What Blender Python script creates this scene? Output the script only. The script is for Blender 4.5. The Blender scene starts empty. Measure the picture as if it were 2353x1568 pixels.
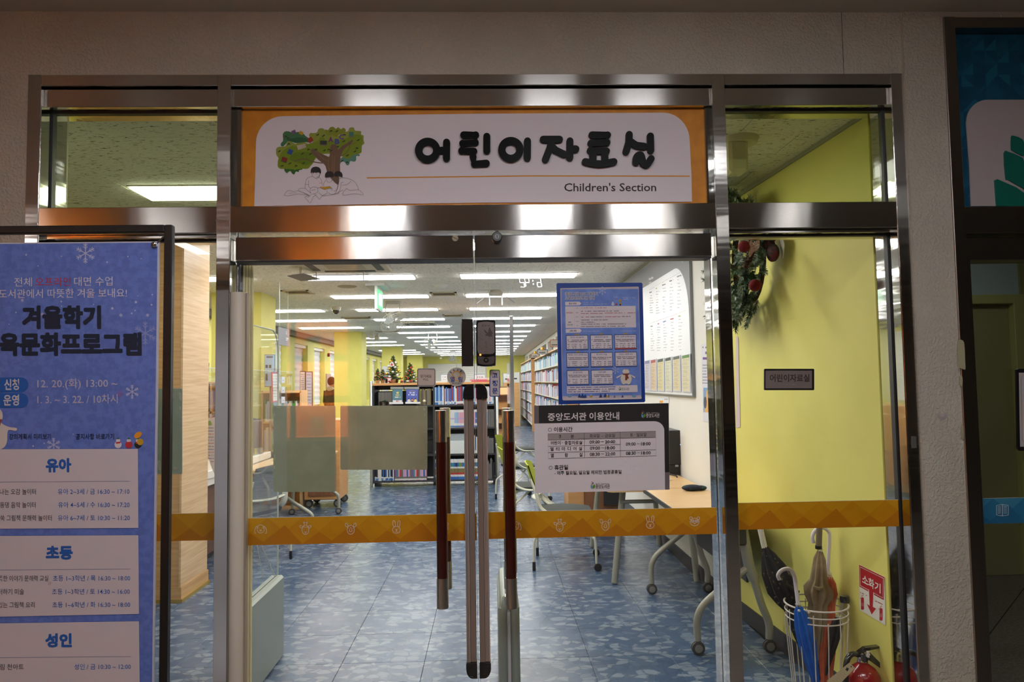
import bpy, math, random
from mathutils import Vector, Matrix
random.seed(7)
V3 = Vector
sc = bpy.context.scene
COL = sc.collection
# ------------------------------------------------------------------ camera
F_PX, W_PX, H_PX = 1650.0, 2353, 1568
CX, CY = 1176.5, 784.0
YAW, PITCH, ROLL = .03199, .0563, -.0153
_f = V3((math.sin(YAW)*math.cos(PITCH), math.cos(YAW)*math.cos(PITCH), math.sin(PITCH)))
_r = _f.cross(V3((0, 0, 1))).normalized()
_u = _r.cross(_f)
CR = _r*math.cos(ROLL) + _u*math.sin(ROLL)
CU = _u*math.cos(ROLL) - _r*math.sin(ROLL)
EYE = V3((0, 0, 1.52))
cam = bpy.data.objects.new('camera', bpy.data.cameras.new('camera'))
COL.objects.link(cam)
cam.matrix_world = Matrix(((CR.x, CU.x, -_f.x, EYE.x), (CR.y, CU.y, -_f.y, EYE.y), (CR.z, CU.z, -_f.z, EYE.z), (0, 0, 0, 1)))
cam.data.sensor_width = 36.0
cam.data.lens = F_PX/W_PX*36.0
cam.data.clip_start = .05
cam.data.clip_end = 200
sc.camera = cam
# ------------------------------------------------------------------ world, light, exposure
world = bpy.data.worlds.new('world'); sc.world = world; world.use_nodes = True
world.node_tree.nodes['Background'].inputs[0].default_value = (.55, .5, .45, 1)
world.node_tree.nodes['Background'].inputs[1].default_value = .02
sc.view_settings.view_transform = 'Standard'
sc.view_settings.look = 'None'
sc.view_settings.exposure = 0.0
sc.view_settings.gamma = 1.0
sc.view_settings.use_curve_mapping = False
sc.cycles.use_denoising = True
sc.cycles.max_bounces = 10
sc.cycles.transparent_max_bounces = 24
sc.cycles.sample_clamp_indirect = 6.0
LAMP_ROOM = 20.0        # reading-room light panels
LAMP_HALL = 11.0       # corridor light panels behind the photographer
# ------------------------------------------------------------------ helpers
def ray(px, py):
    return _f + CR*((px-CX)/F_PX) + CU*((CY-py)/F_PX)
def at(px, py, Y=None, X=None, Z=None):
    d = ray(px, py)
    t = Y/d.y if Y is not None else (X/d.x if X is not None else (Z-EYE.z)/d.z)
    return EYE + d*t

MATS = {}
def srgb(c):
    return tuple((x/12.92 if x <= .04045 else ((x+.055)/1.055)**2.4) for x in [v/255 for v in c])
def mat(name, col=(.8, .8, .8), rough=.5, metal=0.0, emit=0, spec=.5, alpha=1, coat=0, aniso=0, trans=0, bump=None, tan=None):
    if name in MATS: return MATS[name]
    m = bpy.data.materials.new(name); m.use_nodes = True; MATS[name] = m
    b = m.node_tree.nodes['Principled BSDF']
    b.inputs['Base Color'].default_value = (*col[:3], 1)
    b.inputs['Roughness'].default_value = rough
    b.inputs['Metallic'].default_value = metal
    b.inputs['Specular IOR Level'].default_value = spec
    b.inputs['Coat Weight'].default_value = coat
    b.inputs['Transmission Weight'].default_value = trans
    if alpha < 1: b.inputs['Alpha'].default_value = alpha
    if emit:
        b.inputs['Emission Color'].default_value = (*col[:3], 1)
        b.inputs['Emission Strength'].default_value = emit
    if aniso:
        b.inputs['Anisotropic'].default_value = aniso
    nt = m.node_tree
    if bump:   # (scale, strength, distance, stretch)
        geo = nt.nodes.new('ShaderNodeNewGeometry'); mp = nt.nodes.new('ShaderNodeMapping')
        mp.inputs['Scale'].default_value = bump[3] if len(bump) > 3 else (1, 1, 1)
        nz = nt.nodes.new('ShaderNodeTexNoise'); nz.inputs['Scale'].default_value = bump[0]; nz.inputs['Detail'].default_value = 4
        bp = nt.nodes.new('ShaderNodeBump'); bp.inputs['Strength'].default_value = bump[1]; bp.inputs['Distance'].default_value = bump[2]
        nt.links.new(geo.outputs['Position'], mp.inputs['Vector']); nt.links.new(mp.outputs[0], nz.inputs['Vector'])
        nt.links.new(nz.outputs['Fac'], bp.inputs['Height']); nt.links.new(bp.outputs[0], b.inputs['Normal'])
    if tan:
        tg = nt.nodes.new('ShaderNodeCombineXYZ')
        for i in range(3): tg.inputs[i].default_value = tan[i]
        nt.links.new(tg.outputs[0], b.inputs['Tangent'])
    return m
def cmat(c, rough=.6, **k):
    """plain coloured material from an sRGB triple"""
    c = tuple(int(v) for v in c)
    return mat('paint_%d_%d_%d' % c + ('' if rough == .6 and not k else '_%s' % (str(rough)+''.join(k))), srgb(c), rough, **k)
def mixmat(name, c1, c2, scale, stretch=(1, 1, 1), lo=.4, hi=.6, rough=.6, detail=4, metal=0, bump=0, kind='noise', spec=.5):
    """two colours mixed by a procedural texture on world position"""
    if name in MATS: return MATS[name]
    m = mat(name, c1, rough, metal, spec=spec); nt = m.node_tree; b = nt.nodes['Principled BSDF']
    geo = nt.nodes.new('ShaderNodeNewGeometry'); mp = nt.nodes.new('ShaderNodeMapping'); mp.inputs['Scale'].default_value = stretch
    if kind == 'noise':
        nz = nt.nodes.new('ShaderNodeTexNoise'); nz.inputs['Detail'].default_value = detail
    elif kind == 'voronoi':
        nz = nt.nodes.new('ShaderNodeTexVoronoi')
    nz.inputs['Scale'].default_value = scale
    rp = nt.nodes.new('ShaderNodeValToRGB')
    rp.color_ramp.elements[0].position = lo; rp.color_ramp.elements[0].color = (*c1, 1)
    rp.color_ramp.elements[1].position = hi; rp.color_ramp.elements[1].color = (*c2, 1)
    nt.links.new(geo.outputs['Position'], mp.inputs['Vector']); nt.links.new(mp.outputs[0], nz.inputs['Vector'])
    nt.links.new(nz.outputs[0], rp.inputs['Fac']); nt.links.new(rp.outputs[0], b.inputs['Base Color'])
    if bump:
        bp = nt.nodes.new('ShaderNodeBump'); bp.inputs['Distance'].default_value = bump
        nt.links.new(nz.outputs[0], bp.inputs['Height']); nt.links.new(bp.outputs[0], b.inputs['Normal'])
    return m
def glassmat(name, tint=(1, 1, 1), refl=1.0):
    if name in MATS: return MATS[name]
    m = bpy.data.materials.new(name); m.use_nodes = True; MATS[name] = m
    nt = m.node_tree; nt.nodes.clear()
    out = nt.nodes.new('ShaderNodeOutputMaterial'); mx = nt.nodes.new('ShaderNodeMixShader')
    tr = nt.nodes.new('ShaderNodeBsdfTransparent'); tr.inputs[0].default_value = (*tint, 1)
    gl = nt.nodes.new('ShaderNodeBsdfGlossy'); gl.inputs['Roughness'].default_value = 0.0; gl.inputs[0].default_value = (1, 1, 1, 1)
    fr = nt.nodes.new('ShaderNodeFresnel'); fr.inputs['IOR'].default_value = 1.5
    mul = nt.nodes.new('ShaderNodeMath'); mul.operation = 'MULTIPLY'; mul.inputs[1].default_value = refl
    geo = nt.nodes.new('ShaderNodeNewGeometry')
    # Fresnel of the outside surface on both faces of the pane
    ior = nt.nodes.new('ShaderNodeMapRange'); ior.inputs[3].default_value = 1.5; ior.inputs[4].default_value = 1/1.5
    nt.links.new(geo.outputs['Backfacing'], ior.inputs[0]); nt.links.new(ior.outputs[0], fr.inputs['IOR'])
    nt.links.new(fr.outputs[0], mul.inputs[0]); nt.links.new(mul.outputs[0], mx.inputs[0])
    nt.links.new(tr.outputs[0], mx.inputs[1]); nt.links.new(gl.outputs[0], mx.inputs[2]); nt.links.new(mx.outputs[0], out.inputs[0])
    return m

class MB:
    def __init__(s, M=None): s.v = []; s.f = []; s.sm = []; s.M = M
    def add(s, vs, fs, smooth=False):
        o = len(s.v)
        s.v += [s.M @ V3(v) for v in vs] if s.M else [V3(v) for v in vs]
        s.f += [tuple(i+o for i in f) for f in fs]; s.sm += [smooth]*len(fs)
        return s
    def box(s, x0, x1, y0, y1, z0, z1):
        return s.add([(x0, y0, z0), (x1, y0, z0), (x1, y1, z0), (x0, y1, z0), (x0, y0, z1), (x1, y0, z1), (x1, y1, z1), (x0, y1, z1)],
              [(0, 3, 2, 1), (4, 5, 6, 7), (0, 1, 5, 4), (1, 2, 6, 5), (2, 3, 7, 6), (3, 0, 4, 7)])
    def cbox(s, x0, x1, y0, y1, z0, z1, c=.003):
        """box with chamfered edges on the front (-y), top and sides"""
        c = min(c, (x1-x0)*.45, (y1-y0)*.45, (z1-z0)*.45)
        vs = []
        for (X, sx) in ((x0, 1), (x1, -1)):
            for (Y, sy) in ((y0, 1), (y1, -1)):
                for (Z, sz) in ((z0, 1), (z1, -1)):
                    vs += [(X, Y+sy*c, Z+sz*c), (X+sx*c, Y, Z+sz*c), (X+sx*c, Y+sy*c, Z)]
        def k(i, j, l, a): return (i*4+j*2+l)*3+a
        fs = []
        for i in (0, 1):
            q = [k(i, 0, 0, 0), k(i, 1, 0, 0), k(i, 1, 1, 0), k(i, 0, 1, 0)]; fs.append(tuple(q if i else q[::-1]))
            q = [k(0, i, 0, 1), k(1, i, 0, 1), k(1, i, 1, 1), k(0, i, 1, 1)]; fs.append(tuple(q if not i else q[::-1]))
            q = [k(0, 0, i, 2), k(1, 0, i, 2), k(1, 1, i, 2), k(0, 1, i, 2)]; fs.append(tuple(q if i else q[::-1]))
        for a in (0, 1):
            for b in (0, 1):
                fs.append((k(a, b, 0, 0), k(a, b, 1, 0), k(a, b, 1, 1), k(a, b, 0, 1)))
                fs.append((k(a, 0, b, 0), k(a, 1, b, 0), k(a, 1, b, 2), k(a, 0, b, 2)))
                fs.append((k(0, a, b, 1), k(1, a, b, 1), k(1, a, b, 2), k(0, a, b, 2)))
        for a in (0, 1):
            for b in (0, 1):
                for l in (0, 1): fs.append((k(a, b, l, 0), k(a, b, l, 1), k(a, b, l, 2)))
        return s.add(vs, fs)
    def tube(s, pts, r, n=8, closed=False, flat=1.0, cap=True):
        pts = [V3(p) for p in pts]; N = len(pts)
        rs = r if isinstance(r, (list, tuple)) else [r]*N
        vs = []; prev = None
        for i, p in enumerate(pts):
            if closed: t = pts[(i+1) % N]-pts[i-1]
            else: t = (pts[min(i+1, N-1)]-pts[max(i-1, 0)])
            if t.length < 1e-9: t = V3((0, 0, 1))
            t.normalize()
            if prev is None:
                a = V3((0, 0, 1)) if abs(t.z) < .9 else V3((1, 0, 0))
                x = t.cross(a).normalized()
            else:
                x = (prev - t*prev.dot(t))
                x = x.normalized() if x.length > 1e-6 else t.cross(V3((0, 0, 1))).normalized()
            prev = x; y = t.cross(x)
            for k in range(n):
                an = 2*math.pi*k/n
                vs.append(p + (x*math.cos(an) + y*math.sin(an)*flat)*rs[i])
        fs = []
        for i in range(N if closed else N-1):
            for k in range(n):
                j = (i+1) % N; fs.append((i*n+k, i*n+(k+1) % n, j*n+(k+1) % n, j*n+k))
        s.add(vs, fs, True)
        if not closed and cap:
            o = len(s.v)-len(vs); s.f.append(tuple(o+k for k in range(n))[::-1]); s.sm.append(False)
            s.f.append(tuple(o+(N-1)*n+k for k in range(n))); s.sm.append(False)
        return s
    def lathe(s, prof, c=(0, 0, 0), n=16, axis='z', smooth=True):
        vs = []; c = V3(c)
        for (r, h) in prof:
            for k in range(n):
                a = 2*math.pi*k/n; p = (r*math.cos(a), r*math.sin(a), h)
                if axis == 'y': p = (p[0], h, p[1])
                if axis == 'x': p = (h, p[0], p[1])
                vs.append(c+V3(p))
        N = len(prof); fs = []
        for i in range(N-1):
            for k in range(n): fs.append((i*n+k, i*n+(k+1) % n, (i+1)*n+(k+1) % n, (i+1)*n+k))
        fs.append(tuple(range(n))[::-1]); fs.append(tuple((N-1)*n+k for k in range(n)))
        return s.add(vs, fs, smooth)
    def ball(s, c, r, n=12, m=8):
        r = r if isinstance(r, (list, tuple)) else (r, r, r); c = V3(c)
        vs = [c+V3((0, 0, r[2]))]
        for i in range(1, m):
            a = math.pi*i/m
            for k in range(n):
                b = 2*math.pi*k/n; vs.append(c+V3((r[0]*math.sin(a)*math.cos(b), r[1]*math.sin(a)*math.sin(b), r[2]*math.cos(a))))
        vs.append(c-V3((0, 0, r[2]))); L = len(vs)-1; fs = []
        for k in range(n):
            fs.append((0, 1+k, 1+(k+1) % n)); fs.append((L, L-n+(k+1) % n, L-n+k))
            for i in range(m-2): fs.append((1+i*n+k, 1+(i+1)*n+k, 1+(i+1)*n+(k+1) % n, 1+i*n+(k+1) % n))
        return s.add(vs, fs, True)
    def prism(s, poly, nrm, th):
        """polygon of 3D points extruded by th along nrm"""
        poly = [V3(p) for p in poly]; n = len(poly); d = V3(nrm)*th
        return s.add(poly+[p+d for p in poly], [tuple(range(n))[::-1], tuple(range(n, 2*n))]+[(i, (i+1) % n, (i+1) % n+n, i+n) for i in range(n)])
    def build(s, name, m, parent=None, loc=None, own=False):
        """ONE mesh object; vertices are world coordinates, made relative to the parent's or own location"""
        me = bpy.data.meshes.new(name)
        if parent is not None:
            off = V3(parent.get('_loc', (0, 0, 0)))
        else:
            off = V3(loc) if loc is not None else V3((0, 0, 0))
            if loc is None and s.v:
                xs = [v.x for v in s.v]; ys = [v.y for v in s.v]; zs = [v.z for v in s.v]
                off = V3(((min(xs)+max(xs))/2, (min(ys)+max(ys))/2, min(zs)))
        me.from_pydata([v-off for v in s.v], [], s.f); me.update()
        for p, k in zip(me.polygons, s.sm): p.use_smooth = k
        me.materials.append(m)
        if any(s.sm): me.set_sharp_from_angle(angle=.7)
        o = bpy.data.objects.new(name, me); COL.objects.link(o)
        if parent is not None: o.parent = parent; o['_loc'] = tuple(off)
        else: o.location = off; o['_loc'] = tuple(off)
        return o
def tag(o, label=None, cat=None, group=None, kind=None):
    if label: o['label'] = label
    if cat: o['category'] = cat
    if group: o['group'] = group
    if kind: o['kind'] = kind
    return o
def thing(name, label, cat, loc=(0, 0, 0), group=None, kind=None):
    o = bpy.data.objects.new(name, None); COL.objects.link(o); o.location = loc; o['_loc'] = tuple(loc); o.empty_display_size = .1
    return tag(o, label, cat, group, kind)
def struct(name, label=None):
    o = bpy.data.objects.new(name, None); COL.objects.link(o); o['_loc'] = (0, 0, 0); o['kind'] = 'structure'
    if label: o['label'] = label
    return o
def stag(o, label=None):
    o['kind'] = 'structure'
    if label: o['label'] = label
    return o
KIDS = {}
def kids(o):
    return [c for c in COL.objects if c.parent == o]
def dup(o, parent=None, loc=None, rz=None, label=None, group=None):
    c = o.copy(); COL.objects.link(c); c.parent = parent
    if loc is not None: c.location = loc
    if rz is not None: c.rotation_euler = (0, 0, rz)
    if label: c['label'] = label
    if group: c['group'] = group
    if o.name not in KIDS: KIDS[o.name] = kids(o)
    for ch in KIDS[o.name]: dup(ch, c)
    return c
ORD = ['zeroth', 'first', 'second', 'third', 'fourth', 'fifth', 'sixth', 'seventh', 'eighth', 'ninth', 'tenth', 'eleventh', 'twelfth', 'thirteenth', 'fourteenth',
       'fifteenth', 'sixteenth', 'seventeenth', 'eighteenth', 'nineteenth']
def ordw(n):
    if n < 20: return ORD[n]
    t, u = divmod(n, 10); T = ['', '', 'twenty', 'thirty', 'forty', 'fifty', 'sixty'][t]
    return (T[:-1]+'ieth') if u == 0 else T+'-'+ORD[u]

# ---- text: glyph outlines from Blender's own font as meshes
_TX = {}
def glyphs(body, bold=0.0):
    k = (body, bold)
    if k not in _TX:
        c = bpy.data.curves.new('t', 'FONT'); c.body = body; c.size = 1; c.offset = bold; c.resolution_u = 2; c.fill_mode = 'FRONT'
        o = bpy.data.objects.new('t', c); me = o.to_mesh()
        vs = [(v.co.x, v.co.y) for v in me.vertices]; fs = [tuple(p.vertices) for p in me.polygons]
        o.to_mesh_clear(); bpy.data.objects.remove(o); bpy.data.curves.remove(c)
        x0 = min(v[0] for v in vs); x1 = max(v[0] for v in vs)
        _TX[k] = ([(v[0]-x0, v[1]) for v in vs], fs, x1-x0)
    return _TX[k]
class Draw:
    """flat print on a real plane (point, normal); shapes are given in photograph coordinates unprojected onto that plane"""
    def __init__(s, point, normal, view=(0, 0, 1), eps=.0004):
        s.p = V3(point); s.n = V3(normal).normalized(); s.view = view; s.eps = eps; s.L = 0; s.g = {}; s.sub = 0; s.part = 0
        s.upv = V3((0, 0, 1))
    def zoom(s, ox, oy, k): s.view = (ox, oy, k); return s
    def P(s, x, y, L=None):
        px = s.view[0]+x/s.view[2]; py = s.view[1]+y/s.view[2]
        d = ray(px, py); t = (s.p-EYE).dot(s.n)/d.dot(s.n)
        return EYE+d*t + s.n*s.eps*((s.L if L is None else L)+s.sub)
    def mb(s, name, m):
        k = (name, m.name, s.part)
        if k not in s.g: s.g[k] = (MB(), m)
        return s.g[k][0]
    def up(s, k=1): s.L += k; s.sub = 0; return s
    def nx(s): s.sub = (s.sub+.03) % .9
    def poly(s, pts, m, name='print', th=0):
        s.nx(); q = [s.P(*p) for p in pts]; mb = s.mb(name, m)
        if th: mb.prism(q, s.n, th)
        else: mb.add(q, [tuple(range(len(q)))])
        return s
    def rect(s, x0, y0, x1, y1, m, name='print', th=0): return s.poly([(x0, y0), (x1, y0), (x1, y1), (x0, y1)], m, name, th)
    def quad(s, pts, m, name='print', th=0): return s.poly(pts, m, name, th)
    def rr(s, x0, y0, x1, y1, r, m, name='print', th=0, n=6, corners=(1, 1, 1, 1)):
        pts = []
        for (cx, cy, a0, on, kx, ky) in ((x1-r, y0+r, -90, corners[1], x1, y0), (x1-r, y1-r, 0, corners[2], x1, y1), (x0+r, y1-r, 90, corners[3], x0, y1), (x0+r, y0+r, 180, corners[0], x0, y0)):
            if not on: pts.append((kx, ky)); continue
            for i in range(n+1):
                a = math.radians(a0+90*i/n); pts.append((cx+r*math.cos(a), cy+r*math.sin(a)))
        return s.poly(pts, m, name, th)
    def circ(s, x, y, r, m, name='print', n=20, ry=None, th=0, rot=0):
        ry = ry or r; c, q = math.cos(rot), math.sin(rot)
        return s.poly([(x+r*math.cos(2*math.pi*i/n)*c-ry*math.sin(2*math.pi*i/n)*q, y+r*math.cos(2*math.pi*i/n)*q+ry*math.sin(2*math.pi*i/n)*c) for i in range(n)], m, name, th)
    def line(s, pts, w, m, name='print', closed=False, th=0, cap=0):
        """stroke of width w with mitred joints"""
        n = len(pts); P = [V3((p[0], p[1])) for p in pts]; s.nx()
        Lf, Rt = [], []
        for i in range(n):
            a = P[i-1] if (i > 0 or closed) else P[i]; b = P[(i+1) % n] if (i < n-1 or closed) else P[i]
            t = b-a
            if t.length < 1e-9: t = V3((1, 0))
            t.normalize(); nn = V3((-t.y, t.x))
            Lf.append(P[i]+nn*w/2); Rt.append(P[i]-nn*w/2)
        mb = s.mb(name, m)
        for i in range(n if closed else n-1):
            j = (i+1) % n
            q = [s.P(*p) for p in (Lf[i], Lf[j], Rt[j], Rt[i])]
            if th: mb.prism(q, s.n, th)
            else: mb.add(q, [(0, 1, 2, 3)])
        if cap:
            for k in ((0, n-1) if not closed else ()): s.circ(P[k].x, P[k].y, w/2, m, name, 12, th=th)
        return s
    def arc(s, x, y, r, a0, a1, w, m, ry=None, name='print', n=12, rot=0):
        ry = ry or r; c, q = math.cos(rot), math.sin(rot); pts = []
        for i in range(n+1):
            a = math.radians(a0+(a1-a0)*i/n); u, v = r*math.cos(a), ry*math.sin(a)
            pts.append((x+u*c-v*q, y+u*q+v*c))
        return s.line(pts, w, m, name)
    def text(s, body, x0, y0, x1, y1=None, m=None, h=None, bold=0.0, name='lettering', th=0, fat=0):
        if fat:
            for dx, dy in ((-1, -1), (1, -1), (-1, 1), (1, 1), (0, -1.3), (0, 1.3), (-1.3, 0)): s.text(body, x0+dx*fat, y0+dy*fat, x1+dx*fat, (y0 if y1 is None else y1)+dy*fat, m, h, bold, name, th)
        """baseline from (x0,y0) to (x1,y1); h = glyph height in the same units"""
        y1 = y0 if y1 is None else y1
        vs, fs, w = glyphs(body, bold)
        s.nx(); A, B = s.P(x0, y0), s.P(x1, y1)
        ux = (B-A)/w
        hh = (s.P(x0, y0-(h or (x1-x0)/w*.88))-A)/.86
        q = [A+ux*v[0]+hh*v[1] for v in vs]; mb = s.mb(name, m)
        if th:
            o = len(q); n = s.n*th
            mb.add(q+[p+n for p in q], [tuple(i+o for i in f) for f in fs])
            # side walls along boundary edges
            E = {}
            for f in fs:
                for a, b in zip(f, f[1:]+f[:1]): E[(a, b)] = 1
            mb.add(q+[p+n for p in q], [(a, b, b+o, a+o) for (a, b) in E if (b, a) not in E])
        else: mb.add(q, fs)
        return s
    def bars(s, x0, x1, y, h, m, seed=0, gap=.25, name='print', slope=0, word=6):
        """a row of type too small to read: broken dashes"""
        r = random.Random(seed*31+int(x0*7+y)); x = x0
        mb = s.mb(name, m)
        while x < x1:
            w = h*r.uniform(.6, 1.0); 
            if r.random() < .84:
                a = y+(x-x0)*slope
                q = [s.P(*p) for p in ((x, a-h/2), (min(x+w, x1), a-h/2), (min(x+w, x1), a+h/2*r.uniform(.3, 1)), (x, a+h/2*r.uniform(.5, 1)))]
                mb.add(q, [(0, 1, 2, 3)])
            x += w*(1+gap)
        return s
    def build(s, parent):
        out = []
        for (name, _, _), (mb, m) in s.g.items(): out.append(mb.build(name, m, parent))
        return out
def rot_z(a, c=(0, 0, 0)):
    return Matrix.Translation(V3(c)) @ Matrix.Rotation(a, 4, 'Z')
# ------------------------------------------------------------------ materials of the setting
YF, YG, YB = 2.85, 2.93, 3.03          # front of the steel frame, glass plane, back of the frame
H_CEIL = 2.68
M_plaster = mixmat('wall_plaster', srgb((200, 193, 178)), srgb((208, 201, 187)), 3, rough=.75)
def plaster():
    nt = M_plaster.node_tree; b = nt.nodes['Principled BSDF']
    geo = nt.nodes.new('ShaderNodeNewGeometry'); n1 = nt.nodes.new('ShaderNodeTexNoise'); n1.inputs['Scale'].default_value = 95; n1.inputs['Detail'].default_value = 3
    rp = nt.nodes.new('ShaderNodeValToRGB'); rp.color_ramp.elements[0].position = .44; rp.color_ramp.elements[1].position = .62
    bp = nt.nodes.new('ShaderNodeBump'); bp.inputs['Distance'].default_value = .004; bp.inputs['Strength'].default_value = .55
    nt.links.new(geo.outputs['Position'], n1.inputs['Vector']); nt.links.new(n1.outputs[0], rp.inputs[0]); nt.links.new(rp.outputs[0], bp.inputs['Height'])
    nt.links.new(bp.outputs[0], b.inputs['Normal'])
    b.inputs['Roughness'].default_value = .5
plaster()
STEEL = (.74, .71, .68)
def steel(name, tan, stretch, rough=.3, an=.85, col=STEEL, dist=.0022, sc_=2.2):
    return mat(name, col, rough, 1.0, aniso=an, tan=tan, bump=(sc_, .8, dist, stretch))
M_steel_h = steel('brushed_steel_rail', (0, 0, 1), (1, .6, .35), .15, .98)
M_steel_v = steel('brushed_steel_post', (1, 0, 0), (.3, .4, 2.0), .15, .97, dist=.005)
M_steel_s = steel('brushed_steel_reveal', (0, 1, 0), (.3, .3, 1.8), .07, .5, col=(.5, .5, .48), dist=.005)
M_gasket = mat('black_gasket', (.02, .02, .022), .5)
M_dark = mat('dark_gap', (.015, .014, .013), .8)
M_glass = glassmat('clear_glass')
M_glass_t = glassmat('transom_glass', (.86, .90, .72))
M_glass_d = glassmat('acrylic', (.97, .985, .98), .7)
M_yellow = mixmat('yellow_wall_paint', (.70, .655, .155), (.735, .69, .175), 2.5, rough=.6)
M_white = mixmat('white_wall_paint', (.74, .73, .68), (.78, .77, .72), 1.5, rough=.6)
M_black_base = mat('black_vinyl_base', (.022, .022, .025), .45)
M_dkgrey = mat('dark_grey_metal', (.05, .052, .056), .5, .3)
M_alu = mat('aluminium', (.62, .64, .66), .32, 1.0)
M_chrome = mat('chrome', (.8, .8, .8), .08, 1.0)
M_orange = mixmat('orange_vinyl', srgb((206, 142, 6)), srgb((212, 148, 8)), 20, rough=.45)
M_orange_l = mat('orange_vinyl_light', srgb((216, 156, 18)), .45)
M_orange_d = mat('orange_vinyl_deep', srgb((196, 124, 6)), .45)
M_offwhite = mat('sign_white', srgb((222, 208, 210)), .55)
M_black = mat('sign_black', (.012, .011, .011), .35)
def ceiling_mat():
    m = mat('mineral_fibre_tile', (.8, .78, .73), .8); nt = m.node_tree; b = nt.nodes['Principled BSDF']
    geo = nt.nodes.new('ShaderNodeNewGeometry'); mp = nt.nodes.new('ShaderNodeMapping'); mp.inputs['Scale'].default_value = (30, 120, 60)
    nz = nt.nodes.new('ShaderNodeTexNoise'); nz.inputs['Scale'].default_value = 1.0; nz.inputs['Detail'].default_value = 2.5; nz.inputs['Distortion'].default_value = .6
    rp = nt.nodes.new('ShaderNodeValToRGB')
    rp.color_ramp.elements[0].position = .355; rp.color_ramp.elements[0].color = (.10, .10, .085, 1)
    rp.color_ramp.elements[1].position = .385; rp.color_ramp.elements[1].color = (.80, .785, .73, 1)
    nt.links.new(geo.outputs['Position'], mp.inputs[0]); nt.links.new(mp.outputs[0], nz.inputs['Vector'])
    nt.links.new(nz.outputs[0], rp.inputs[0]); nt.links.new(rp.outputs[0], b.inputs['Base Color'])
    return m
M_ceil = ceiling_mat()
def floor_mat():
    m = mat('blue_leaf_vinyl', (.1, .2, .35), .3, spec=.35); nt = m.node_tree; b = nt.nodes['Principled BSDF']
    N = nt.nodes.new; L = nt.links.new
    geo = N('ShaderNodeNewGeometry'); mp = N('ShaderNodeMapping'); mp.inputs['Scale'].default_value = (15, 24, 1)
    nz = N('ShaderNodeTexNoise'); nz.inputs['Scale'].default_value = .55; nz.inputs['Detail'].default_value = 2
    add = N('ShaderNodeVectorMath'); add.operation = 'MULTIPLY_ADD'; add.inputs[1].default_value = (.7, .7, 0)
    vo = N('ShaderNodeTexVoronoi'); vo.inputs['Scale'].default_value = 1.0
    vd = N('ShaderNodeTexVoronoi'); vd.feature = 'DISTANCE_TO_EDGE'; vd.inputs['Scale'].default_value = 1.0
    L(geo.outputs['Position'], mp.inputs[0]); L(mp.outputs[0], nz.inputs['Vector']); L(nz.outputs['Color'], add.inputs[0]); L(mp.outputs[0], add.inputs[2])
    L(add.outputs[0], vo.inputs['Vector']); L(add.outputs[0], vd.inputs['Vector'])
    sep = N('ShaderNodeSeparateColor'); L(vo.outputs['Color'], sep.inputs[0])
    rp = N('ShaderNodeValToRGB'); e = rp.color_ramp.elements
    e[0].position = 0; e[0].color = (.045, .09, .17, 1); e[1].position = .99; e[1].color = (.19, .245, .31, 1)
    x = rp.color_ramp.elements.new(.45); x.color = (.062, .112, .195, 1)
    x = rp.color_ramp.elements.new(.60); x.color = (.08, .13, .215, 1)
    x = rp.color_ramp.elements.new(.63); x.color = (.16, .21, .28, 1)
    L(sep.outputs[0], rp.inputs[0])
    ed = N('ShaderNodeValToRGB'); ed.color_ramp.elements[0].position = .0; ed.color_ramp.elements[0].color = (0, 0, 0, 1); ed.color_ramp.elements[1].position = .09; ed.color_ramp.elements[1].color = (1, 1, 1, 1)
    L(vd.outputs['Distance'], ed.inputs[0])
    mx = N('ShaderNodeMix'); mx.data_type = 'RGBA'; mx.inputs[6].default_value = (.045, .08, .145, 1)
    L(ed.outputs[0], mx.inputs[0]); L(rp.outputs[0], mx.inputs[7]); L(mx.outputs[2], b.inputs['Base Color'])
    n2 = N('ShaderNodeTexNoise'); n2.inputs['Scale'].default_value = 3; L(geo.outputs['Position'], n2.inputs['Vector'])
    mr = N('ShaderNodeMapRange'); mr.inputs[3].default_value = .2; mr.inputs[4].default_value = .34; L(n2.outputs[0], mr.inputs[0]); L(mr.outputs[0], b.inputs['Roughness'])
    return m
M_floor = floor_mat()
def wood(name, a, b_, stretch, rough=.45):
    return mixmat(name, srgb(a), srgb(b_), 1.0, stretch, .3, .7, rough, detail=6)
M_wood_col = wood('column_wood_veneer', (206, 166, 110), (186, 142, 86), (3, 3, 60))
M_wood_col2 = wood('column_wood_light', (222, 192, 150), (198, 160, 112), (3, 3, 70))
M_wood = wood('shelf_wood', (214, 164, 108), (196, 146, 92), (4, 30, 30))
M_desk = wood('desk_laminate', (226, 190, 140), (214, 176, 126), (3, 45, 10), .35)
M_brown = wood('brown_panel_wood', (150, 104, 74), (128, 86, 60), (30, 30, 3))
M_diff = mat('lit_diffuser', (1, .985, .95), .5, emit=LAMP_ROOM)
M_diff_n = mat('lit_diffuser_near', (.97, .97, 1), .5, emit=LAMP_HALL*3.8)
M_diff_h = mat('lit_diffuser_corridor', (1, .98, .96), .5, emit=LAMP_HALL)

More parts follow.
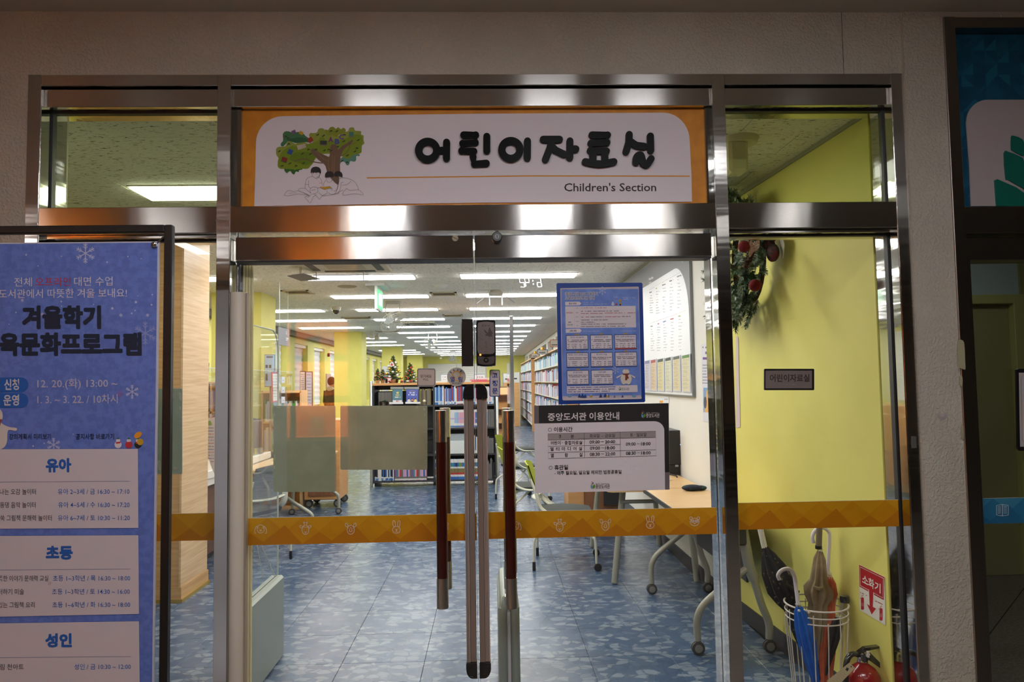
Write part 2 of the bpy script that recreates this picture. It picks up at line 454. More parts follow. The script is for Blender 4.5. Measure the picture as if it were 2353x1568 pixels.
# ------------------------------------------------------------------ reading room shell
XL, XR, YE = -4.34, 1.575, 32.3
fl = struct('floor', 'blue vinyl floor tiles with pale leaf pattern in the reading room')
T = .45
proto = None
x_i = [-.825+T*k for k in range(-10, 6)]; y_i = [4.03+T*k for k in range(-3, 15)]
slab = MB().box(-6.5, XR+.1, YF, YE+.3, -.08, -.005); slab.build('floor_bed', M_dark, fl)
nt_ = 0
for y in y_i:
    for x in x_i:
        x1 = min(x+T, XR)
        if x >= XR-.03: continue
        if y < 3.03: continue
        if y > 4.5 and x < -.75*y*1.05-.6: continue
        if abs(x1-x-T) < 1e-4 and proto is not None:
            o = proto.copy(); COL.objects.link(o); o.parent = fl; o.location = (x, y, 0); nt_ += 1
        else:
            g = .0008
            mb = MB().cbox(x+g, x1-g, y+g, y+T-g, -.005, 0, .0012)
            if abs(x1-x-T) < 1e-4:
                me = mb; me.v = [v-V3((x, y, 0)) for v in me.v]
                proto = me.build('floor_tile', M_floor, fl); proto.location = (x, y, 0)
            else: mb.build('floor_tile', M_floor, fl)
far = MB()
yy = y_i[-1]+T
nrow = 0
while yy < YE:
    xx = -.825-T*12
    while xx < XR-.03:
        far.box(xx+.001, min(xx+T, XR)-.001, yy+.001, min(yy+T, YE+.2)-.001, -.005, 0); xx += T
    yy += T
xx = -.825-T*12
far.build('floor_tiles_beyond', M_floor, fl)['kind'] = 'stuff'
near = MB()
for k in range(12): near.box(-.825+T*(k-6)+.001, min(-.825+T*(k-5)-.001, 1.68), YF, 3.12, -.005, 0)
near.build('threshold_tiles', M_floor, fl)['kind'] = 'stuff'

ce = struct('ceiling', 'suspended ceiling of fissured mineral tiles in the reading room')
MB().box(-6.5, XR+.1, YB, YE+.3, H_CEIL+.012, H_CEIL+.1).build('ceiling_bed', M_dark, ce)
cproto = None; cfar = MB(); row = 0; y = 3.03
while y < YE:
    off = 0 if row % 2 else .3
    x = -6.3+off
    while x < XR:
        x1 = min(x+.6, XR); g = .0012
        if y < 7.7 and abs(x1-x-.6) < 1e-4 and x > -(.68*y+.9):
            if cproto is None:
                mb = MB().cbox(g, .6-g, g, .3-g, H_CEIL, H_CEIL+.012, .0025); cproto = mb.build('ceiling_tile', M_ceil, ce); o = cproto
            else: o = cproto.copy(); COL.objects.link(o); o.parent = ce
            o.location = (x, y, 0)
        else: cfar.box(x+g, x1-g, y+g, y+.3-g, H_CEIL, H_CEIL+.012)
        x += .6
    y += .3; row += 1
cfar.build('ceiling_tiles_beyond', M_ceil, ce)['kind'] = 'stuff'

MB().box(XR, XR+.1, YB, 4.66, H_CEIL, H_CEIL+.011).build('ceiling_margin', M_ceil, ce)
# right wall: yellow near the entrance, white beyond
wr = struct('wall_right')
XW0 = 1.668
def XW(y): return XR if y >= 4.66 else XR+(XW0-XR)*(4.66-y)/(4.66-YB)
NW = V3((-1, -(XW0-XR)/(4.66-YB), 0)).normalized()       # normal of the slightly splayed yellow wall
MB().prism([(XW0, YB, 0), (XR, 4.66, 0), (XR, 4.66, H_CEIL), (XW0, YB, H_CEIL)], (1, 0, 0), .12).build('yellow_wall_panel', M_yellow, wr)
MB().box(XR, XW0, YB, 4.03, -.005, 0).build('floor_strip', M_floor, fl)
MB().box(XR, XR+.12, 4.66, 12.2, 0, H_CEIL).box(XR, XR+.12, 12.2, YE, 0, 1.9).box(XR, XR+.12, 12.2, YE, 2.55, H_CEIL).build('white_wall_panel', M_white, wr)
pn = MB()
for k in range(9):
    yk = 12.2+2.35*k; pn.box(XR, XR+.1, yk, yk+.5, 1.9, 2.55)
pn.build('wall_pier', M_white, wr)
MB().box(XR+.05, XR+.056, 12.2, YE, 1.9, 2.55).build('pane', M_glass, wr)
MB().box(XR-.004, XR+.002, 4.655, 4.667, 0, H_CEIL).build('paint_edge_bead', cmat((196, 196, 180)), wr)
stag(MB().box(XR-.008, XR, 4.66, YE, H_CEIL-.022, H_CEIL).prism([(XW0-.008, YB, H_CEIL-.022), (XR-.008, 4.66, H_CEIL-.022), (XR-.008, 4.66, H_CEIL), (XW0-.008, YB, H_CEIL)], (1, 0, 0), .008).build('trim_1', cmat((150, 150, 128))), 'grey ceiling edge angle along the yellow and white right wall')
stag(MB().box(XR-.010, XR, 4.66, 12.3, 0, .105).prism([(XW0-.01, YB, 0), (XR-.01, 4.66, 0), (XR-.01, 4.66, .105), (XW0-.01, YB, .105)], (1, 0, 0), .01).build('baseboard_right', M_black_base), 'black vinyl skirting along the right wall')
bw = MB().box(XR+.12, XR+1.6, 12, YE, 0, .01); 
stag(MB().box(XR+1.2, XR+1.3, 12, YE, 0, H_CEIL).build('wall_outside', M_white), 'pale wall beyond the high interior windows')
MB().box(XR+.12, XR+1.3, 12, YE, H_CEIL, H_CEIL+.1).build('ceiling_side', M_ceil)['kind'] = 'structure'
# left wall with narrow recessed windows and roman blinds
wl = struct('wall_left')
M_blind = mat('white_blind_cloth', (.80, .80, .76), .8, trans=0)
wins = []
wm = MB()
MB().box(XL-.3, XL-.25, YB, YE, 0, H_CEIL).build('wall_backing', M_yellow, wl)
yk = 10.2; seg = []
ys = [3.0]
wmb = MB()
y = 12.6; prev = YB-.02; n = 0
while y < YE-1:
    wmb.box(XL-.25, XL, prev, y, 0, H_CEIL); wins.append((y, y+1.15)); prev = y+1.15; y += 1.78
wmb.box(XL-.25, XL, prev, YE, 0, H_CEIL)
for a, b in wins:
    wmb.box(XL-.25, XL, a, b, 0, .95); wmb.box(XL-.25, XL, a, b, 2.45, H_CEIL)
wmb.build('yellow_wall_panel', M_yellow, wl)
stag(MB().box(XL, XL+.16, 8.0, YE, 2.575, H_CEIL).build('trim_2', cmat((92, 90, 76))), 'dark grey cornice along the top of the left yellow wall')
for i, (a, b) in enumerate(wins):
    w = struct('window_%d' % (i+1))
    bl = MB(); z = 1.0
    while z < 2.44:
        bl.box(XL-.14, XL-.125, a+.02, b-.02, z, z+.006); bl.add([(XL-.13, a+.02, z), (XL-.13, b-.02, z), (XL-.115, b-.02, z+.07), (XL-.115, a+.02, z+.07)], [(0, 1, 2, 3)])
        bl.add([(XL-.115, a+.02, z+.07), (XL-.115, b-.02, z+.07), (XL-.13, b-.02, z+.14), (XL-.13, a+.02, z+.14)], [(0, 1, 2, 3)]); z += .14
    bl.build('roman_blind', M_blind, w)
    MB().box(XL-.2, XL-.16, a, b, .95, 1.0).box(XL-.2, XL-.16, a, b, 2.4, 2.45).box(XL-.2, XL-.16, a, a+.05, .95, 2.45).box(XL-.2, XL-.16, b-.05, b, .95, 2.45).build('window_frame', cmat((190, 190, 185)), w)
    MB().box(XL-.12, XL-.04, a+.01, b-.01, 2.38, 2.45).build('blind_box', cmat((235, 233, 222)), w)
# back wall
wb = struct('wall_back')
MB().box(XL-.3, XR+1.4, YE, YE+.1, 0, H_CEIL).build('yellow_wall_panel', M_yellow, wb)
w = struct('window_%d' % (len(wins)+1))
bk = MB()
z = .9
while z < 2.3:
    for xa in (-2.75, -1.45): bk.add([(xa, YE-.05, z), (xa+1.27, YE-.05, z), (xa+1.27, YE-.03, z+.09), (xa, YE-.03, z+.09)], [(0, 1, 2, 3)]).box(xa, xa+1.27, YE-.052, YE-.04, z, z+.012)
    z += .09
bk.build('roman_blind', M_blind, w)
MB().box(-2.78, -.14, YE-.03, YE, .85, 2.36).build('window_frame', cmat((205, 205, 195)), w)
# wall left of the entrance inside (closes the room) and pillars
stag(MB().box(XL-.3, -1.83, YB-.02, YB+.05, 0, H_CEIL).build('wall_entrance_inside', M_yellow))
stag(MB().box(XL-.35, XL-.3, 2.9, YE, 0, H_CEIL).build('wall_outer_left', M_yellow))
for i, y in enumerate((9.0, 16.05, 23.1, 30.15)):
    p = MB().box(-3.44, -2.83, y, y+.6, 0, H_CEIL)
    o = stag(p.build('pillar', M_yellow), 'square yellow pillar, %s one back from the entrance' % ORD[i+1])
    MB().box(-3.45, -2.82, y-.01, y+.61, 0, .1).build('skirting', M_black_base, o)
# wood-clad column close to the left glazing
o = struct('pillar_wood', 'wood-veneered column just inside the left side window')
zb = .105
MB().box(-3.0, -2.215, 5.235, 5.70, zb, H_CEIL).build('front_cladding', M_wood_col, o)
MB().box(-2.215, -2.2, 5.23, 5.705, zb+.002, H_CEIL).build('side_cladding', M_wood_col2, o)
MB().box(-3.0, -2.192, 5.222, 5.712, .025, zb).build('plinth', M_wood_col, o)
MB().box(-3.0, -2.18, 5.21, 5.72, 0, .025).build('plinth_strip', mat('brass_strip', srgb((190, 160, 70)), .35, .7), o)

# ------------------------------------------------------------------ ceiling lights of the reading room
def lamp(x, y, w=1.25, d=.28):
    t = thing('ceiling_light', '', 'ceiling light', (x, y, H_CEIL), group='recessed light panels in rows on the reading room ceiling')
    L = MB(); e = .012
    z = H_CEIL
    L.box(x-w/2-e, x+w/2+e, y-d/2-e, y-d/2, z-.006, z+.01).box(x-w/2-e, x+w/2+e, y+d/2, y+d/2+e, z-.006, z+.01)
    L.box(x-w/2-e, x-w/2, y-d/2, y+d/2, z-.006, z+.01).box(x+w/2, x+w/2+e, y-d/2, y+d/2, z-.006, z+.01)
    L.build('lamp_frame', cmat((205, 200, 190)), t)
    MB().box(x-w/2, x+w/2, y-d/2, y+d/2, z-.016, z+.012).build('diffuser', M_diff, t)
    return t
colx = {'left': -3.22, 'middle': -1.435, 'right': .33}
l0 = None
for k in range(16):
    y = 4.29+1.75*k
    for nm, x in colx.items():
        if nm == 'left' and k in (0, 1, 3, 7, 11, 15): continue
        lab = 'white light panel in %s column of ceiling lights, %s row from the entrance' % (nm, ordw(k+1))
        if l0 is None: l0 = lamp(x, y); l0['label'] = lab
        else: dup(l0, None, (x, y, H_CEIL), label=lab)

# ------------------------------------------------------------------ corridor: shop-front frame
def px_box(mb, quad, y0, y1):
    """front rectangle given by photo corners on plane y0, extruded back to y1"""
    pts = [at(px, py, Y=y0) for px, py in quad]
    mb.prism(pts, (0, 1, 0), y1-y0)
ZT = 2.769; ZB0, ZB1 = 2.126, 2.232      # head of the frame, transom bar bottom and top
XJ = [(-1.818, -1.767), (-1.074, -1.022), (.927, .979), (1.675, 1.727)]
df = struct('door_frame', 'brushed stainless steel frame around the glazed entrance')
for i, (a, b) in enumerate(XJ):
    nm = 'jamb' if i in (0, 3) else 'mullion'
    z1 = ZT if i in (0, 3) else ZT-.001
    MB().cbox(a, b, YF, YB, 0, z1, .0015).build(nm, M_steel_v, df)
for i in range(3):
    a, b = XJ[i][1], XJ[i+1][0]
    MB().cbox(a, b, YF+.003, YF+.05, ZT-.045, ZT, .0015).build('head_rail', M_steel_h, df)
    MB().box(a, b, YF+.05, YB, ZT-.03, ZT).build('head_fill', M_dark, df)
    MB().cbox(a, b, YF+.022, YB, ZT-.125, ZT-.052, .0015).build('head_bead', M_steel_h, df)
    MB().cbox(a, b, YF+.002, YB, ZB0, ZB1, .002).build('transom_bar', M_steel_h, df)
# slim reveals and gaskets round each pane
def gasket(x0, x1, z0, z1, w=.009, name='gasket', m=M_gasket, y0=YG-.012, y1=YG+.016):
    MB().box(x0, x1, y0, y1, z0, z0+w).box(x0, x1, y0, y1, z1-w, z1).box(x0, x0+w, y0, y1, z0+w, z1-w).box(x1-w, x1, y0, y1, z0+w, z1-w).build(name, m, df)
ZG = ZT-.125
panes = {'tl': (XJ[0][1], XJ[1][0], ZB1, ZG), 'tr': (XJ[2][1], XJ[3][0], ZB1, ZG), 'sl': (XJ[0][1], XJ[1][0], 0.06, ZB0-.012), 'sr': (XJ[2][1], XJ[3][0], .06, ZB0-.012)}
for k, (a, b, c, d) in panes.items():
    gasket(a, b, c, d)
    w = struct({'tl': 'window_21', 'tr': 'window_22', 'sl': 'window_23', 'sr': 'window_24'}[k], 'glass pane of the entrance, %s' % {'tl': 'above the poster stand', 'tr': 'upper right, showing the ceiling bracket', 'sl': 'behind the poster stand', 'sr': 'in front of the wreath and umbrellas'}[k])
    MB().box(a+.006, b-.006, YG-.003, YG+.004, c+.006, d-.006).build('pane', M_glass_t if k[0] == 't' else M_glass, w)
for (a, b) in ((XJ[0][1], XJ[1][0]), (XJ[2][1], XJ[3][0])):
    MB().cbox(a, b, YF, YB, 0, .06, .002).build('bottom_rail', M_steel_h, df)
    MB().cbox(a, b, YF+.03, YB, ZB0-.014, ZB0-.001, .001).build('glazing_bead', M_steel_h, df)
# reveal liners (polished faces of the jambs inside the opening)
for (x0, x1) in ((XJ[0][1], XJ[0][1]+.002), (XJ[3][0]-.002, XJ[3][0]), (XJ[2][0]-.002, XJ[2][0]), (XJ[1][1], XJ[1][1]+.002)):
    MB().box(x0, x1, YF+.004, YG-.013, .06, ZG).box(x0, x1, YG+.017, YB-.002, .06, ZG).build('reveal', M_steel_s, df)
# small lock keep on the right jamb
k0 = at(2093, 1003, Y=YF); k1 = at(2106, 1030, Y=YF)
MB().cbox(k0.x, k1.x, YF-.002, YF, k1.z, k0.z, .0008).build('strike_plate', mat('worn_steel', (.3, .29, .27), .5, .8), df)

# corridor wall around it
ZH = 3.03
wf = struct('wall_front', 'rough off-white plaster wall of the corridor around the glazed entrance')
mbw = MB()
mbw.box(-6.0, XJ[0][0], YF+.006, YB+.1, 0, ZH)
mbw.box(XJ[0][0], XJ[3][1], YF+.006, YB+.1, ZT, ZH)
mbw.build('plaster', M_plaster, wf)
MB().box(XJ[3][1], 1.895, YF-.012, YB+.1, 0, 3.0).build('plaster_pier', M_plaster, wf)
MB().box(XJ[3][1], 8, YF+.0, YB+.1, 3.0, ZH+.1).build('plaster_head', M_plaster, wf)
MB().box(1.4795, 1.4805, YF+.004, YF+.0065, ZT, ZH).build('hairline_joint', M_dark, wf)
# chipped patch on the pier
o = MB(); c = at(2165, 958, Y=YF-.013)
o.add([c+V3((.018*math.cos(a)*(1+.3*math.sin(3*a)), -.0015, .016*math.sin(a)*(1+.25*math.cos(2*a)))) for a in [i*.523 for i in range(12)]]+[c+V3((0, -.004, 0))], [(i, (i+1) % 12, 12) for i in range(12)])
o.build('chipped_patch', cmat((186, 176, 176)), wf)
# ------------------------------------------------------------------ glass doors
def smooth(pts, n=5, closed=True):
    out = []; N = len(pts)
    for i in range(N if closed else N-1):
        p0, p1, p2, p3 = (pts[(i+k-1) % N] if closed else pts[max(0, min(N-1, i+k-1))] for k in range(4))
        for j in range(n):
            t = j/n
            out.append(tuple(.5*((2*p1[a])+(-p0[a]+p2[a])*t+(2*p0[a]-5*p1[a]+4*p2[a]-p3[a])*t*t+(-p0[a]+3*p1[a]-3*p2[a]+p3[a])*t**3) for a in range(len(p1))))
    if not closed: out.append(tuple(pts[-1]))
    return out
XM = -.056
YR = 2.885
zr0 = at(1090, 594, Y=YR).z; zr1 = at(1090, 541, Y=YR).z
M_maroon = mat('maroon_grip', srgb((62, 16, 10)), .22, coat=.5)
M_rail_brown = mat('brown_anodised', srgb((180, 162, 152)), .4)
M_rail_dark = mat('brown_anodised_dark', srgb((134, 118, 108)), .4)
M_capblk = mat('black_glossy_plastic', (.02, .018, .018), .12, coat=.6)
M_lockface = mat('lock_silver_face', srgb((150, 140, 138)), .3, .75)
M_cream = mat('cream_plastic', srgb((234, 218, 198)), .45)
M_cream2 = mat('ivory_plastic', srgb((228, 218, 172)), .5)
doors = []
for i, (a, b) in enumerate(((XJ[1][1]+.012, XM-.003), (XM+.003, XJ[2][0]-.012))):
    d = struct('door_%d' % (i+1), 'frameless glass door leaf, %s leaf of the pair' % ('left' if i == 0 else 'right'))
    doors.append(d)
    MB().box(a+.002, b-.002, YG-.005, YG+.005, .09, zr0+.01).build('glass', M_glass, d)
    ge = (b-.002, b-.0005) if i == 0 else (a+.0005, a+.002)
    MB().box(ge[0], ge[1], YG-.005, YG+.005, .096, zr0).build('glass_edge', mat('polished_glass_edge', (.72, .78, .74), .2), d)
    MB().cbox(a, b, YR, YG+.035, zr0, zr1, .002).build('top_rail', M_steel_h, d)
    MB().box(a, b, YR+.004, YG+.03, zr0-.007, zr0-.0005).build('rail_gasket', M_gasket, d)
    MB().cbox(a, b, YR, YG+.035, .008, .095, .002).build('bottom_rail', M_steel_h, d)
    # pull handles, outside and inside
    px = 1015 if i == 0 else 1172
    for side, Y in (('outer', 2.80), ('inner', 3.06)):
        c = at(px, 1170, Y=2.80); x = c.x
        z0, z1, z2, z3 = (at(px, q, Y=2.80).z for q in (1398, 1328, 1016, 943))
        h = MB().lathe([(.021, z1), (.021, z2)], (x, Y, 0), 20).build('handle', M_maroon, d)
        e = MB().lathe([(.0, z0), (.0225, z0+.001), (.0225, z1), (.0, z1+.001)], (x, Y, 0), 20).lathe([(.0, z2-.001), (.0225, z2), (.0225, z3-.001), (0, z3)], (x, Y, 0), 20)
        e.build('handle_end', mat('handle_steel', (.62, .58, .54), .22, 1.0), h)
        y0, y1 = (Y+.015, YG-.004) if side == 'outer' else (YG+.004, Y-.015)
        MB().tube([(x, y0, z1-.04), (x, y1, z1-.04)], .011, 10).tube([(x, y0, z2+.04), (x, y1, z2+.04)], .011, 10).build('handle_pin', M_chrome, h)
# screw head on the left rail, key cylinder on the right rail
c = at(1046, 548, Y=YR)
MB().lathe([(0, 0), (.0125, 0), (.0125, .0015), (.010, .003), (0, .003)], (c.x, YR-.003, c.z), 18, 'y').build('rail_screw', mat('brass_screw', srgb((150, 135, 115)), .3, .8), doors[0])
MB(Matrix.Translation(c) @ Matrix.Rotation(.5, 4, 'Y')).box(-.011, .011, -.0036, -.003, -.001, .001).build('screw_slot', M_dark, doors[0])
c = at(1142, 547, Y=YR)
MB().lathe([(0, -.03), (.018, -.03), (.021, -.026), (.021, 0), (0, 0)], (c.x, YR, c.z), 24, 'y').build('key_cylinder', mat('lock_grey', (.10, .10, .10), .3, .6), doors[1])
MB().lathe([(0, -.0312), (.010, -.0312), (.010, -.03), (0, -.03)], (c.x, YR, c.z), 18, 'y').build('cylinder_plug', mat('lock_plug', (.22, .22, .21), .3, .7), doors[1])
MB().box(c.x-.0012, c.x+.0012, YR-.0322, YR-.031, c.z-.006, c.z+.006).build('keyhole', M_dark, doors[1])
# brown edge channels with black end caps, one on each leaf
for i, (xa, xb, xs) in enumerate(((1069, 1092, 1078), (1099, 1123, 1112))):
    z0 = at(1096, 1522, Y=2.9).z; z1 = at(1096, 916, Y=2.9).z
    xl, xr_, xm = at(xa, 1220, Y=2.9).x, at(xb, 1220, Y=2.9).x, at(xs, 1220, Y=2.9).x
    ch = MB().cbox(xl, xm, 2.892, YG-.006, z0, z1, .002)
    g = MB().cbox(xm, xr_, 2.897, YG-.006, z0, z1, .002)
    lt, dk = (M_rail_brown, M_rail_dark) if i == 0 else (M_rail_dark, M_rail_brown)
    c1 = ch.build('edge_channel', lt, doors[i]); g.build('channel_face', dk, c1)
    rb = MB()
    for k in (.3, .6):
        xx = (xl+(xm-xl)*k) if i == 0 else (xm+(xr_-xm)*k)
        rb.box(xx-.0006, xx+.0006, 2.8905 if i == 0 else 2.8955, 2.893 if i == 0 else 2.898, z0, z1)
    rb.build('channel_groove', M_dark, c1)
    for top in (0, 1):
        zc = z1 if top else z0; s_ = 1 if top else -1; w = xr_-xl+.004; hh = .058
        pts = []
        n = 9
        x_in, x_out = (xr_+.002, xl-.002) if i == 0 else (xl-.002, xr_+.002)
        pts.append((x_in, zc)); pts.append((x_in, zc+s_*hh))
        for k in range(n):
            a = math.pi/2*k/(n-1)
            pts.append((x_in+(x_out-x_in)*(.42+.58*math.sin(a)), zc+s_*hh*(.32+.68*math.cos(a))))
        pts.append((x_out, zc))
        q = [V3((p[0], 2.884, p[1])) for p in pts]
        cp = MB().prism(q, (0, 1, 0), .04).build('end_cap', M_capblk, c1)
        cx = sum(p[0] for p in pts)/len(pts); cz = sum(p[1] for p in pts)/len(pts)
        MB().tube([V3((cx+(p.x-cx)*.62, 2.883, cz+(p.z-cz)*.62)) for p in q], .0016, 6, closed=True).build('cap_rim', M_capblk, c1)
# digital lock: keeper on the left leaf, key unit on the right leaf
D = Draw((0, 2.868, 0), (0, -1, 0)).zoom(1040, 720, 7.125)
def lockbody(pts, y0, y1, m, name, par, inset=0):
    q = [D.P(*p) for p in pts]; q = [V3((p.x, y0, p.z)) for p in q]
    c = sum(q, V3())/len(q)
    mb = MB(); n = len(q); back = [V3((p.x, y1, p.z)) for p in q]; fr = [c+(p-c)*(1-inset) for p in q]; mid = [V3((p.x, y0+.006, p.z)) for p in q]
    mb.add(back+mid+fr, [tuple(range(n))]+[(i, (i+1) % n, (i+1) % n+n, i+n) for i in range(n)]+[(i+n, (i+1) % n+n, (i+1) % n+2*n, i+2*n) for i in range(n)]+[tuple(range(2*n, 3*n))[::-1]])
    return mb.build(name, m, par)
lk = lockbody(smooth([(145, 120), (165, 95), (310, 98), (330, 125), (338, 500), (336, 840), (318, 866), (170, 866), (148, 840), (140, 480)], 4), 2.872, YG-.005, mat('keeper_grey', srgb((66, 60, 58)), .2, .4), 'lock_keeper', doors[0], .08)
MB().box(*[v for v in (D.P(344, 0).x, D.P(356, 0).x)], 2.9, 2.925, D.P(350, 750).z, D.P(350, 215).z).build('keeper_plate', M_alu, lk)
lk = lockbody(smooth([(392, 150), (430, 112), (550, 104), (660, 112), (700, 150), (710, 500), (708, 825), (670, 862), (550, 874), (435, 862), (396, 825), (388, 480)], 4), 2.862, YG-.005, M_capblk, 'digital_lock', doors[1], .05)
D = Draw((0, 2.860, 0), (0, -1, 0)).zoom(1040, 720, 7.125)
D.up(1).poly(smooth([(412, 185), (445, 150), (550, 138), (645, 150), (680, 185), (684, 500), (680, 650), (550, 668), (416, 650), (410, 400)], 4), M_lockface, 'lock_face')
D.poly(smooth([(420, 705), (550, 722), (682, 705), (684, 790), (660, 830), (550, 846), (440, 830), (420, 790)], 4), mat('lock_lower', srgb((110, 102, 100)), .3, .7), 'lock_lower_face')
gy = mat('lock_engraving', srgb((92, 84, 82)), .4, .5)
D.up(2).poly([(508, 262), (545, 290), (580, 325), (598, 232), (612, 238), (634, 290), (658, 330), (640, 352), (655, 388), (612, 378), (606, 395), (578, 370), (548, 372), (527, 356), (560, 340), (530, 312)], gy, 'bird_print')
for a, b, c, d in ((445, 400, 500, 430), (610, 505, 632, 545)): D.line(smooth([(a, b), ((a+c)/2, b+26), (c, d)], 4, False), 5, gy, 'lock_ornament')
for x, y in ((535, 480), (552, 470), (570, 490), (545, 500), (556, 520), (530, 545), (560, 560), (450, 352), (440, 545), (470, 585)): D.circ(x, y, 6, gy, 'lock_ornament', 8)
D.line(smooth([(550, 640), (548, 580), (552, 500)], 4, False), 3, gy, 'lock_ornament')
D.arc(500, 203, 14, 60, 300, 6, M_black, name='lettering'); D.bars(522, 605, 206, 12, M_black, 1, .1, 'lettering')
D.bars(515, 570, 637, 8, gy, 2, .1, 'lettering')
D.poly([(420, 665), (550, 682), (655, 665), (652, 695), (550, 712), (424, 695)], M_capblk, 'lock_slot')
D.up(1).rect(438, 668, 470, 696, mat('amber_glow', (1, .45, .08), .4, emit=1.2), 'status_light')
D.circ(548, 770, 42, M_capblk, 'lock_button'); D.up(1).circ(548, 770, 20, gy, 'lock_button')
D.build(lk)

# cream rounded finger guards on the hinge side of the left leaf
a, b = at(524.5, 1100, Y=2.87), at(562, 1100, Y=2.87)
zt = at(543, 672, Y=2.87).z
t = thing('finger_guard', 'tall rounded cream plastic finger guard in front of the left door edge', 'door guard', ((a.x+b.x)/2, 2.885, 0))
mb = MB(); r = (b.x-a.x)/2
mb.lathe([(r*.96, .05), (r, .055), (r, zt-.004), (r*.93, zt)], (t.location.x, 2.885, 0), 28); mb.build('guard_tube', M_cream, t)
MB().box(b.x-.002, b.x+.005, 2.872, 2.9, .05, zt-.003).build('guard_lip', cmat((168, 150, 128)), t)
a2, b2 = at(556, 1100, Y=2.99), at(579, 1100, Y=2.99); zt2 = at(565, 610, Y=2.99).z
t = thing('inner_finger_guard', 'ribbed ivory finger guard standing behind the cream one, inside the glass', 'door guard', (a2.x, 2.99, 0))
mb = MB(); w = (b2.x-a2.x)/4
for k in range(4): mb.lathe([(w*.55, .05), (w*.55, zt2)], (a2.x+w*(k+.5), 2.985+.004*k, 0), 12)
mb.build('guard_rib', M_cream2, t)
MB().box(a2.x-.02, a2.x, 2.95, 2.985, .05, zt2+.01).build('guard_bracket', mat('grey_blue_plastic', (.06, .06, .09), .5), t)

# ------------------------------------------------------------------ room sign in the transom above the doors
sg = thing('room_sign', 'wide orange and white sign above the doors reading Children\'s Section in two scripts', 'sign', (0, 2.905, ZB1))
MB().box(XJ[1][1]+.03, XJ[2][0]-.022, 2.905, 2.925, ZB1+.0005, ZG-.002).build('backing_board', mixmat('sign_orange', srgb((226, 150, 14)), srgb((212, 134, 8)), 14, rough=.5), sg)
MB().box(XJ[1][1], XJ[1][1]+.03, 2.89, 2.925, ZB1+.0005, ZG-.002).box(XJ[2][0]-.022, XJ[2][0], 2.89, 2.925, ZB1+.0005, ZG-.002).build('edge_trim', M_steel_s, sg)
D = Draw((0, 2.905, 0), (0, -1, 0))
def arcpts(cx, cy, rx, ry, a0, a1, n=10): return [(cx+rx*math.cos(math.radians(a0+(a1-a0)*i/n)), cy+ry*math.sin(math.radians(a0+(a1-a0)*i/n))) for i in range(n+1)]
zb_l = 474.5; 
D.poly([(585, zb_l), (587.5, 400)]+arcpts(652, 330, 63, 62, 180, 270)+[(1100, 262.5)]+arcpts(1523, 325, 61, 65, 270, 360)+[(1588, 400), (1589.5, 464.5), (1100, 466.5)], mat('sign_panel_white', srgb((240, 230, 236)), .5, spec=.25), 'sign_panel', th=.005)
D.p = V3((0, 2.8995, 0)); M_orline = cmat((232, 150, 30)); M_dkbrown = cmat((60, 46, 44))
D.up(1).line([(843, 409), (1210, 404.5), (1585, 405)], 2.6, M_orline, 'rule_line')
D.zoom(900, 220, 2.94125).text("Children's Section", 1166, 646, 1788, 645, M_dkbrown, 66, .012)
S = [[(372, 320), (371, 428)], [(335, 375), (372, 375)],
     [(487, 271), (568, 271), (566, 322), (480, 328), (474, 378), (556, 381)], [(643, 281), (643, 378)], [(551, 418), (560, 466), (640, 462)],
     [(917, 312), (916, 427)],
     [(1023, 301), (1133, 301)], [(1080, 305), (1066, 365), (1038, 436)], [(1078, 345), (1108, 375), (1162, 401)], [(1203, 312), (1202, 423)], [(1205, 366), (1243, 366)],
     [(1351, 272), (1456, 272), (1452, 322), (1344, 328), (1340, 377), (1449, 380)], [(1358, 400), (1358, 445)], [(1438, 400), (1438, 445)], smooth([(1306, 452), (1400, 467), (1499, 452)], 4, False),
     [(1602, 269), (1600, 320), (1581, 384)], [(1612, 318), (1650, 342), (1702, 349)], [(1744, 280), (1747, 376)], smooth([(1648, 456), (1654, 418), (1680, 408), (1697, 462), (1722, 470), (1749, 432)], 4, False)]
ML = mat('sign_letter_black', (.003, .003, .003), .35, spec=.08)
D.eps = .00012
SY = [0, 0, 1, 1, 1, 2, 3, 3, 3, 3, 3, 4, 4, 4, 4, 5, 5, 5, 5]
for s, D.part in zip(S, SY):
    D.up(1).line(s, 47, ML, 'raised_letter', th=.012, cap=1)
    for p in s[1:-1]: D.circ(p[0], p[1], 23.5, ML, 'raised_letter', 12, th=.012)
for cx, cy, D.part in ((245, 376, 0), (805, 371, 2)): D.arc(cx, cy, 60, 0, 360, 49, ML, name='raised_letter', n=32); D.line([(cx+61*math.cos(2*math.pi*k/32), cy+60*math.sin(2*math.pi*k/32)) for k in range(32)], 49, ML, 'raised_letter', True, th=.012)
# printed tree with three reading children
D.eps = .0004; D.part = 0
D.zoom(620, 280, 7.842); D.L = 1
G = lambda *c: cmat(c, .7)
def blob(pts, m, name='tree_print', n=4): D.poly(smooth(pts, n), m, name)
blob([(235, 230), (270, 180), (330, 172), (390, 190), (450, 200), (500, 185), (560, 190), (610, 220), (650, 260), (700, 295), (740, 330), (700, 375), (600, 360), (480, 385), (420, 370), (340, 350), (290, 400), (240, 445), (200, 430), (205, 385), (240, 340)], G(72, 124, 78))
blob([(1000, 140), (1050, 150), (1090, 100), (1150, 95), (1190, 130), (1230, 100), (1280, 135), (1330, 110), (1370, 150), (1340, 200), (1260, 230), (1200, 270), (1130, 240), (1050, 245), (1010, 200)], G(138, 150, 36))
blob([(1260, 680), (1330, 630), (1420, 670), (1500, 590), (1560, 575), (1620, 590), (1610, 620), (1560, 620), (1555, 690), (1520, 720), (1450, 710), (1430, 770), (1390, 785), (1350, 730), (1300, 720), (1265, 760), (1255, 720)], G(96, 146, 128))
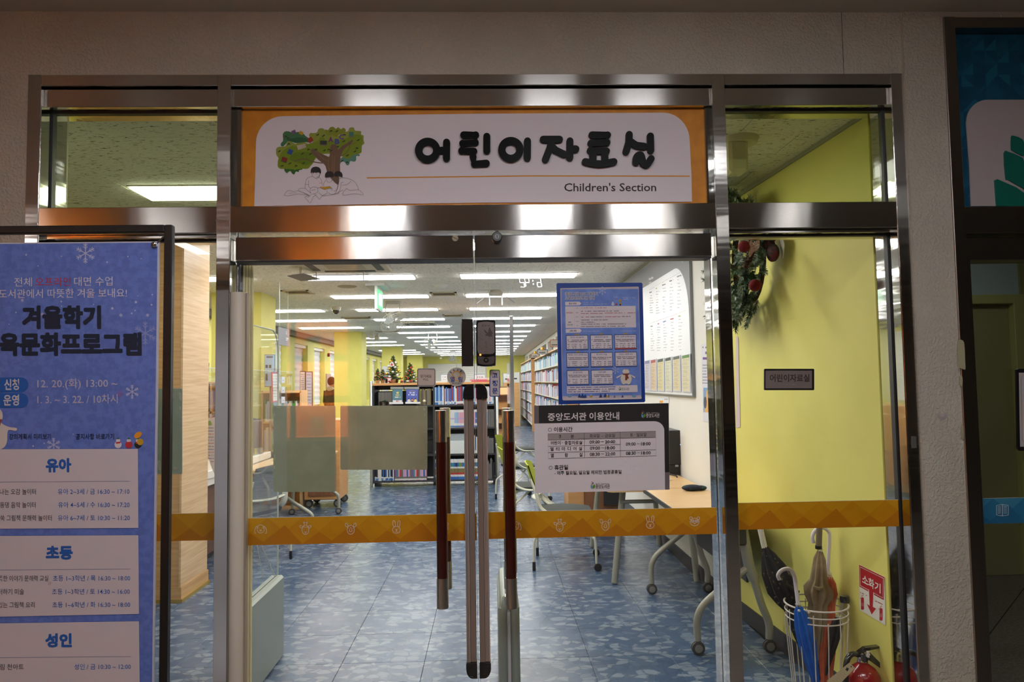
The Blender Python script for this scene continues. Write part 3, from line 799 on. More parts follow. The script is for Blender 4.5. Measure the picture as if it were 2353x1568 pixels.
blob([(262, 850), (300, 830), (380, 825), (460, 850), (580, 830), (585, 860), (530, 875), (520, 905), (470, 900), (440, 950), (400, 930), (370, 890), (330, 905), (310, 925), (270, 890)], G(60, 110, 34))
blob([(112, 540), (120, 480), (160, 455), (215, 450), (280, 440), (310, 380), (360, 335), (410, 370), (470, 400), (540, 345), (610, 345), (660, 385), (740, 400), (780, 350), (710, 260), (730, 205), (790, 205), (850, 190), (880, 130), (950, 118), (1000, 160), (1020, 220), (1070, 245), (1150, 190), (1190, 240), (1250, 250), (1290, 180), (1350, 180), (1410, 170), (1440, 110), (1510, 105), (1540, 160), (1640, 170), (1645, 230), (1690, 250), (1690, 330), (1705, 390), (1660, 430), (1655, 500), (1640, 565), (1560, 585), (1490, 600), (1440, 670), (1370, 665), (1290, 620), (1100, 580), (900, 600), (800, 700), (740, 780), (700, 840), (620, 850), (540, 830), (450, 868), (380, 825), (260, 850), (170, 840), (140, 780), (160, 670), (120, 600)], G(150, 160, 60))
D.up(1)
blob([(160, 660), (240, 520), (370, 450), (450, 440), (560, 480), (700, 400), (860, 350), (900, 290), (960, 270), (1020, 340), (1160, 330), (1300, 330), (1420, 280), (1540, 230), (1640, 250), (1680, 340), (1660, 430), (1655, 500), (1640, 565), (1500, 600), (1440, 660), (1350, 655), (1200, 560), (950, 570), (830, 660), (770, 760), (690, 830), (600, 845), (450, 858), (250, 845), (180, 830), (145, 760)], G(126, 148, 20))
blob([(360, 640), (450, 560), (600, 540), (760, 560), (810, 650), (760, 740), (640, 780), (500, 740), (380, 700)], G(106, 134, 8))
blob([(300, 320), (420, 300), (560, 280), (700, 330), (640, 365), (480, 380), (380, 350)], G(50, 100, 62))
D.up(1)
TR = G(120, 92, 72)
blob([(1030, 900), (1005, 800), (960, 750), (880, 690), (790, 600), (735, 530), (760, 490), (820, 490), (880, 550), (1010, 610), (1075, 630), (1085, 520), (1100, 430), (1150, 408), (1210, 430), (1230, 510), (1300, 440), (1380, 395), (1470, 335), (1505, 335), (1460, 400), (1340, 490), (1290, 600), (1265, 700), (1268, 900), (1250, 1000), (1230, 1140), (1120, 1040), (1060, 960)], TR, n=2)
D.line(smooth([(950, 745), (850, 735), (740, 710), (650, 672), (560, 678), (430, 712)], 4, False), 18, TR, 'tree_print')
D.line([(665, 670), (668, 575)], 9, TR, 'tree_print'); D.line(smooth([(1290, 620), (1380, 560), (1430, 480), (1450, 400)], 4, False), 13, TR, 'tree_print'); D.line([(1430, 410), (1555, 375)], 9, TR, 'tree_print')
D.up(1)
for q in ([(1070, 620), (1055, 760), (1075, 900)], [(1120, 600), (1130, 760), (1118, 900)], [(1165, 620), (1160, 800), (1165, 930)], [(820, 520), (930, 640), (1060, 720)]): D.line(smooth(q, 4, False), 8, G(150, 120, 84), 'tree_print')
for x, y, a in ((180, 530, 0), (295, 265, 1), (335, 295, .5), (350, 400, 1.2), (370, 750, 0), (230, 795, .5), (480, 795, 1), (615, 745, 0), (705, 500, 1), (595, 575, 0), (870, 235, 0), (840, 500, 1), (975, 250, 0), (990, 515, 0), (1110, 165, .7), (1230, 450, 0), (1215, 170, 0), (1340, 350, 0), (1350, 235, 1), (1600, 330, 0), (1580, 475, 1), (1540, 535, 0), (1405, 605, 0), (1310, 705, 0), (1400, 730, 1), (1110, 520, 0), (1070, 500, 1), (740, 580, 0)):
    D.circ(x, y, 24, G(44, 62, 30), 'leaf_print', 8, ry=11, rot=a-.6); D.circ(x-22, y+12, 18, G(70, 92, 34), 'leaf_print', 8, ry=9, rot=a+.5)
def quadp(cx, cy, w, h, a, c, e=None):
    ca, sa = math.cos(a), math.sin(a); f = lambda u, v: (cx+u*ca-v*sa, cy+u*sa+v*ca)
    D.poly([f(-w, -h), f(w, -h), f(w, h), f(-w, h)], G(*c), 'book_print')
    if e: D.poly([f(-w, h*.55), f(w, h*.55), f(w, h), f(-w, h)], G(*e), 'book_print')
D.up(1)
quadp(265, 688, 50, 45, .3, (130, 44, 32), (100, 80, 70)); quadp(370, 545, 42, 45, .45, (50, 80, 150)); quadp(732, 328, 45, 44, -.6, (160, 60, 24)); quadp(1470, 232, 40, 46, .08, (70, 128, 112), (120, 110, 100))
quadp(968, 388, 62, 45, .02, (60, 66, 56), (120, 108, 100)); quadp(432, 186, 38, 30, -.4, (128, 88, 140)); quadp(568, 205, 36, 28, .5, (210, 160, 30))
D.poly([(490, 430), (570, 415), (585, 490), (510, 512)], G(206, 190, 172), 'book_print'); D.poly([(570, 415), (635, 395), (660, 465), (585, 490)], G(196, 180, 160), 'book_print')
for ch, x, y, c in (('A', 1055, 365, (124, 60, 120)), ('B', 1172, 400, (84, 84, 150)), ('C', 1250, 318, (110, 90, 140))): D.text(ch, x, y, x+88, y, G(*c), 105, .05)
HA = G(50, 42, 44); LN = G(118, 106, 108)
D.up(1)
blob([(745, 935), (742, 870), (775, 825), (840, 812), (900, 835), (925, 890), (915, 940), (880, 912), (840, 922), (795, 915), (785, 940), (765, 905)], HA, 'hair_print')
blob([(1000, 1005), (1000, 945), (1030, 905), (1075, 895), (1125, 905), (1155, 950), (1150, 990), (1090, 1000), (1040, 1008)], HA, 'hair_print')
blob([(1160, 965), (1175, 915), (1225, 892), (1280, 905), (1310, 950), (1308, 1005), (1265, 985), (1230, 975), (1215, 1000), (1190, 985)], HA, 'hair_print')
def ln(*p): D.line(smooth(list(p), 4, False), 4.5, LN, 'line_drawing')
ln((760, 935), (775, 985), (815, 1015), (850, 1025), (890, 1000), (905, 940)); ln((835, 945), (860, 948)); ln((880, 990), (905, 955), (915, 930)); ln((845, 1000), (870, 995))
ln((780, 990), (720, 1000), (665, 1035), (640, 1130), (640, 1190), (680, 1240), (740, 1290)); ln((890, 1000), (930, 1050), (950, 1160)); ln((700, 1060), (705, 1170), (740, 1200)); ln((640, 1135), (700, 1132)); ln((890, 1110), (945, 1105))
ln((1015, 1015), (1030, 1070), (1070, 1095), (1115, 1070), (1130, 1005)); ln((1045, 1025), (1062, 1028)); ln((1090, 1025), (1110, 1022)); ln((1010, 1060), (975, 1110), (975, 1170)); ln((1130, 1050), (1190, 1090), (1225, 1150), (1200, 1240), (1160, 1250))
ln((1170, 1000), (1175, 1040), (1215, 1080), (1250, 1040), (1270, 990)); ln((1245, 1035), (1330, 1010), (1440, 1035), (1530, 1085), (1590, 1180), (1600, 1230)); ln((1250, 1050), (1240, 1130), (1210, 1240), (1160, 1310)); ln((1285, 1100), (1280, 1180), (1240, 1290))
ln((1290, 1100), (1330, 1090)); ln((1310, 1150), (1400, 1130), (1470, 1070)); ln((1380, 1200), (1450, 1240), (1600, 1230), (1690, 1320), (1560, 1300), (1450, 1310), (1340, 1330), (1315, 1290), (1380, 1210))
ln((640, 1200), (550, 1205), (520, 1235), (600, 1280), (720, 1335)); ln((740, 1290), (730, 1220), (780, 1180), (850, 1190), (870, 1260), (810, 1300), (740, 1310)); ln((260, 1325), (300, 1265), (350, 1240), (430, 1260), (520, 1250), (700, 1320)); ln((260, 1325), (330, 1338), (430, 1320), (540, 1305), (720, 1340))
ln((740, 1320), (700, 1360), (650, 1350), (640, 1370), (700, 1440), (730, 1470), (760, 1420), (790, 1350), (850, 1320)); ln((860, 1200), (910, 1190), (975, 1215)); ln((980, 1220), (1030, 1190), (1100, 1200), (1130, 1240)); ln((1030, 1240), (1030, 1290), (930, 1350), (900, 1400), (850, 1350), (800, 1300))
ln((880, 1280), (960, 1330), (1100, 1320), (1250, 1290)); ln((1060, 1280), (1140, 1310), (1330, 1230)); ln((760, 1240), (830, 1225)); ln((350, 1290), (480, 1285)); ln((655, 1390), (690, 1425))
D.poly([(895, 1170), (960, 1180), (1080, 1165), (1145, 1215), (1090, 1190), (985, 1225)], G(212, 160, 16), 'book_print')
D.build(sg)

# ------------------------------------------------------------------ vinyl safety bands on the glass
def animals(D, k, cx, cy, m, s=1.0):
    A = lambda x, y, r, a0, a1, ry=None, rot=0: D.arc(cx+x*s, cy+y*s, r*s, a0, a1, 1.35*s, m, (ry or r)*s, 'animal_outline', 12, rot)
    C = lambda x, y, r: D.circ(cx+x*s, cy+y*s, r*s, m, 'animal_outline', 8)
    Ln = lambda *p: D.line([(cx+a*s, cy+b*s) for a, b in p], 1.35*s, m, 'animal_outline')
    if k == 0:   # dog
        A(0, 0, 8.5, 0, 360, 9.5); A(-10, 2, 3, 60, 330, 8.5, .25); A(10, 2, 3, -150, 120, 8.5, -.25); C(-4, -2, .9); C(4, -2, .9); A(0, 3.5, 2, 0, 360, 1.5)
    if k == 1:   # giraffe
        A(0, 3, 8, 0, 360, 11); A(-9.5, -4, 4.5, 0, 360, 2.4, .6); A(9.5, -4, 4.5, 0, 360, 2.4, -.6); Ln((-3, -8), (-3, -12)); Ln((3, -8), (3, -12)); A(-3, -13.5, 1.5, 0, 360); A(3, -13.5, 1.5, 0, 360); C(-3.5, 2, .8); C(3.5, 2, .8); Ln((-3, 7), (0, 9), (3, 7)); Ln((0, 9), (0, 12)); A(0, -6, 4.5, 10, 170, 3)
    if k == 2:   # rhinoceros
        A(0, 3, 8.5, 0, 360, 10.5); A(-9.5, -8, 3, 0, 360, 4.5, -.3); A(9.5, -8, 3, 0, 360, 4.5, .3); A(0, 4, 3.2, 0, 180, 3.4); Ln((-3.2, 4), (0, -4), (3.2, 4)); C(-5.5, -1, .8); C(5.5, -1, .8)
    if k == 3:   # rabbit
        A(0, 5, 9, 0, 360, 8); A(-5.5, -9, 3, 0, 360, 7.5, -.12); A(5.5, -9, 3, 0, 360, 7.5, .12); C(-4, 2.5, .8); C(4, 2.5, .8); A(0, 5, 1.6, 0, 360, 1.2); Ln((0, 6), (0, 8)); Ln((-2.2, 10), (0, 8), (2.2, 10))
    if k == 4:   # panda
        A(0, 1, 10.5, 0, 360, 9); A(-8.5, -8, 3, 100, 400); A(8.5, -8, 3, 140, 440); A(-4.5, -1, 3.4, 0, 360); A(4.5, -1, 3.4, 0, 360); A(-4.5, -1, 1.2, 0, 360); A(4.5, -1, 1.2, 0, 360); Ln((-1, 3), (0, 4), (1, 3)); Ln((0, 4), (-1.5, 6)); Ln((0, 4), (1.5, 6))
def band(name, label, xa, xb, y0, y1, z0, z1, icons, mo, mh, ml, mi, seed=0):
    t = thing(name, label, 'glass band', ((xa+xb)/2, y0, z0), group='coloured safety bands on the glass')
    MB().box(xa, xb, y0, y1, z0, z1).build('band_film', mo, t)
    D = Draw((0, y0, 0), (0, -1, 0)); D.L = 0
    h = z1-z0; p = h*1.28; k = 0; x = xa-p*.4
    hm, hl = MB(), MB()
    def clip(poly):
        # clip polygon to x in [xa,xb], z in [z0,z1]
        for ax, lim, sg_ in ((0, xa, 1), (0, xb, -1), (1, z0, 1), (1, z1, -1)):
            o = []
            for a, b in zip(poly, poly[1:]+poly[:1]):
                da, db = sg_*(a[ax]-lim), sg_*(b[ax]-lim)
                if da >= 0: o.append(a)
                if da*db < 0: tt = da/(da-db); o.append((a[0]+(b[0]-a[0])*tt, a[1]+(b[1]-a[1])*tt))
            poly = o
            if len(poly) < 3: return None
        return poly
    while x < xb+p:
        q = clip([(x, z1), (x+p*.5, z1-h*.52), (x+p, z1)])
        if q: hl.add([(a, y0-.0003, b) for a, b in q], [tuple(range(len(q)))])
        q = clip([(x-p*.25, z0), (x+p*.5, z0+h*.72), (x+p*1.02, z0)]) if k % 2 else clip([(x, z0), (x+p*.5, z0+h*.45), (x+p, z0)])
        if q: hm.add([(a, y0-.0005-(k % 2)*.0002, b) for a, b in q], [tuple(range(len(q)))])
        x += p; k += 1
    hl.build('diamond_print', ml, t); hm.build('diamond_print', mh, t)
    if icons:
        D.L = 2
        for k, cx, cy in icons: animals(D, k, cx, cy, mi)
        D.build(t)
    MB().box(xa, xb, y0-.0002, y1, z1, z1+.0012).build('band_edge', cmat((214, 206, 190)), t)
    return t
M_icon = cmat((232, 210, 190))
yb = YG-.0062
zb0, zb1 = at(1100, 1242, Y=yb).z, at(1100, 1180.5, Y=yb).z
zl0, zl1 = at(440, 1243, Y=yb).z, at(440, 1180.5, Y=yb).z
band('safety_band', 'orange diamond-pattern band across the left door glass, from dog to rabbit and panda', XJ[1][1]+.05, XM-.004, yb, yb+.0008, zb0, zb1, [(0, 599, 1216), (1, 702, 1215), (2, 806, 1215), (3, 911, 1213), (4, 1019, 1213)], M_orange, M_orange_d, M_orange_l, M_icon)
zr_0, zr_1 = at(1400, 1233, Y=yb).z, at(1400, 1172, Y=yb).z
band('safety_band', 'orange diamond-pattern band across the right door glass, panda face at its right end', XM+.004, XJ[2][0]-.014, yb, yb+.0008, zr_0, zr_1, [(0, 1184, 1208), (1, 1286, 1208), (2, 1391, 1206), (3, 1494, 1202), (4, 1596, 1199)], M_orange, M_orange_d, M_orange_l, M_icon)
band('safety_band', 'plain orange diamond-pattern band on the left side window behind the poster stand', XJ[0][1]+.012, XJ[1][0]-.012, yb, yb+.0008, zl0, zl1, None, M_orange, M_orange_d, M_orange_l, M_icon)
zs0, zs1 = at(1880, 1214, Y=yb).z, at(1880, 1153, Y=yb).z
band('safety_band', 'plain orange diamond-pattern band on the right side window above the umbrella stand', XJ[2][1]+.004, XJ[3][0]-.008, yb, yb+.0008, zs0, zs1, None, M_orange, M_orange_d, M_orange_l, M_icon)
# ------------------------------------------------------------------ stickers on the door glass
M_pl = cmat((206, 190, 180), .5); M_navy = cmat((38, 66, 150), .5)
def sticker(name, label, y=YG-.0058):
    return thing(name, label, 'sticker', (0, y, 0)), Draw((0, y, 0), (0, -1, 0))
t, D = sticker('pull_sticker', 'square grey sticker reading PULL on the left door glass')
D.zoom(840, 820, 4.9)
D.rr(580, 130, 790, 336, 24, mat('clear_backing', (.55, .56, .55), .2), 'backing', th=.001)
D.up(4).rr(584, 137, 782, 328, 20, cmat((60, 54, 52)), 'border'); D.up(1).rr(590, 142, 777, 323, 17, M_pl, 'face')
D.up(1).text('당기세요', 618, 236, 744, 236, cmat((70, 60, 62)), 34, .015).text('PULL', 652, 270, 710, 270, cmat((92, 80, 80)), 31, .01); D.bars(712, 768, 150, 4, cmat((110, 100, 98)), 3)
D.build(t)
t, D = sticker('open_sticker', 'round white sticker with a smiling face and blue rays on the left door')
D.zoom(840, 820, 4.9).circ(1023, 228, 106, cmat((196, 190, 180)), 'backing', 36, th=.001)
D.up(4); OR = cmat((222, 156, 50))
D.arc(1025, 205, 44, -250, 70, 13, OR, ry=42, name='face_print', n=24); D.line([(985, 235), (1000, 265), (1055, 275)], 8, OR, 'face_print'); D.arc(1042, 215, 10, 20, 160, 4, OR, name='face_print', n=6); D.line([(1036, 212), (1030, 220)], 3, OR, 'face_print'); D.line([(1055, 210), (1050, 220)], 3, OR, 'face_print')
for a, b, c, d in ((950, 168, 972, 186), (990, 143, 998, 163), (1040, 140, 1035, 160), (1082, 155, 1064, 172)): D.line([(a, b), (c, d)], 10, M_navy, 'ray_print')
D.up(1).text('열', 953, 280, 1003, 280, M_navy, 56, .02).text('림', 1045, 280, 1090, 280, M_navy, 56, .02).text('에너지절약', 975, 309, 1078, 309, cmat((50, 46, 50)), 20, .01)
D.build(t)
t, D = sticker('fixed_door_sticker', 'upright sticker with green and blue border reading three syllables on the right door')
D.zoom(1040, 720, 7.125).rr(604, 925, 777, 1368, 30, cmat((34, 70, 150)), 'border_blue', th=.0012)
D.up(4).poly([(604, 1030), (604, 955)]+arcpts(634, 955, 30, 30, 180, 270, 5)+arcpts(747, 955, 30, 30, 270, 360, 5)+[(777, 1030)], cmat((88, 160, 40)), 'border_green')
D.up(1).rr(617, 940, 765, 1355, 20, cmat((206, 196, 196)), 'face')
D.up(1)
for ch, yy in (('고', 1056), ('정', 1184), ('문', 1308)): D.text(ch, 648, yy, 738, yy, M_navy, 84, .03)
D.build(t)

# ------------------------------------------------------------------ library logo
def logo(D, x, y, s, light, tiny=True):
    """open book logo with the library's name, left end at x,y; s = height of the name"""
    f = lambda a, b: (x+a*s, y+b*s)
    D.poly([f(0, .15), f(.45, .4), f(.45, 1.25), f(0, .95)], cmat((110, 160, 205)), 'logo')
    D.poly([f(.5, .4), f(1.1, 0), f(1.1, .85), f(.5, 1.25)], cmat((96, 150, 30)), 'logo')
    D.poly([f(.1, -.3), f(.4, -.15), f(.4, .2), f(.1, .0)], cmat((225, 180, 40)), 'logo')
    D.poly([f(.45, -.45), f(.72, -.55), f(.72, -.1), f(.45, .15)], cmat((60, 96, 170)), 'logo')
    D.circ(*f(.35, -.55), .12*s, cmat((200, 60, 50)), 'logo', 8)
    D.text('중앙도서관', x+1.25*s, y+1.05*s, x+4.9*s, y+1.0*s, light, s*1.05, .01)
    D.text('울산 북구', x+1.3*s, y-.05*s, x+2.3*s, y-.07*s, light, s*.26); D.bars(x+2.7*s, x+4.85*s, y-.15*s, s*.1, light, 5)

# ------------------------------------------------------------------ opening-hours notice
YN = YG-.0075
nb = thing('hours_notice', 'grey and black notice board of opening hours on the right door', 'notice', (0, YN, 0))
D = Draw((0, YN, 0), (0, -1, 0)).zoom(1180, 900, 4.48)
BL = [(212, 146), (1596, 120), (1606, 1010), (222, 1048)]
M_nt = cmat((40, 34, 32))
D.quad(BL, mat('notice_base', srgb((238, 228, 232)), .5), 'notice_board', th=.003); MBn = D
D.p = V3((0, YN-.0034, 0))
D.poly([(212, 146), (1596, 120), (1605, 832), (1558, 833), (1552, 420)]+arcpts(1452, 405, 100, 98, 0, -90, 8)+[(1300, 308), (212, 331)], cmat((34, 30, 28)), 'header_print')
D.poly([(1558, 833), (1605, 832), (1606, 1010), (1560, 1011)], cmat((120, 108, 110)), 'corner_print'); D.up(1).poly([(212, 146), (260, 145), (262, 329), (212, 331)], cmat((116, 104, 106)), 'corner_print')
D.up(1).text('중앙도서관', 352, 296, 750, 289, cmat((232, 222, 222)), 74, .02).text('이용안내', 780, 288, 1088, 283, cmat((232, 222, 222)), 74, .02)
logo(D, 1316, 226, 38, cmat((225, 216, 216)))
def T(s, x0, y0, x1, y1, h, b=.012): D.text(s, x0, y0, x1, y1, M_nt, h, b)
D.arc(375, 395, 18, 0, 360, 3.5, M_nt); T('이용시간', 416, 413, 606, 410, 46, .02)
D.quad([(352, 436), (1463, 409), (1463, 472), (354, 501)], cmat((168, 156, 156)), 'table_header')
D.up(1); W = 3
for pts in ([(352, 436), (1463, 409), (1467, 663), (357, 692)],): D.line(pts, W, M_nt, 'table_rule', True)
D.line([(354, 501), (1463, 472)], W, M_nt, 'table_rule'); D.line([(355, 566), (1098, 547)], W, M_nt, 'table_rule'); D.line([(356, 631), (1465, 600)], W, M_nt, 'table_rule')
D.line([(727, 428), (731, 683)], W, M_nt, 'table_rule'); D.line([(1096, 420), (1100, 674)], W, M_nt, 'table_rule')
T('구', 462, 484, 492, 483, 38); T('분', 588, 481, 622, 480, 38); T('화요일', 784, 474, 884, 472, 36); T('~', 902, 470, 926, 469, 24); T('금요일', 940, 471, 1044, 468, 36); T('토', 1198, 464, 1230, 463, 34); T('·', 1243, 462, 1249, 462, 34); T('일요일', 1266, 462, 1366, 459, 36)
T('어린이', 382, 548, 484, 545, 38); T('·', 498, 542, 505, 542, 36); T('종합자료실', 525, 546, 706, 541, 38)
for i, ch in enumerate('멀티미디어실'): T(ch, 380+i*58.5, 610-i*1.3, 412+i*58.5, 609-i*1.3, 36)
for ch, x in (('열', 382), ('람', 528), ('실', 676)): T(ch, x, 676-(x-382)*.027, x+32, 675-(x-382)*.027, 38)
for s, x0, y0, x1, y1 in (('09:00', 782, 538, 888, 535), ('20:00', 942, 535, 1045, 532), ('09:00', 787, 601, 890, 598), ('18:00', 942, 598, 1044, 595), ('08:30', 785, 664, 888, 661), ('22:00', 944, 660, 1047, 657), ('09:00', 1156, 559, 1256, 556), ('18:00', 1312, 556, 1410, 553), ('08:30', 1157, 653, 1258, 650), ('18:00', 1313, 650, 1411, 647)):
    T(s, x0, y0, x1, y1, 40, .018)
    if x0 < 800 or x0 in (1156, 1157): T('~', x1+14, y1-10, x1+42, y1-11, 26, .018)
D.arc(382, 786, 18, 0, 360, 3.5, M_nt); T('휴관일', 420, 803, 560, 800, 46, .02); T('- 매주 월요일, 일요일 제외한 법정공휴일', 422, 857, 1110, 843, 38, .012)
logo(D, 794, 955, 40, M_nt)
D.build(nb)

# ------------------------------------------------------------------ blue-framed programme poster
YP = YG-.010
pp = thing('programme_poster', 'blue-framed winter programme poster with snowman on the right door glass', 'poster', (0, YP, 0))
D = Draw((0, YP, 0), (0, -1, 0)).zoom(1160, 590, 4.238)
M_bf = mat('blue_frame', srgb((8, 60, 150)), .4); M_pb = mixmat('poster_blue', srgb((116, 148, 226)), srgb((102, 132, 212)), 18, rough=.5)
M_pc = cmat((228, 218, 224)); M_pt = cmat((70, 66, 84)); M_pr = cmat((170, 60, 66)); M_ph = cmat((60, 80, 150)); M_gold = cmat((196, 156, 40)); M_snow = cmat((206, 206, 220))
a = (501, 256); b = (1337, 256); c = (1364, 1418); d = (525, 1440)
D.poly([(501, 270), (512, 260), (1326, 256), (1338, 266), (1352, 850), (1364, 1408), (1354, 1419), (534, 1440), (523, 1430), (512, 800)], M_bf, 'frame', th=.006)
D.p = V3((0, YP-.0064, 0))
D.poly([(540, 308), (1300, 292), (1305, 300), (1330, 1382), (1318, 1388), (570, 1404), (560, 1392), (548, 800)], cmat((200, 186, 190)), 'paper')
D.up(1).poly([(550, 318), (1300, 314), (1325, 1350), (562, 1360)], M_pb, 'blue_ground')
D.up(1).zoom(1270, 640, 9.8)
W_ = cmat((214, 212, 222))
for s, x0, y0, x1, y1 in (('중앙도서관 2023 겨울학기', 280, 382, 1010, 376), ('교육문화프로그램 안내', 282, 478, 936, 470)):
    D.text(s, x0, y0, x1, y1, W_, 72, .02, fat=4); D.up(1).text(s, x0+6, y0-2, x1-6, y1-2, cmat((56, 60, 96)), 66, .008); D.up(-1)
def flake(D, x, y, r, m, w=None, arms=6):
    w = w or r*.1
    for k in range(arms):
        a = math.pi*2*k/arms+math.pi/6*0+math.pi/2; ca, sa = math.cos(a), math.sin(a)
        D.line([(x, y), (x+r*ca, y+r*sa)], w, m, 'snowflake_print')
        for q in (.45, .7):
            for e in (.7, -.7):
                D.line([(x+r*q*ca, y+r*q*sa), (x+r*q*ca+r*.3*math.cos(a+e), y+r*q*sa+r*.3*math.sin(a+e))], w*.8, m, 'snowflake_print')
M_fl = cmat((176, 182, 216))
flake(D, 1118, 280, 95, M_fl)
D.poly([(280, 528), (600, 524), (645, 566), (604, 608), (284, 614)], M_pc, 'label_print'); D.poly([(292, 1142), (612, 1134), (656, 1178), (614, 1220), (294, 1228)], M_pc, 'label_print')
D.poly([(282, 632), (1866, 620), (1876, 1104), (292, 1120)], M_pc, 'table_print')
D.up(1).text('접수 안내', 368, 588, 528, 585, M_pt, 40, .03).text('교육 과정', 378, 1202, 534, 1199, M_pt, 40, .03)
D.bars(670, 920, 545, 16, M_fl, 1, .2, slope=-.01); D.bars(675, 1240, 585, 16, M_fl, 2, .2, slope=-.01); D.bars(672, 1062, 1194, 18, M_fl, 3, .2, slope=-.01); D.bars(1520, 1870, 1188, 16, M_fl, 4, .2, slope=-.01)
D.text('12. 20.(화) 13:00 ~ 12. 26.(월) 18:00', 640, 678, 1212, 674, M_pr, 28, .01)
D.text('기간', 520, 684, 570, 683, M_pt, 26).text('방법', 520, 786, 572, 785, M_pt, 26).text('대기', 520, 882, 574, 881, M_pt, 26).text('수강료', 512, 982, 586, 981, M_pt, 26).text('기타', 528, 1078, 578, 1077, M_pt, 26)
D.text('온라인접수', 306, 790, 458, 788, M_pr, 32, .02).text('필독', 352, 1004, 414, 1003, cmat((60, 100, 90)), 32, .02).text('유의사항', 326, 1062, 452, 1060, cmat((60, 90, 90)), 30, .02)
for x0, x1, y, m in ((636, 1490, 744, M_pt), (636, 1130, 793, M_pr), (1160, 1860, 784, M_pr), (636, 820, 874, M_pr), (850, 1150, 872, M_pt), (1155, 1545, 868, M_pr), (1555, 1755, 862, M_pt), (640, 1240, 940, M_pt), (640, 955, 990, M_pt), (640, 1655, 1036, M_pt), (640, 1630, 1085, M_pt)):
    D.bars(x0, x1, y, 17, m, 7, .22, 'small_print', -.008)
for y in (705, 825, 915, 1015): D.line([(600, y), (1870, y-10)], 1.6, cmat((180, 160, 170)), 'table_rule')
for x in (480, 606): D.line([(x, 640), (x+8, 1112)], 1.6, cmat((180, 160, 170)), 'table_rule')
tit = ['신나는 오감 놀이터', '딩동댕 음악 놀이터', '쑥쑥 그림책 문해력 놀이터', '똑똑한 이야기 문해력 교실', '책 더하기 미술', '맛있는 그림책 요리', '꽃그림 천아트', '오일파스텔화']
boxes = [(300, 1288, 495, 1), (842, 1282, 495, 1), (1386, 1276, 495, 1)]
n = 0
for r in range(3):
    for c_ in range(3):
        if r == 2 and c_ == 2: continue
        x0 = 302+c_*545+r*9; y0 = 1272+r*395-c_*8
        D.poly([(x0-8, y0+6), (x0+490, y0), (x0+500, y0+345), (x0+2, y0+355)], cmat((52, 76, 140)), 'card_border')
        D.up(1).poly([(x0+8, y0+24), (x0+478, y0+16), (x0+486, y0+315), (x0+16, y0+322)], M_pc, 'card_print')
        D.poly([(x0+200, y0+2), (x0+200, y0-18), (x0+232, y0-20), (x0+245, y0-42), (x0+258, y0-20), (x0+290, y0-20), (x0+290, y0+2)], M_gold, 'clip_print')
        w = len(tit[n])*15; cx = x0+245
        D.up(1).text(tit[n], cx-w, y0+74, cx+w, y0+71, M_ph, 36, .01)
        for i in range(2): D.bars(x0+30+i*20, x0+465-i*25, y0+122+i*35, 17, M_pt, n*7+i, .15, 'small_print')
        for i in range(3):
            for (u, v) in ((30, 75), (120+10*(i == 1), 240), (300, 345), (385, 470)): D.bars(x0+u, x0+v, y0+215+i*40, 15, M_ph if (i == 0 and u == 120) else M_pt, n*5+i, .15, 'small_print')
        D.up(-2); n += 1
D.up(2).poly([(1400, 1570), (1872, 1562), (1874, 1590), (1402, 1600)], M_pr, 'card_note'); D.up(-2)
# snowman (drawn in second crop)
D.zoom(1270, 780, 9.8)
flake(D, 1410, 700, 85, M_fl)
D.up(1).poly(smooth([(1580, 1020), (1540, 950), (1525, 870), (1545, 820), (1450, 880), (1440, 850), (1540, 800), (1600, 780), (1570, 730), (1590, 690), (1645, 670), (1705, 690), (1725, 740), (1700, 785), (1760, 800), (1850, 840), (1855, 868), (1840, 875), (1760, 825), (1778, 880), (1760, 960), (1720, 1020), (1680, 1005), (1640, 1000), (1610, 1015)], 3), cmat((226, 214, 200)), 'snowman_print')
D.up(1).poly([(1575, 775), (1720, 765), (1715, 795), (1690, 810), (1715, 880), (1680, 888), (1672, 925), (1628, 925), (1635, 810), (1580, 800)], cmat((140, 44, 34)), 'scarf_print'); D.poly([(1640, 770), (1700, 790), (1660, 800)], cmat((60, 110, 50)), 'scarf_print')
for y in (840, 870, 900): D.line([(1630, y), (1690, y-4)], 5, cmat((60, 100, 50)), 'scarf_print')
D.poly([(1560, 1022), (1612, 1020), (1612, 1032), (1562, 1034)], M_dark, 'snowman_print'); D.poly([(1690, 1020), (1740, 1018), (1742, 1030), (1692, 1032)], M_dark, 'snowman_print'); D.circ(1646, 678, 10, M_pr, 'snowman_print')
D.poly([(320, 1062), (1905, 1030), (1912, 1190), (322, 1222)], M_pc, 'footer_print'); D.up(1)
for i, w in enumerate((1415, 1400, 1285)): D.bars(340, w, 1092+i*48, 22, M_ph, i+40, .15, 'small_print', -.018)
logo(D, 1485, 1098, 48, M_pt)
D.poly(smooth([(230, 1330), (330, 1300), (440, 1322), (560, 1310), (700, 1330), (860, 1312), (1000, 1325), (1200, 1308), (1400, 1318), (1600, 1300), (1800, 1310), (1980, 1290), (1990, 1340), (1900, 1345), (1100, 1365), (300, 1375), (235, 1360)], 3), cmat((212, 200, 206)), 'snow_print')
for x, h_, w in ((600, 90, 40), (670, 100, 50), (730, 80, 40), (1080, 90, 40), (1180, 100, 50), (1250, 70, 30), (1390, 50, 18), (1570, 60, 30)): D.poly([(x-w, 1312), (x, 1312-h_), (x+w, 1308)], cmat((26, 60, 130)), 'tree_print')
for x in (380, 1830): D.circ(x, 1275, 50, cmat((120, 160, 200)), 'igloo_print', 14, ry=40)
for x in (865, 1228): D.circ(x, 1290, 28, M_gold, 'figure_print', 10); D.circ(x, 1252, 14, M_snow, 'figure_print', 10)
D.zoom(1270, 640, 9.8)
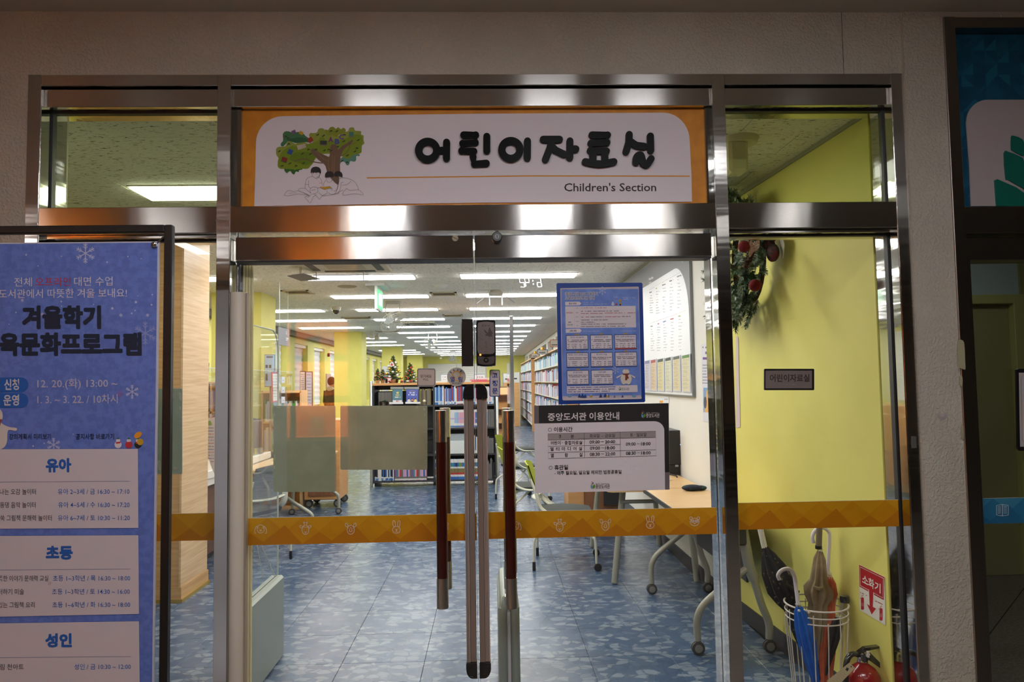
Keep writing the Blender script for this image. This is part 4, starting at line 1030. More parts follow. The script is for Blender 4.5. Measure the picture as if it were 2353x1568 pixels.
D.circ(1352, 585, 32, M_snow, 'figure_print'); D.circ(1350, 545, 20, M_snow, 'figure_print'); D.circ(1432, 585, 22, M_pr, 'figure_print'); D.circ(1525, 570, 26, M_gold, 'figure_print'); D.circ(1520, 595, 18, M_dark, 'figure_print'); D.circ(1510, 505, 28, M_gold, 'figure_print')
D.bars(1370, 1490, 425, 16, M_fl, 77, .15, 'small_print'); D.bars(1378, 1482, 468, 20, M_pr, 78, .1, 'small_print'); D.bars(1575, 1700, 440, 12, W_, 80, .1, 'small_print'); D.bars(1735, 1855, 440, 12, W_, 81, .1, 'small_print'); D.bars(1590, 1690, 475, 12, W_, 82, .1, 'small_print')
D.build(pp)

# ------------------------------------------------------------------ paper blinds stuck behind the glass
M_gp = mixmat('grey_green_board', srgb((150, 158, 132)), srgb((138, 146, 120)), 9, rough=.4)
M_gpe = cmat((178, 186, 160), .5)
YI = YG+.0075
def board(lab, pts, tabs, m=M_gp):
    t = thing('glass_backed_board', lab, 'board', (0, YI, 0), group='grey-green boards taped to the inside of the glass')
    D = Draw((0, YI, 0), (0, -1, 0))
    x0, y0, x1, y1 = pts
    nt = m.node_tree
    if not any(n.type == 'ADD_SHADER' for n in nt.nodes):
        tl = nt.nodes.new('ShaderNodeBsdfTranslucent'); tl.inputs[0].default_value = (.035, .038, .026, 1); ad = nt.nodes.new('ShaderNodeAddShader'); nt.links.new(nt.nodes['Principled BSDF'].outputs[0], ad.inputs[0]); nt.links.new(tl.outputs[0], ad.inputs[1]); nt.links.new(ad.outputs[0], nt.nodes['Material Output'].inputs[0])
    D.rr(x0, y0, x1, y1, 4, m, 'board_sheet')
    D.up(1).line([(x0+1, y0+.6), (x1-1, y0+.6)], 1.2, M_gpe, 'sheet_edge').line([(x1-.6, y0+1), (x1-.6, y1-1)], 1.2, M_gpe, 'sheet_edge')
    rn = random.Random(int(x0))
    for (x, y, w, h) in tabs: D.poly(smooth([(x, y), (x+w*.6, y+rn.uniform(-1, 1)), (x+w, y+h*.3), (x+w*.8, y+h), (x+w*.2, y+h*.8)], 3), M_gpe, 'tape_remnant')
    D.build(t)
board('upright grey-green board taped inside the left door glass', (628, 933, 771, 1131), [(634, 935, 12, 3), (660, 935, 8, 3), (629, 950, 3, 8), (629, 1045, 4, 14), (629, 1070, 3, 8), (745, 935, 8, 2)])
board('wide grey-green board taped inside the left door beside its handle', (782, 933, 982, 1080), [(868, 934, 3, 6), (898, 934, 3, 5), (956, 934, 4, 5), (972, 938, 6, 6), (975, 950, 2, 8), (974, 992, 6, 2), (976, 1057, 3, 4), (950, 1074, 2, 5)], mixmat('grey_olive_board', srgb((168, 162, 132)), srgb((154, 150, 122)), 9, rough=.4))
board('green-tinted board with peeled tape behind the poster stand', (330, 893, 419, 1090), [(396, 904, 8, 13), (411, 903, 7, 18), (412, 934, 4, 8), (398, 1074, 10, 7), (362, 1060, 9, 22)], mixmat('green_glass_board', srgb((128, 156, 130)), srgb((118, 144, 120)), 9, rough=.35))

# ------------------------------------------------------------------ poster stand in the corridor
YS = 2.23
ps = thing('poster_stand', 'black tubular poster stand carrying a blue winter programme poster', 'poster stand', (-1.32, YS, 0))
M_blk = mat('black_powder_coat', (.010, .010, .010), .4)
xr0 = at(386.5, 800, Y=YS).x; zt = at(200, 528.5, Y=YS).z
xl0 = xr0-.66
fr = MB(); w = .0122
fr.cbox(xr0-w, xr0+w, YS-.012, YS+.012, 0.02, zt+w, .003).cbox(xl0-w, xl0+w, YS-.012, YS+.012, .02, zt+w, .003).cbox(xl0+w, xr0-w, YS-.012, YS+.012, zt-w, zt+w, .003)
fr.build('stand_frame', M_blk, ps)
for x in (xl0, xr0): MB().cbox(x-.015, x+.015, YS-.22, YS+.22, 0, .022, .004).build('stand_foot', M_blk, ps)
xb1 = at(361.5, 1000, Y=YS).x; ztb = at(180, 557, Y=YS).z
xb0 = xl0+(xr0-xb1)
MB().cbox(xb0, xb1, YS-.004, YS+.004, .13, ztb, .001).build('acrylic_sheet', mat('poster_board_edge', srgb((196, 196, 210)), .3), ps)
for x in (xb1-.012, xb0+.012):
    for z in (ztb-.011,):
        MB().lathe([(0, -.016), (.005, -.0155), (.0085, -.013), (.0085, -.004), (0, -.004)], (x, YS, z), 18, 'y').build('standoff_bolt', M_chrome, ps)
MB().tube([(xb1-.005, YS-.003, ztb-.005), (xr0-.004, YS, zt-.01)], .0035, 8).build('hook', M_chrome, ps)
D = Draw((0, YS-.0045, 0), (0, -1, 0))
PBL = mixmat('stand_poster_blue', srgb((100, 126, 204)), srgb((86, 112, 190)), 60, rough=.5)
q = [V3((xb0+.004, YS-.0045, .135)), V3((xb1-.0045, YS-.0045, .135)), V3((xb1-.0045, YS-.0045, ztb-.004)), V3((xb0+.004, YS-.0045, ztb-.004))]
D.mb('poster_ground', PBL).add(q, [(0, 1, 2, 3)])
D.up(1).zoom(0, 500, 2.85)
M_sf = cmat((182, 186, 216)); M_w2 = cmat((214, 208, 216)); M_ink = cmat((14, 34, 58)); M_red = cmat((190, 50, 60)); M_pill = cmat((24, 92, 176)); M_cw = cmat((204, 196, 204)); M_tb = cmat((32, 92, 176)); M_tg = cmat((70, 62, 70))
flake(D, 560, 235, 66, M_sf, 6); flake(D, 952, 758, 76, cmat((136, 150, 205)), 7); flake(D, 866, 1142, 46, M_sf, 5); flake(D, 352, 1490, 46, M_sf, 5); flake(D, 792, 640, 12, M_sf, 3); flake(D, 967, 640, 11, M_sf, 3); flake(D, 278, 634, 11, M_sf, 3); flake(D, 147, 543, 10, M_sf, 3)
rn = random.Random(3)
for x, y, r in ((890, 555, 8), (736, 596, 8), (402, 551, 6), (404, 582, 4), (885, 609, 5), (863, 628, 6), (993, 572, 6), (998, 506, 5), (903, 514, 3), (232, 622, 5), (105, 622, 5), (702, 293, 6), (172, 245, 6), (838, 256, 5), (925, 270, 4), (250, 318, 4), (404, 255, 4), (452, 470, 4), (614, 570, 4), (290, 1480, 5), (218, 1498, 6), (60, 700, 4), (480, 1420, 4)): D.circ(x, y, r, M_sf, 'snow_dot', 8)
D.up(1)
D.text('전체', 94, 448, 210, 447, M_w2, 56, .0).text('오프라인', 232, 446, 464, 444, M_red, 54, .0).text('대면 수업', 486, 444, 738, 441, M_w2, 56)
D.text('도서관에서 따뜻한 겨울 보내요!', -6, 525, 832, 518, M_w2, 56)
D.text('겨울학기', 152, 712, 658, 711, M_ink, 132, .008, fat=5.5)
D.text('교육문화프로그램', -136, 889, 924, 887, M_ink, 132, .008, fat=5.5)
for y in (1096, 1199):
    D.rr(-60, y-48, 187, y+48, 46, M_pill, 'pill_print')
D.up(1).text('신청', 30, 1124, 127, 1123, M_cw, 66, .025).text('운영', 24, 1226, 127, 1225, M_cw, 66, .025)
D.text('12. 20.(화) 13:00 ~', 246, 1113, 770, 1109, cmat((190, 184, 200)), 58, .006).text('1. 3. ~ 3. 22. / 10차시', 246, 1217, 772, 1213, cmat((190, 184, 200)), 58, .006)
def star(x, y, r, m): D.line([(x+r*math.cos(-math.pi/2+.15+k*4*math.pi/5), y+r*math.sin(-math.pi/2+.15+k*4*math.pi/5)) for k in range(5)], r*.16, m, 'star_print', True)
star(786, 1157, 24, M_red)
D.text('강의계획서 미리보기', 62, 1452, 336, 1450, cmat((24, 34, 70)), 36, .012).text('공지사항 바로가기', 498, 1452, 748, 1450, cmat((24, 34, 70)), 36, .012)
# little snow people on the card edge
for x, c1 in ((775, M_w2), (845, M_red), (905, M_dark)):
    D.circ(x, 1488, 24, c1, 'figure_print', 12); D.circ(x, 1462, 14, M_w2, 'figure_print', 12); D.poly([(x-16, 1472), (x+18, 1468), (x+14, 1480), (x-14, 1482)], M_red, 'figure_print'); D.poly([(x-12, 1454), (x, 1440), (x+12, 1452)], cmat((40, 110, 70)), 'figure_print')
D.circ(920, 1470, 22, M_gold, 'figure_print', 12); D.circ(905, 1425, 28, cmat((226, 150, 40)), 'figure_print', 14, ry=18, rot=-.6)
D.poly(smooth([(-60, 1250), (8, 1262), (20, 1310), (10, 1345), (60, 1372), (112, 1380), (105, 1398), (60, 1392), (50, 1420), (48, 1470), (20, 1512), (-60, 1512)], 3), cmat((212, 202, 196)), 'snowman_print')
D.poly([(-20, 1320), (14, 1322), (10, 1338), (-6, 1400), (-20, 1400)], cmat((140, 60, 50)), 'scarf_print')
# course cards
D.zoom(0, 1020, 2.862)
edge = cmat((46, 84, 168))
cards = [((-200, 37), (908, 34), (911, 554), (-200, 561), '유아', 304, 470, 180, 246, 856, [('나는 오감 놀이터', 0, 238, '유아 2~3세 / 금 16:30 ~ 17:10', 382, 853, 332), ('동댕 음악 놀이터', 2, 236, '유아 4~5세 / 수 16:30 ~ 17:20', 384, 854, 419), ('쑥 그림책 문해력 놀이터', 4, 342, '유아 6~7세 / 토 10:30 ~ 11:20', 382, 856, 505)]),
         ((-200, 608), (911, 602), (915, 1120), (-200, 1142), '초등', 304, 480, 755, 824, 858, [('똑한 이야기 문해력 교실', -8, 320, '초등 1~3학년 / 목 16:30 ~ 18:00', 350, 858, 902), ('더하기 미술', -10, 160, '초등 1~3학년 / 토 14:30 ~ 16:00', 344, 855, 990), ('있는 그림책 요리', -10, 230, '초등 1~6학년 / 화 16:30 ~ 18:00', 346, 858, 1076)]),
         ((-200, 1185), (915, 1168), (921, 1700), (-200, 1700), '성인', 300, 474, 1332, 1400, 862, [('림 천아트', 2, 158, '성인 / 금 10:30 ~ 12:00', 490, 862, 1484)])]
for A, B_, C_, D_, hd, hx0, hx1, hy, ly, lx, rows in cards:
    D.L = 1; D.poly([(A[0], A[1]-2), (B_[0]+2, B_[1]-2), (C_[0]+2, C_[1]+3), (D_[0], D_[1]+3)], edge, 'card_edge')
    D.up(1).poly([A, B_, C_, D_], M_cw, 'card_print')
    D.up(1).text(hd, hx0+3, hy-3, hx1-3, hy-4, M_tb, 80, .01, fat=3.2); D.line([(-200, ly+8), (lx, ly)], 2.2, cmat((110, 116, 170)), 'rule_line')
    for s, x0, x1, s2, x2, x3, y in rows: D.text(s, x0, y, x1, y-1, M_tg, 36, .006).text(s2, x2, y-1, x3, y-3, M_tb, 36, .004)
star(328, 918, 14, M_red)
D.build(ps)

# ------------------------------------------------------------------ corridor around and behind the photographer
M_cf = mixmat('granite_floor', srgb((120, 112, 104)), srgb((84, 78, 72)), 60, rough=.35)
M_cw_ = mat('corridor_wall', srgb((196, 188, 176)), .8); M_cc = mat('corridor_ceiling', srgb((200, 194, 184)), .85)
stag(MB().box(-9, 8, -13, YF-.0, -.06, 0).build('floor_corridor', M_cf)); 
stag(MB().box(-9, 8, -13, YF+.1, ZH, ZH+.08).build('ceiling_corridor', M_cc))
stag(MB().box(-9.1, -9, -13, YF+.1, 0, ZH).build('wall_corridor_left', M_cw_)); stag(MB().box(8, 8.1, -13, YF+.1, 0, ZH).build('wall_corridor_right', M_cw_)); stag(MB().box(-9, 8, -13.1, -13, 0, ZH).build('wall_corridor_back', M_cw_))
hl = None
for i, (x, y, w, l) in enumerate(((-4.6, -1.7, .26, 1.2), (-3.2, -1.7, .16, 1.2), (-1.3, -1.7, .16, 1.2), (.48, -1.7, .20, 1.2), (1.75, -1.7, .14, 1.2), (2.72, -.7, .14, .6), (-.75, .75, .34, .34), (1.05, .75, .3, .34), (.42, .75, .34, .34))):  # the short lights left and right are added to brighten the entrance wall
    lab = 'corridor ceiling light behind the photographer, %s from the left' % ORD[i+1] if i < 6 else ('added short corridor light over the photographer, left of the line to the door', 'added short corridor light over the photographer, right of the line to the door', 'nearly square corridor light just above the photographer')[i-6]
    hl = thing('corridor_light', lab, 'ceiling light', (x, y, ZH), group='light panels on the corridor ceiling')
    MB().box(x-w/2, x+w/2, y-l/2, y+l/2, ZH-.02, ZH-.001).build('diffuser', M_diff_h if i < 6 else M_diff_n, hl)
    MB().box(x-w/2-.02, x-w/2, y-l/2, y+l/2, ZH-.024, ZH-.001).box(x+w/2, x+w/2+.02, y-l/2, y+l/2, ZH-.024, ZH-.001).build('lamp_frame', M_alu, hl)
# lit orange display cabinets across the corridor, seen mirrored in glass and steel
M_oc = mat('orange_cabinet', srgb((240, 166, 70)), .7, spec=.2); M_led = mat('shelf_led', (1, .80, .45), .5, emit=26)
for j, (x0, x1) in enumerate(((-2.12, -1.48), (-4.55, -3.9))):
    c = thing('display_cabinet', 'orange display cabinet across the corridor, %s the other one' % ('right of' if j == 0 else 'left of'), 'cabinet', ((x0+x1)/2, -1.75, 0))
    mb = MB().box(x0, x1, -2.05, -2.02, 0, 2.25).box(x0-.03, x0, -2.05, -1.7, 0, 2.28).box(x1, x1+.03, -2.05, -1.7, 0, 2.28).box(x0, x1, -2.05, -1.7, 2.25, 2.28)
    mb.build('cabinet_body', M_oc, c); MB().box(x0-.03, x1+.03, -2.05, -1.72, 2.42, ZH-.03).build('fascia', M_oc, c)
    MB().cbox(x0, x1, -1.74, -1.715, .02, .93, .003).build('cabinet_door', mat('dark_brown_door', srgb((58, 44, 36)), .6), c)
    for z in (.5, .95, 1.38, 1.81):
        MB().box(x0, x1, -2.02, -1.745, z, z+.02).build('shelf', M_oc, c)
    for z in (1.38, 1.81, 2.25): MB().box(x0+.02, x1-.02, -1.92, -1.82, z-.012, z-.002).build('led_strip', M_led, c); MB().box(x0, x1, -1.72, -1.70, z-.05, z+.02).build('added_shelf_lip', M_oc, c)  # lip added to hide each strip and hold back its spill
    rn = random.Random(j)
    for z in (.97, 1.40, 1.83):
        xx = x0+.18+rn.uniform(0, .1)
        b = MB(Matrix.Translation((xx, -1.95, z+.002)) @ Matrix.Rotation(rn.uniform(-.2, .2), 4, 'Z')).box(-.07, .07, -.015, .015, 0, .2).build('propped_book', cmat(rn.choice([(170, 50, 40), (220, 190, 110), (120, 130, 90), (220, 200, 160)])))
        tag(b, 'book propped on %s shelf of the %s orange display cabinet' % (ORD[int((z-.5)/.43)+1], 'near' if j == 0 else 'left'), 'book', 'books on display across the corridor')
# wall clock with bright digits reading 16:42, seen mirrored in the door glass
ck = thing('digital_clock', 'digital clock with white digits 16:42 hung across the corridor', 'clock', (.45, -1.75, 2.5))
v = []
for px in (1193, 1250):
    for py in (636, 662):
        d = ray(px, py); tt = (2*YG+1.72)/d.y; v.append(EYE+d*tt)
cx0, cx1 = min(p.x for p in v), max(p.x for p in v); cz = sum(p.z for p in v)/4; cw = cx1-cx0; chh = cw*.40
MB().box(cx0-.03, cx1+.03, -1.80, -1.74, cz-chh*.5-.03, cz+chh*.5+.03).build('clock_case', M_black, ck)
SEG = {'1': 'bc', '6': 'acdefg', '4': 'bcfg', '2': 'abdeg'}
M_dg = mat('white_digits', (.85, .88, 1), .5, emit=55)
dg = MB(); dh = chh*.48; dw = dh*.52
def seg(cx, ch):
    th = dh*.06
    P = {'a': ((-dw, dh), (dw, dh)), 'g': ((-dw, 0), (dw, 0)), 'd': ((-dw, -dh), (dw, -dh)), 'f': ((dw, 0), (dw, dh)), 'b': ((-dw, 0), (-dw, dh)), 'e': ((dw, -dh), (dw, 0)), 'c': ((-dw, -dh), (-dw, 0))}
    for s in SEG[ch]:
        (ax, az), (bx, bz) = P[s]; ax, bx, az, bz = ax*.8, bx*.8, az*.93, bz*.93
        k = lambda x, z: cx+x-z*.16
        if az == bz: dg.add([(k(ax, az-th), -1.735, cz+az-th), (k(bx, bz-th), -1.735, cz+bz-th), (k(bx, bz+th), -1.735, cz+bz+th), (k(ax, az+th), -1.735, cz+az+th)], [(0, 1, 2, 3)])
        else:
            dz = dh*.1
            dg.add([(k(ax, az+dz)-th, -1.735, cz+az+dz), (k(ax, az+dz)+th, -1.735, cz+az+dz), (k(bx, bz-dz)+th, -1.735, cz+bz-dz), (k(bx, bz-dz)-th, -1.735, cz+bz-dz)], [(0, 1, 2, 3)])
# seen from the clock's own front the first digit is at +x
for ch, fx in (('1', .97), ('6', .80), ('4', .33), ('2', .12)): seg(cx0+cw*fx, ch)
for dz in (.35, -.35): dg.lathe([(0, -.0), (dh*.12, 0)], (cx0+cw*.565-dz*dh*.16, -1.735, cz+dz*dh), 8, 'y')
dg.build('digits', M_dg, ck)

# ------------------------------------------------------------------ neighbouring entrance on the right
M_dst = steel('dim_steel', (0, 0, 1), (.3, .4, 1.3), .28, .6, col=(.36, .32, .29), dist=.003)
xa, xb = at(2196, 620, Y=YF).x, at(2231, 620, Y=YF).x
x_a, x_b = 1.895, 1.945
nf = struct('door_frame_neighbour', 'dark stainless frame of the neighbouring entrance')
MB().cbox(x_a, x_b, YF-.02, YB, 0, 3.0, .002).build('jamb', M_dst, nf)
MB().cbox(x_b, 4.2, YF-.015, YB, 2.955, 3.0, .002).build('head_rail', M_dst, nf)
zt0, zt1 = at(2300, 537, Y=YF).z, at(2300, 476, Y=YF).z
MB().cbox(x_b, 4.2, YF-.012, YB, zt0, zt1, .002).build('transom_bar', M_dst, nf)
zd0, zd1 = at(2300, 596, Y=YF).z, at(2300, 543, Y=YF).z
xd = at(2243, 700, Y=YF).x
dn = struct('door_3', 'glazed leaf of the neighbouring entrance')
MB().cbox(x_b+.004, 4.2, YF+.02, YB-.06, zd0, zd1, .002).build('top_rail', M_dst, dn)
MB().cbox(x_b+.004, xd, YF+.02, YB-.06, .0, zd0, .002).build('stile', M_dst, dn)
MB().box(xd, 4.2, YG-.003, YG+.003, .0, zd0).build('glass', M_glass, dn)
pt = mat('bare_putty', srgb((176, 170, 136)), .8)
Dn = Draw((0, YF-.0205, 0), (0, -1, 0))
Dn.poly(smooth([(2202, 782), (2210, 782), (2216, 790), (2218, 835), (2218, 850), (2206, 846), (2202, 850), (2200, 800)], 2), pt, 'chipped_paint').poly(smooth([(2205, 862), (2212, 868), (2211, 888), (2206, 885)], 2), pt, 'chipped_paint').poly(smooth([(2209, 975), (2214, 980), (2215, 1008), (2210, 1006)], 2), pt, 'chipped_paint')
Dn.build(nf)
ts = thing('neighbour_sign', 'dark teal triangle-patterned sign with white panel above the neighbouring door', 'sign', (2.5, YF+.04, zt1))
yq = YF+.04
tm = mixmat('teal_sign', srgb((22, 96, 130)), srgb((12, 78, 112)), 8, rough=.5)
MB().box(x_b, 4.2, yq, yq+.02, zt1+.001, 2.954).build('sign_board', tm, ts)
tri = MB(); tri2 = MB()
s = .052; rn = random.Random(5)
i = 0
z = zt1+.002
while z < 2.954-s:
    x = x_b+.002
    while x < 3.1:
        k = rn.random(); a = [(x, z), (x+s, z), (x+s, z+s), (x, z+s)]; r = rn.randrange(4)
        p = [a[r], a[(r+1) % 4], a[(r+2) % 4]]
        if k < .8: (tri if k < .4 else tri2).add([(u, yq-.0005, w_) for u, w_ in p], [(0, 1, 2)])
        x += s
    z += s
tri.build('triangle_print', cmat((26, 108, 142), .5), ts); tri2.build('triangle_print', cmat((14, 84, 116), .5), ts)
D = Draw((0, yq-.001, 0), (0, -1, 0)).zoom(2100, 0, 2.53)
D.poly([(328, 1200), (318, 960), (300, 720)]+arcpts(425, 712, 124, 130, 180, 270)+[(700, 582), (1400, 585), (1400, 1200)], mat('neighbour_panel', srgb((196, 184, 186)), .5), 'sign_panel', th=.004)
D.p = V3((0, yq-.006, 0)); GT = mat('green_leaf', srgb((10, 112, 96)), .5)
D.poly(smooth([(562, 800), (575, 792), (625, 812), (636, 850), (637, 900), (625, 908), (570, 878), (562, 865)], 2), GT, 'leaf_relief', th=.006)
D.poly(smooth([(520, 892), (545, 886), (610, 912), (636, 945), (640, 1090), (630, 1096), (545, 1048), (530, 1035)], 2), GT, 'leaf_relief', th=.006)
D.poly([(465, 1050), (480, 1044), (590, 1092), (700, 1170), (760, 1200), (476, 1200)], GT, 'leaf_relief', th=.006)
D.poly(smooth([(640, 770), (650, 740), (700, 760), (700, 900), (650, 880)], 2), GT, 'leaf_relief', th=.006)
D.build(ts)
# room behind the neighbouring glass
nr = struct('wall_neighbour_room')
MB().box(1.70, 8, 6.6, 6.7, 0, 2.7).build('pale_upper_wall', cmat((176, 190, 186)), nr)
MB().box(1.70, 1.76, YB+.1, 6.6, 0, 2.7).build('side_wall', cmat((170, 172, 150)), nr)
stag(MB().box(1.70, 8, YB+.1, 6.6, 2.7, 2.75).build('ceiling_neighbour_room', cmat((150, 150, 140))))
stag(MB().box(1.70, 8, YF, 6.6, -.06, 0).build('floor_neighbour_room', M_cf))
gl = MB()
for k in range(0, 8): gl.tube([(1.8+k*.6, 3.1, .001), (1.8+k*.6+3.3, 6.4, .001)], .003, 4)
stag(gl.build('trim_9', M_dark), 'dark joints of the diagonal granite floor')
nl = thing('added_neighbour_light', 'added ceiling light panel in the room behind the neighbouring glass', 'ceiling light', (2.6, 4.3, 2.7)); MB().box(2.2, 3.4, 4.15, 4.45, 2.68, 2.695).build('diffuser', mat('added_neighbour_diffuser', (1, 1, .96), .5, emit=5), nl)  # lamp added to brighten the dark room behind the neighbouring glass
YD = 5.4
xl_, xr2 = at(2247, 800, Y=YD).x, at(2322, 800, Y=YD).x; zt_ = at(2280, 700, Y=YD).z
dd = struct('door_4', 'yellow-green painted metal door behind the neighbouring glass')
gm = mat('green_door_paint', srgb((150, 146, 98)), .55)
MB().cbox(xl_-.1, xr2, YD, YD+.05, 0, zt_, .004).build('door_panel', gm, dd)
MB().cbox(xr2, xr2+.09, YD-.06, YD+.05, 0, zt_+.07, .004).cbox(xl_-.2, xr2, YD-.06, YD+.05, zt_, zt_+.07, .004).build('door_casing', cmat((168, 168, 104)), dd)
stag(MB().box(xr2+.09, 8, YD-.02, YD+.05, 0, 3).build('wall_neighbour_side', cmat((138, 140, 88))))
stag(MB().box(xl_-.3, xr2+.2, YD+.001, YD+.08, zt_+.07, 2.7).build('wall_over_door', cmat((168, 186, 184))))
zn0, zn1 = at(2320, 1203, Y=yb).z, at(2320, 1145, Y=yb).z
bt = band('safety_band', 'blue diamond-pattern band with a white open-book icon on the neighbouring door', xd+.001, 4.1, yb, yb+.0008, zn0, zn1, None, cmat((40, 120, 160)), cmat((34, 106, 146)), cmat((60, 138, 172)), M_icon)
D = Draw((0, yb-.001, 0), (0, -1, 0)); ic = cmat((200, 216, 222))
D.line([(2290, 1162), (2290, 1184), (2303, 1186), (2317, 1184), (2317, 1162), (2303, 1160)], 1.6, ic, 'book_icon', True); D.line([(2303.5, 1160), (2303.5, 1186)], 1.6, ic, 'book_icon')
for k in range(6): D.line([(2293, 1165+k*3), (2300, 1165+k*3)], 1, ic, 'book_icon'); D.line([(2306, 1165+k*3), (2314, 1165+k*3)], 1, ic, 'book_icon')
D.build(bt)
wp = thing('framed_notice', 'black-framed white notice with thin gold border beside the neighbouring door', 'notice', (2.4, YF-.03, 1.2))
D = Draw((0, YG-.02, 0), (0, -1, 0))
D.poly([(2332, 850), (2338, 848), (2500, 850), (2500, 1038), (2340, 1036), (2335, 1030)], M_black, 'notice_frame', th=.008)
D.p = V3((0, YG-.0285, 0)); D.poly([(2341, 857), (2500, 858), (2500, 1028), (2344, 1027)], cmat((196, 190, 196)), 'notice_sheet'); D.up(1).line([(2346, 870), (2352, 861), (2490, 862), (2490, 1023), (2356, 1022), (2349, 1012)], 1.5, cmat((190, 150, 90)), 'gold_border', True)
D.build(wp)
# ------------------------------------------------------------------ things near the glass on the right
M_wht = mat('white_coated_wire', srgb((214, 208, 196)), .4)
# room plaque on the side glass
t = thing('room_plaque', 'grey tactile plaque in a black frame on the right side window', 'plaque', (1.22, YG-.006, 1.5))
D = Draw((0, YG-.0055, 0), (0, -1, 0))
D.rr(1755, 848, 1869.5, 897, 2, M_black, 'plaque_frame', th=.006); D.p = V3((0, YG-.0119, 0)); D.rect(1759, 852, 1866, 893, cmat((128, 116, 112)), 'plaque_face')
D.up(1).text('어린이자료실', 1769, 876, 1860, 876, cmat((70, 60, 58)), 16, .02, th=.001); D.bars(1800, 1828, 884, 1.6, cmat((150, 140, 136)), 3, .5, 'braille')
D.build(t)
# extinguisher sign on the yellow wall
pw = V3((XW(3.4), 3.4, 1)); 
t = thing('extinguisher_sign', 'red and white fire extinguisher sign with arrow on the yellow wall', 'sign', (XW(3.2), 3.2, .8))
D = Draw(pw+NW*.001, NW).zoom(1740, 1200, 4.26)
M_sr = cmat((176, 24, 40), .45); M_sw = cmat((226, 222, 210), .45)
D.quad([(1003, 419), (1250, 540), (1258, 1012), (1008, 862)], M_sw, 'sign_plate', th=.002); D.L = 6
D.quad([(1003, 419), (1250, 540), (1243, 766), (1006, 632)], M_sr, 'red_panel')
D.up(1).line([(1013, 440), (1241, 552), (1236, 745), (1014, 622)], 5, M_sw, 'white_border', True)
D.poly([(1094, 660), (1150, 692), (1146, 800), (1186, 836), (1128, 918), (1066, 775), (1100, 800)], M_sw, 'arrow_print').up(1).poly([(1100, 660), (1143, 685), (1138, 832), (1170, 848), (1127, 906), (1080, 800), (1108, 822)], M_sr, 'arrow_print')
for ch, x0, y0 in (('소', 1034, 590), ('화', 1094, 622), ('기', 1156, 660)): D.text(ch, x0, y0, x0+58, y0+32, M_sw, 84, .02)
for cx, cy in ((1036, 800), (1218, 905)): D.rr(cx-14, cy-60, cx+14, cy+58, 8, M_sr, 'extinguisher_print').line([(cx, cy-60), (cx-8, cy-78), (cx+10, cy-82)], 4, M_sr, 'extinguisher_print').line([(cx-12, cy-64), (cx-24, cy-50)], 3, M_sr, 'extinguisher_print'); [D.line([(cx-12, cy-6+k*9), (cx+12, cy-2+k*9)], 1.5, M_sw, 'extinguisher_print') for k in range(4)]
D.bars(1014, 1082, 690, 9, M_sr, 3, .2, 'small_print', .5); D.bars(1164, 1236, 775, 9, M_sr, 4, .2, 'small_print', .5)
D.build(t)
# umbrella stand
UX, UY, UR, UZ = 1.495, 3.34, .138, .475
us = thing('umbrella_stand', 'white wire umbrella basket holding umbrellas by the yellow wall', 'umbrella stand', (UX, UY, 0))
def ringp(z, r, n=36): return [(UX+r*math.cos(2*math.pi*k/n), UY+r*math.sin(2*math.pi*k/n), z) for k in range(n)]
mb = MB(); mb.tube(ringp(UZ, UR), .0042, 8, closed=True); mb.build('top_ring', M_wht, us)
for z, r in ((UZ-.032, UR-.002), (UZ-.06, UR-.003), (.03, UR-.03)): MB().tube(ringp(z, r), .003, 6, closed=True).build('ring', M_wht, us)
for k in range(14):
    a = 2*math.pi*(k+.35)/14; c, s = math.cos(a), math.sin(a); a2 = a+.12
    MB().tube([(UX+(UR-.03)*c, UY+(UR-.03)*s, .012), (UX+UR*.98*c, UY+UR*.98*s, UZ-.10), (UX+UR*.985*c, UY+UR*.985*s, UZ-.02 if k % 2 else UZ-.05)], .0026, 6).build('wire', M_wht, us)
MB().lathe([(0, .004), (UR-.03, .004), (UR-.03, .012), (0, .012)], (UX, UY, 0), 24).build('base_plate', M_wht, us)
MB().ball((UX-.085, UY-.115, UZ-.005), .006).ball((UX+.02, UY+.12, UZ+.01), .006).build('cap_ball', M_wht, us)
def axis_pts(a, b, n): return [a+(b-a)*(i/(n-1)) for i in range(n)]
def fluted(mb, a, b, prof, n=48, fl_=8, depth=.18, twist=0, jig=0):
    """pleated furled cloth round the axis a->b; prof = [(t, radius)]"""
    d = (b-a).normalized(); x = d.cross(V3((0, 1, 0))).normalized(); y = d.cross(x); vs = []; r_ = random.Random(int(a.x*1e4))
    for i, (t, r) in enumerate(prof):
        p = a+(b-a)*t; off = V3((r_.uniform(-jig, jig), r_.uniform(-jig, jig), 0))
        for k in range(n):
            an = 2*math.pi*k/n; rr = r*(1+depth*math.cos(fl_*an+twist*t*6)); vs.append(p+off+x*(rr*math.cos(an))+y*(rr*math.sin(an)))
    N = len(prof)
    mb.add(vs, [(i*n+k, i*n+(k+1) % n, (i+1)*n+(k+1) % n, (i+1)*n+k) for i in range(N-1) for k in range(n)], True)
    return mb
def umb(name_lab, top, bot, prof, m, hm, handle, parts=None):
    t = thing('umbrella', name_lab, 'umbrella', tuple(bot), group='umbrellas in the wire basket')
    mb = fluted(MB(), top, bot, prof); mb.build('canopy', m, t)
    MB().tube([top, bot], .004, 8).build('shaft', M_dkgrey, t)
    if handle: MB().tube(handle, .0085 if len(handle) > 3 else .014, 10).build('handle', hm, t)
    rb = MB(); d = (top-bot).normalized()
    for k in range(8):
        a = 2*math.pi*k/8; o = V3((math.cos(a), math.sin(a), 0))*.012; rb.tube([top-d*.02+o*.6, top+d*.012+o], .0016, 5)
    rb.build('rib_tips', cmat((200, 196, 190)), t)
    return t
U = lambda px, py, y: at(px, py, Y=y)
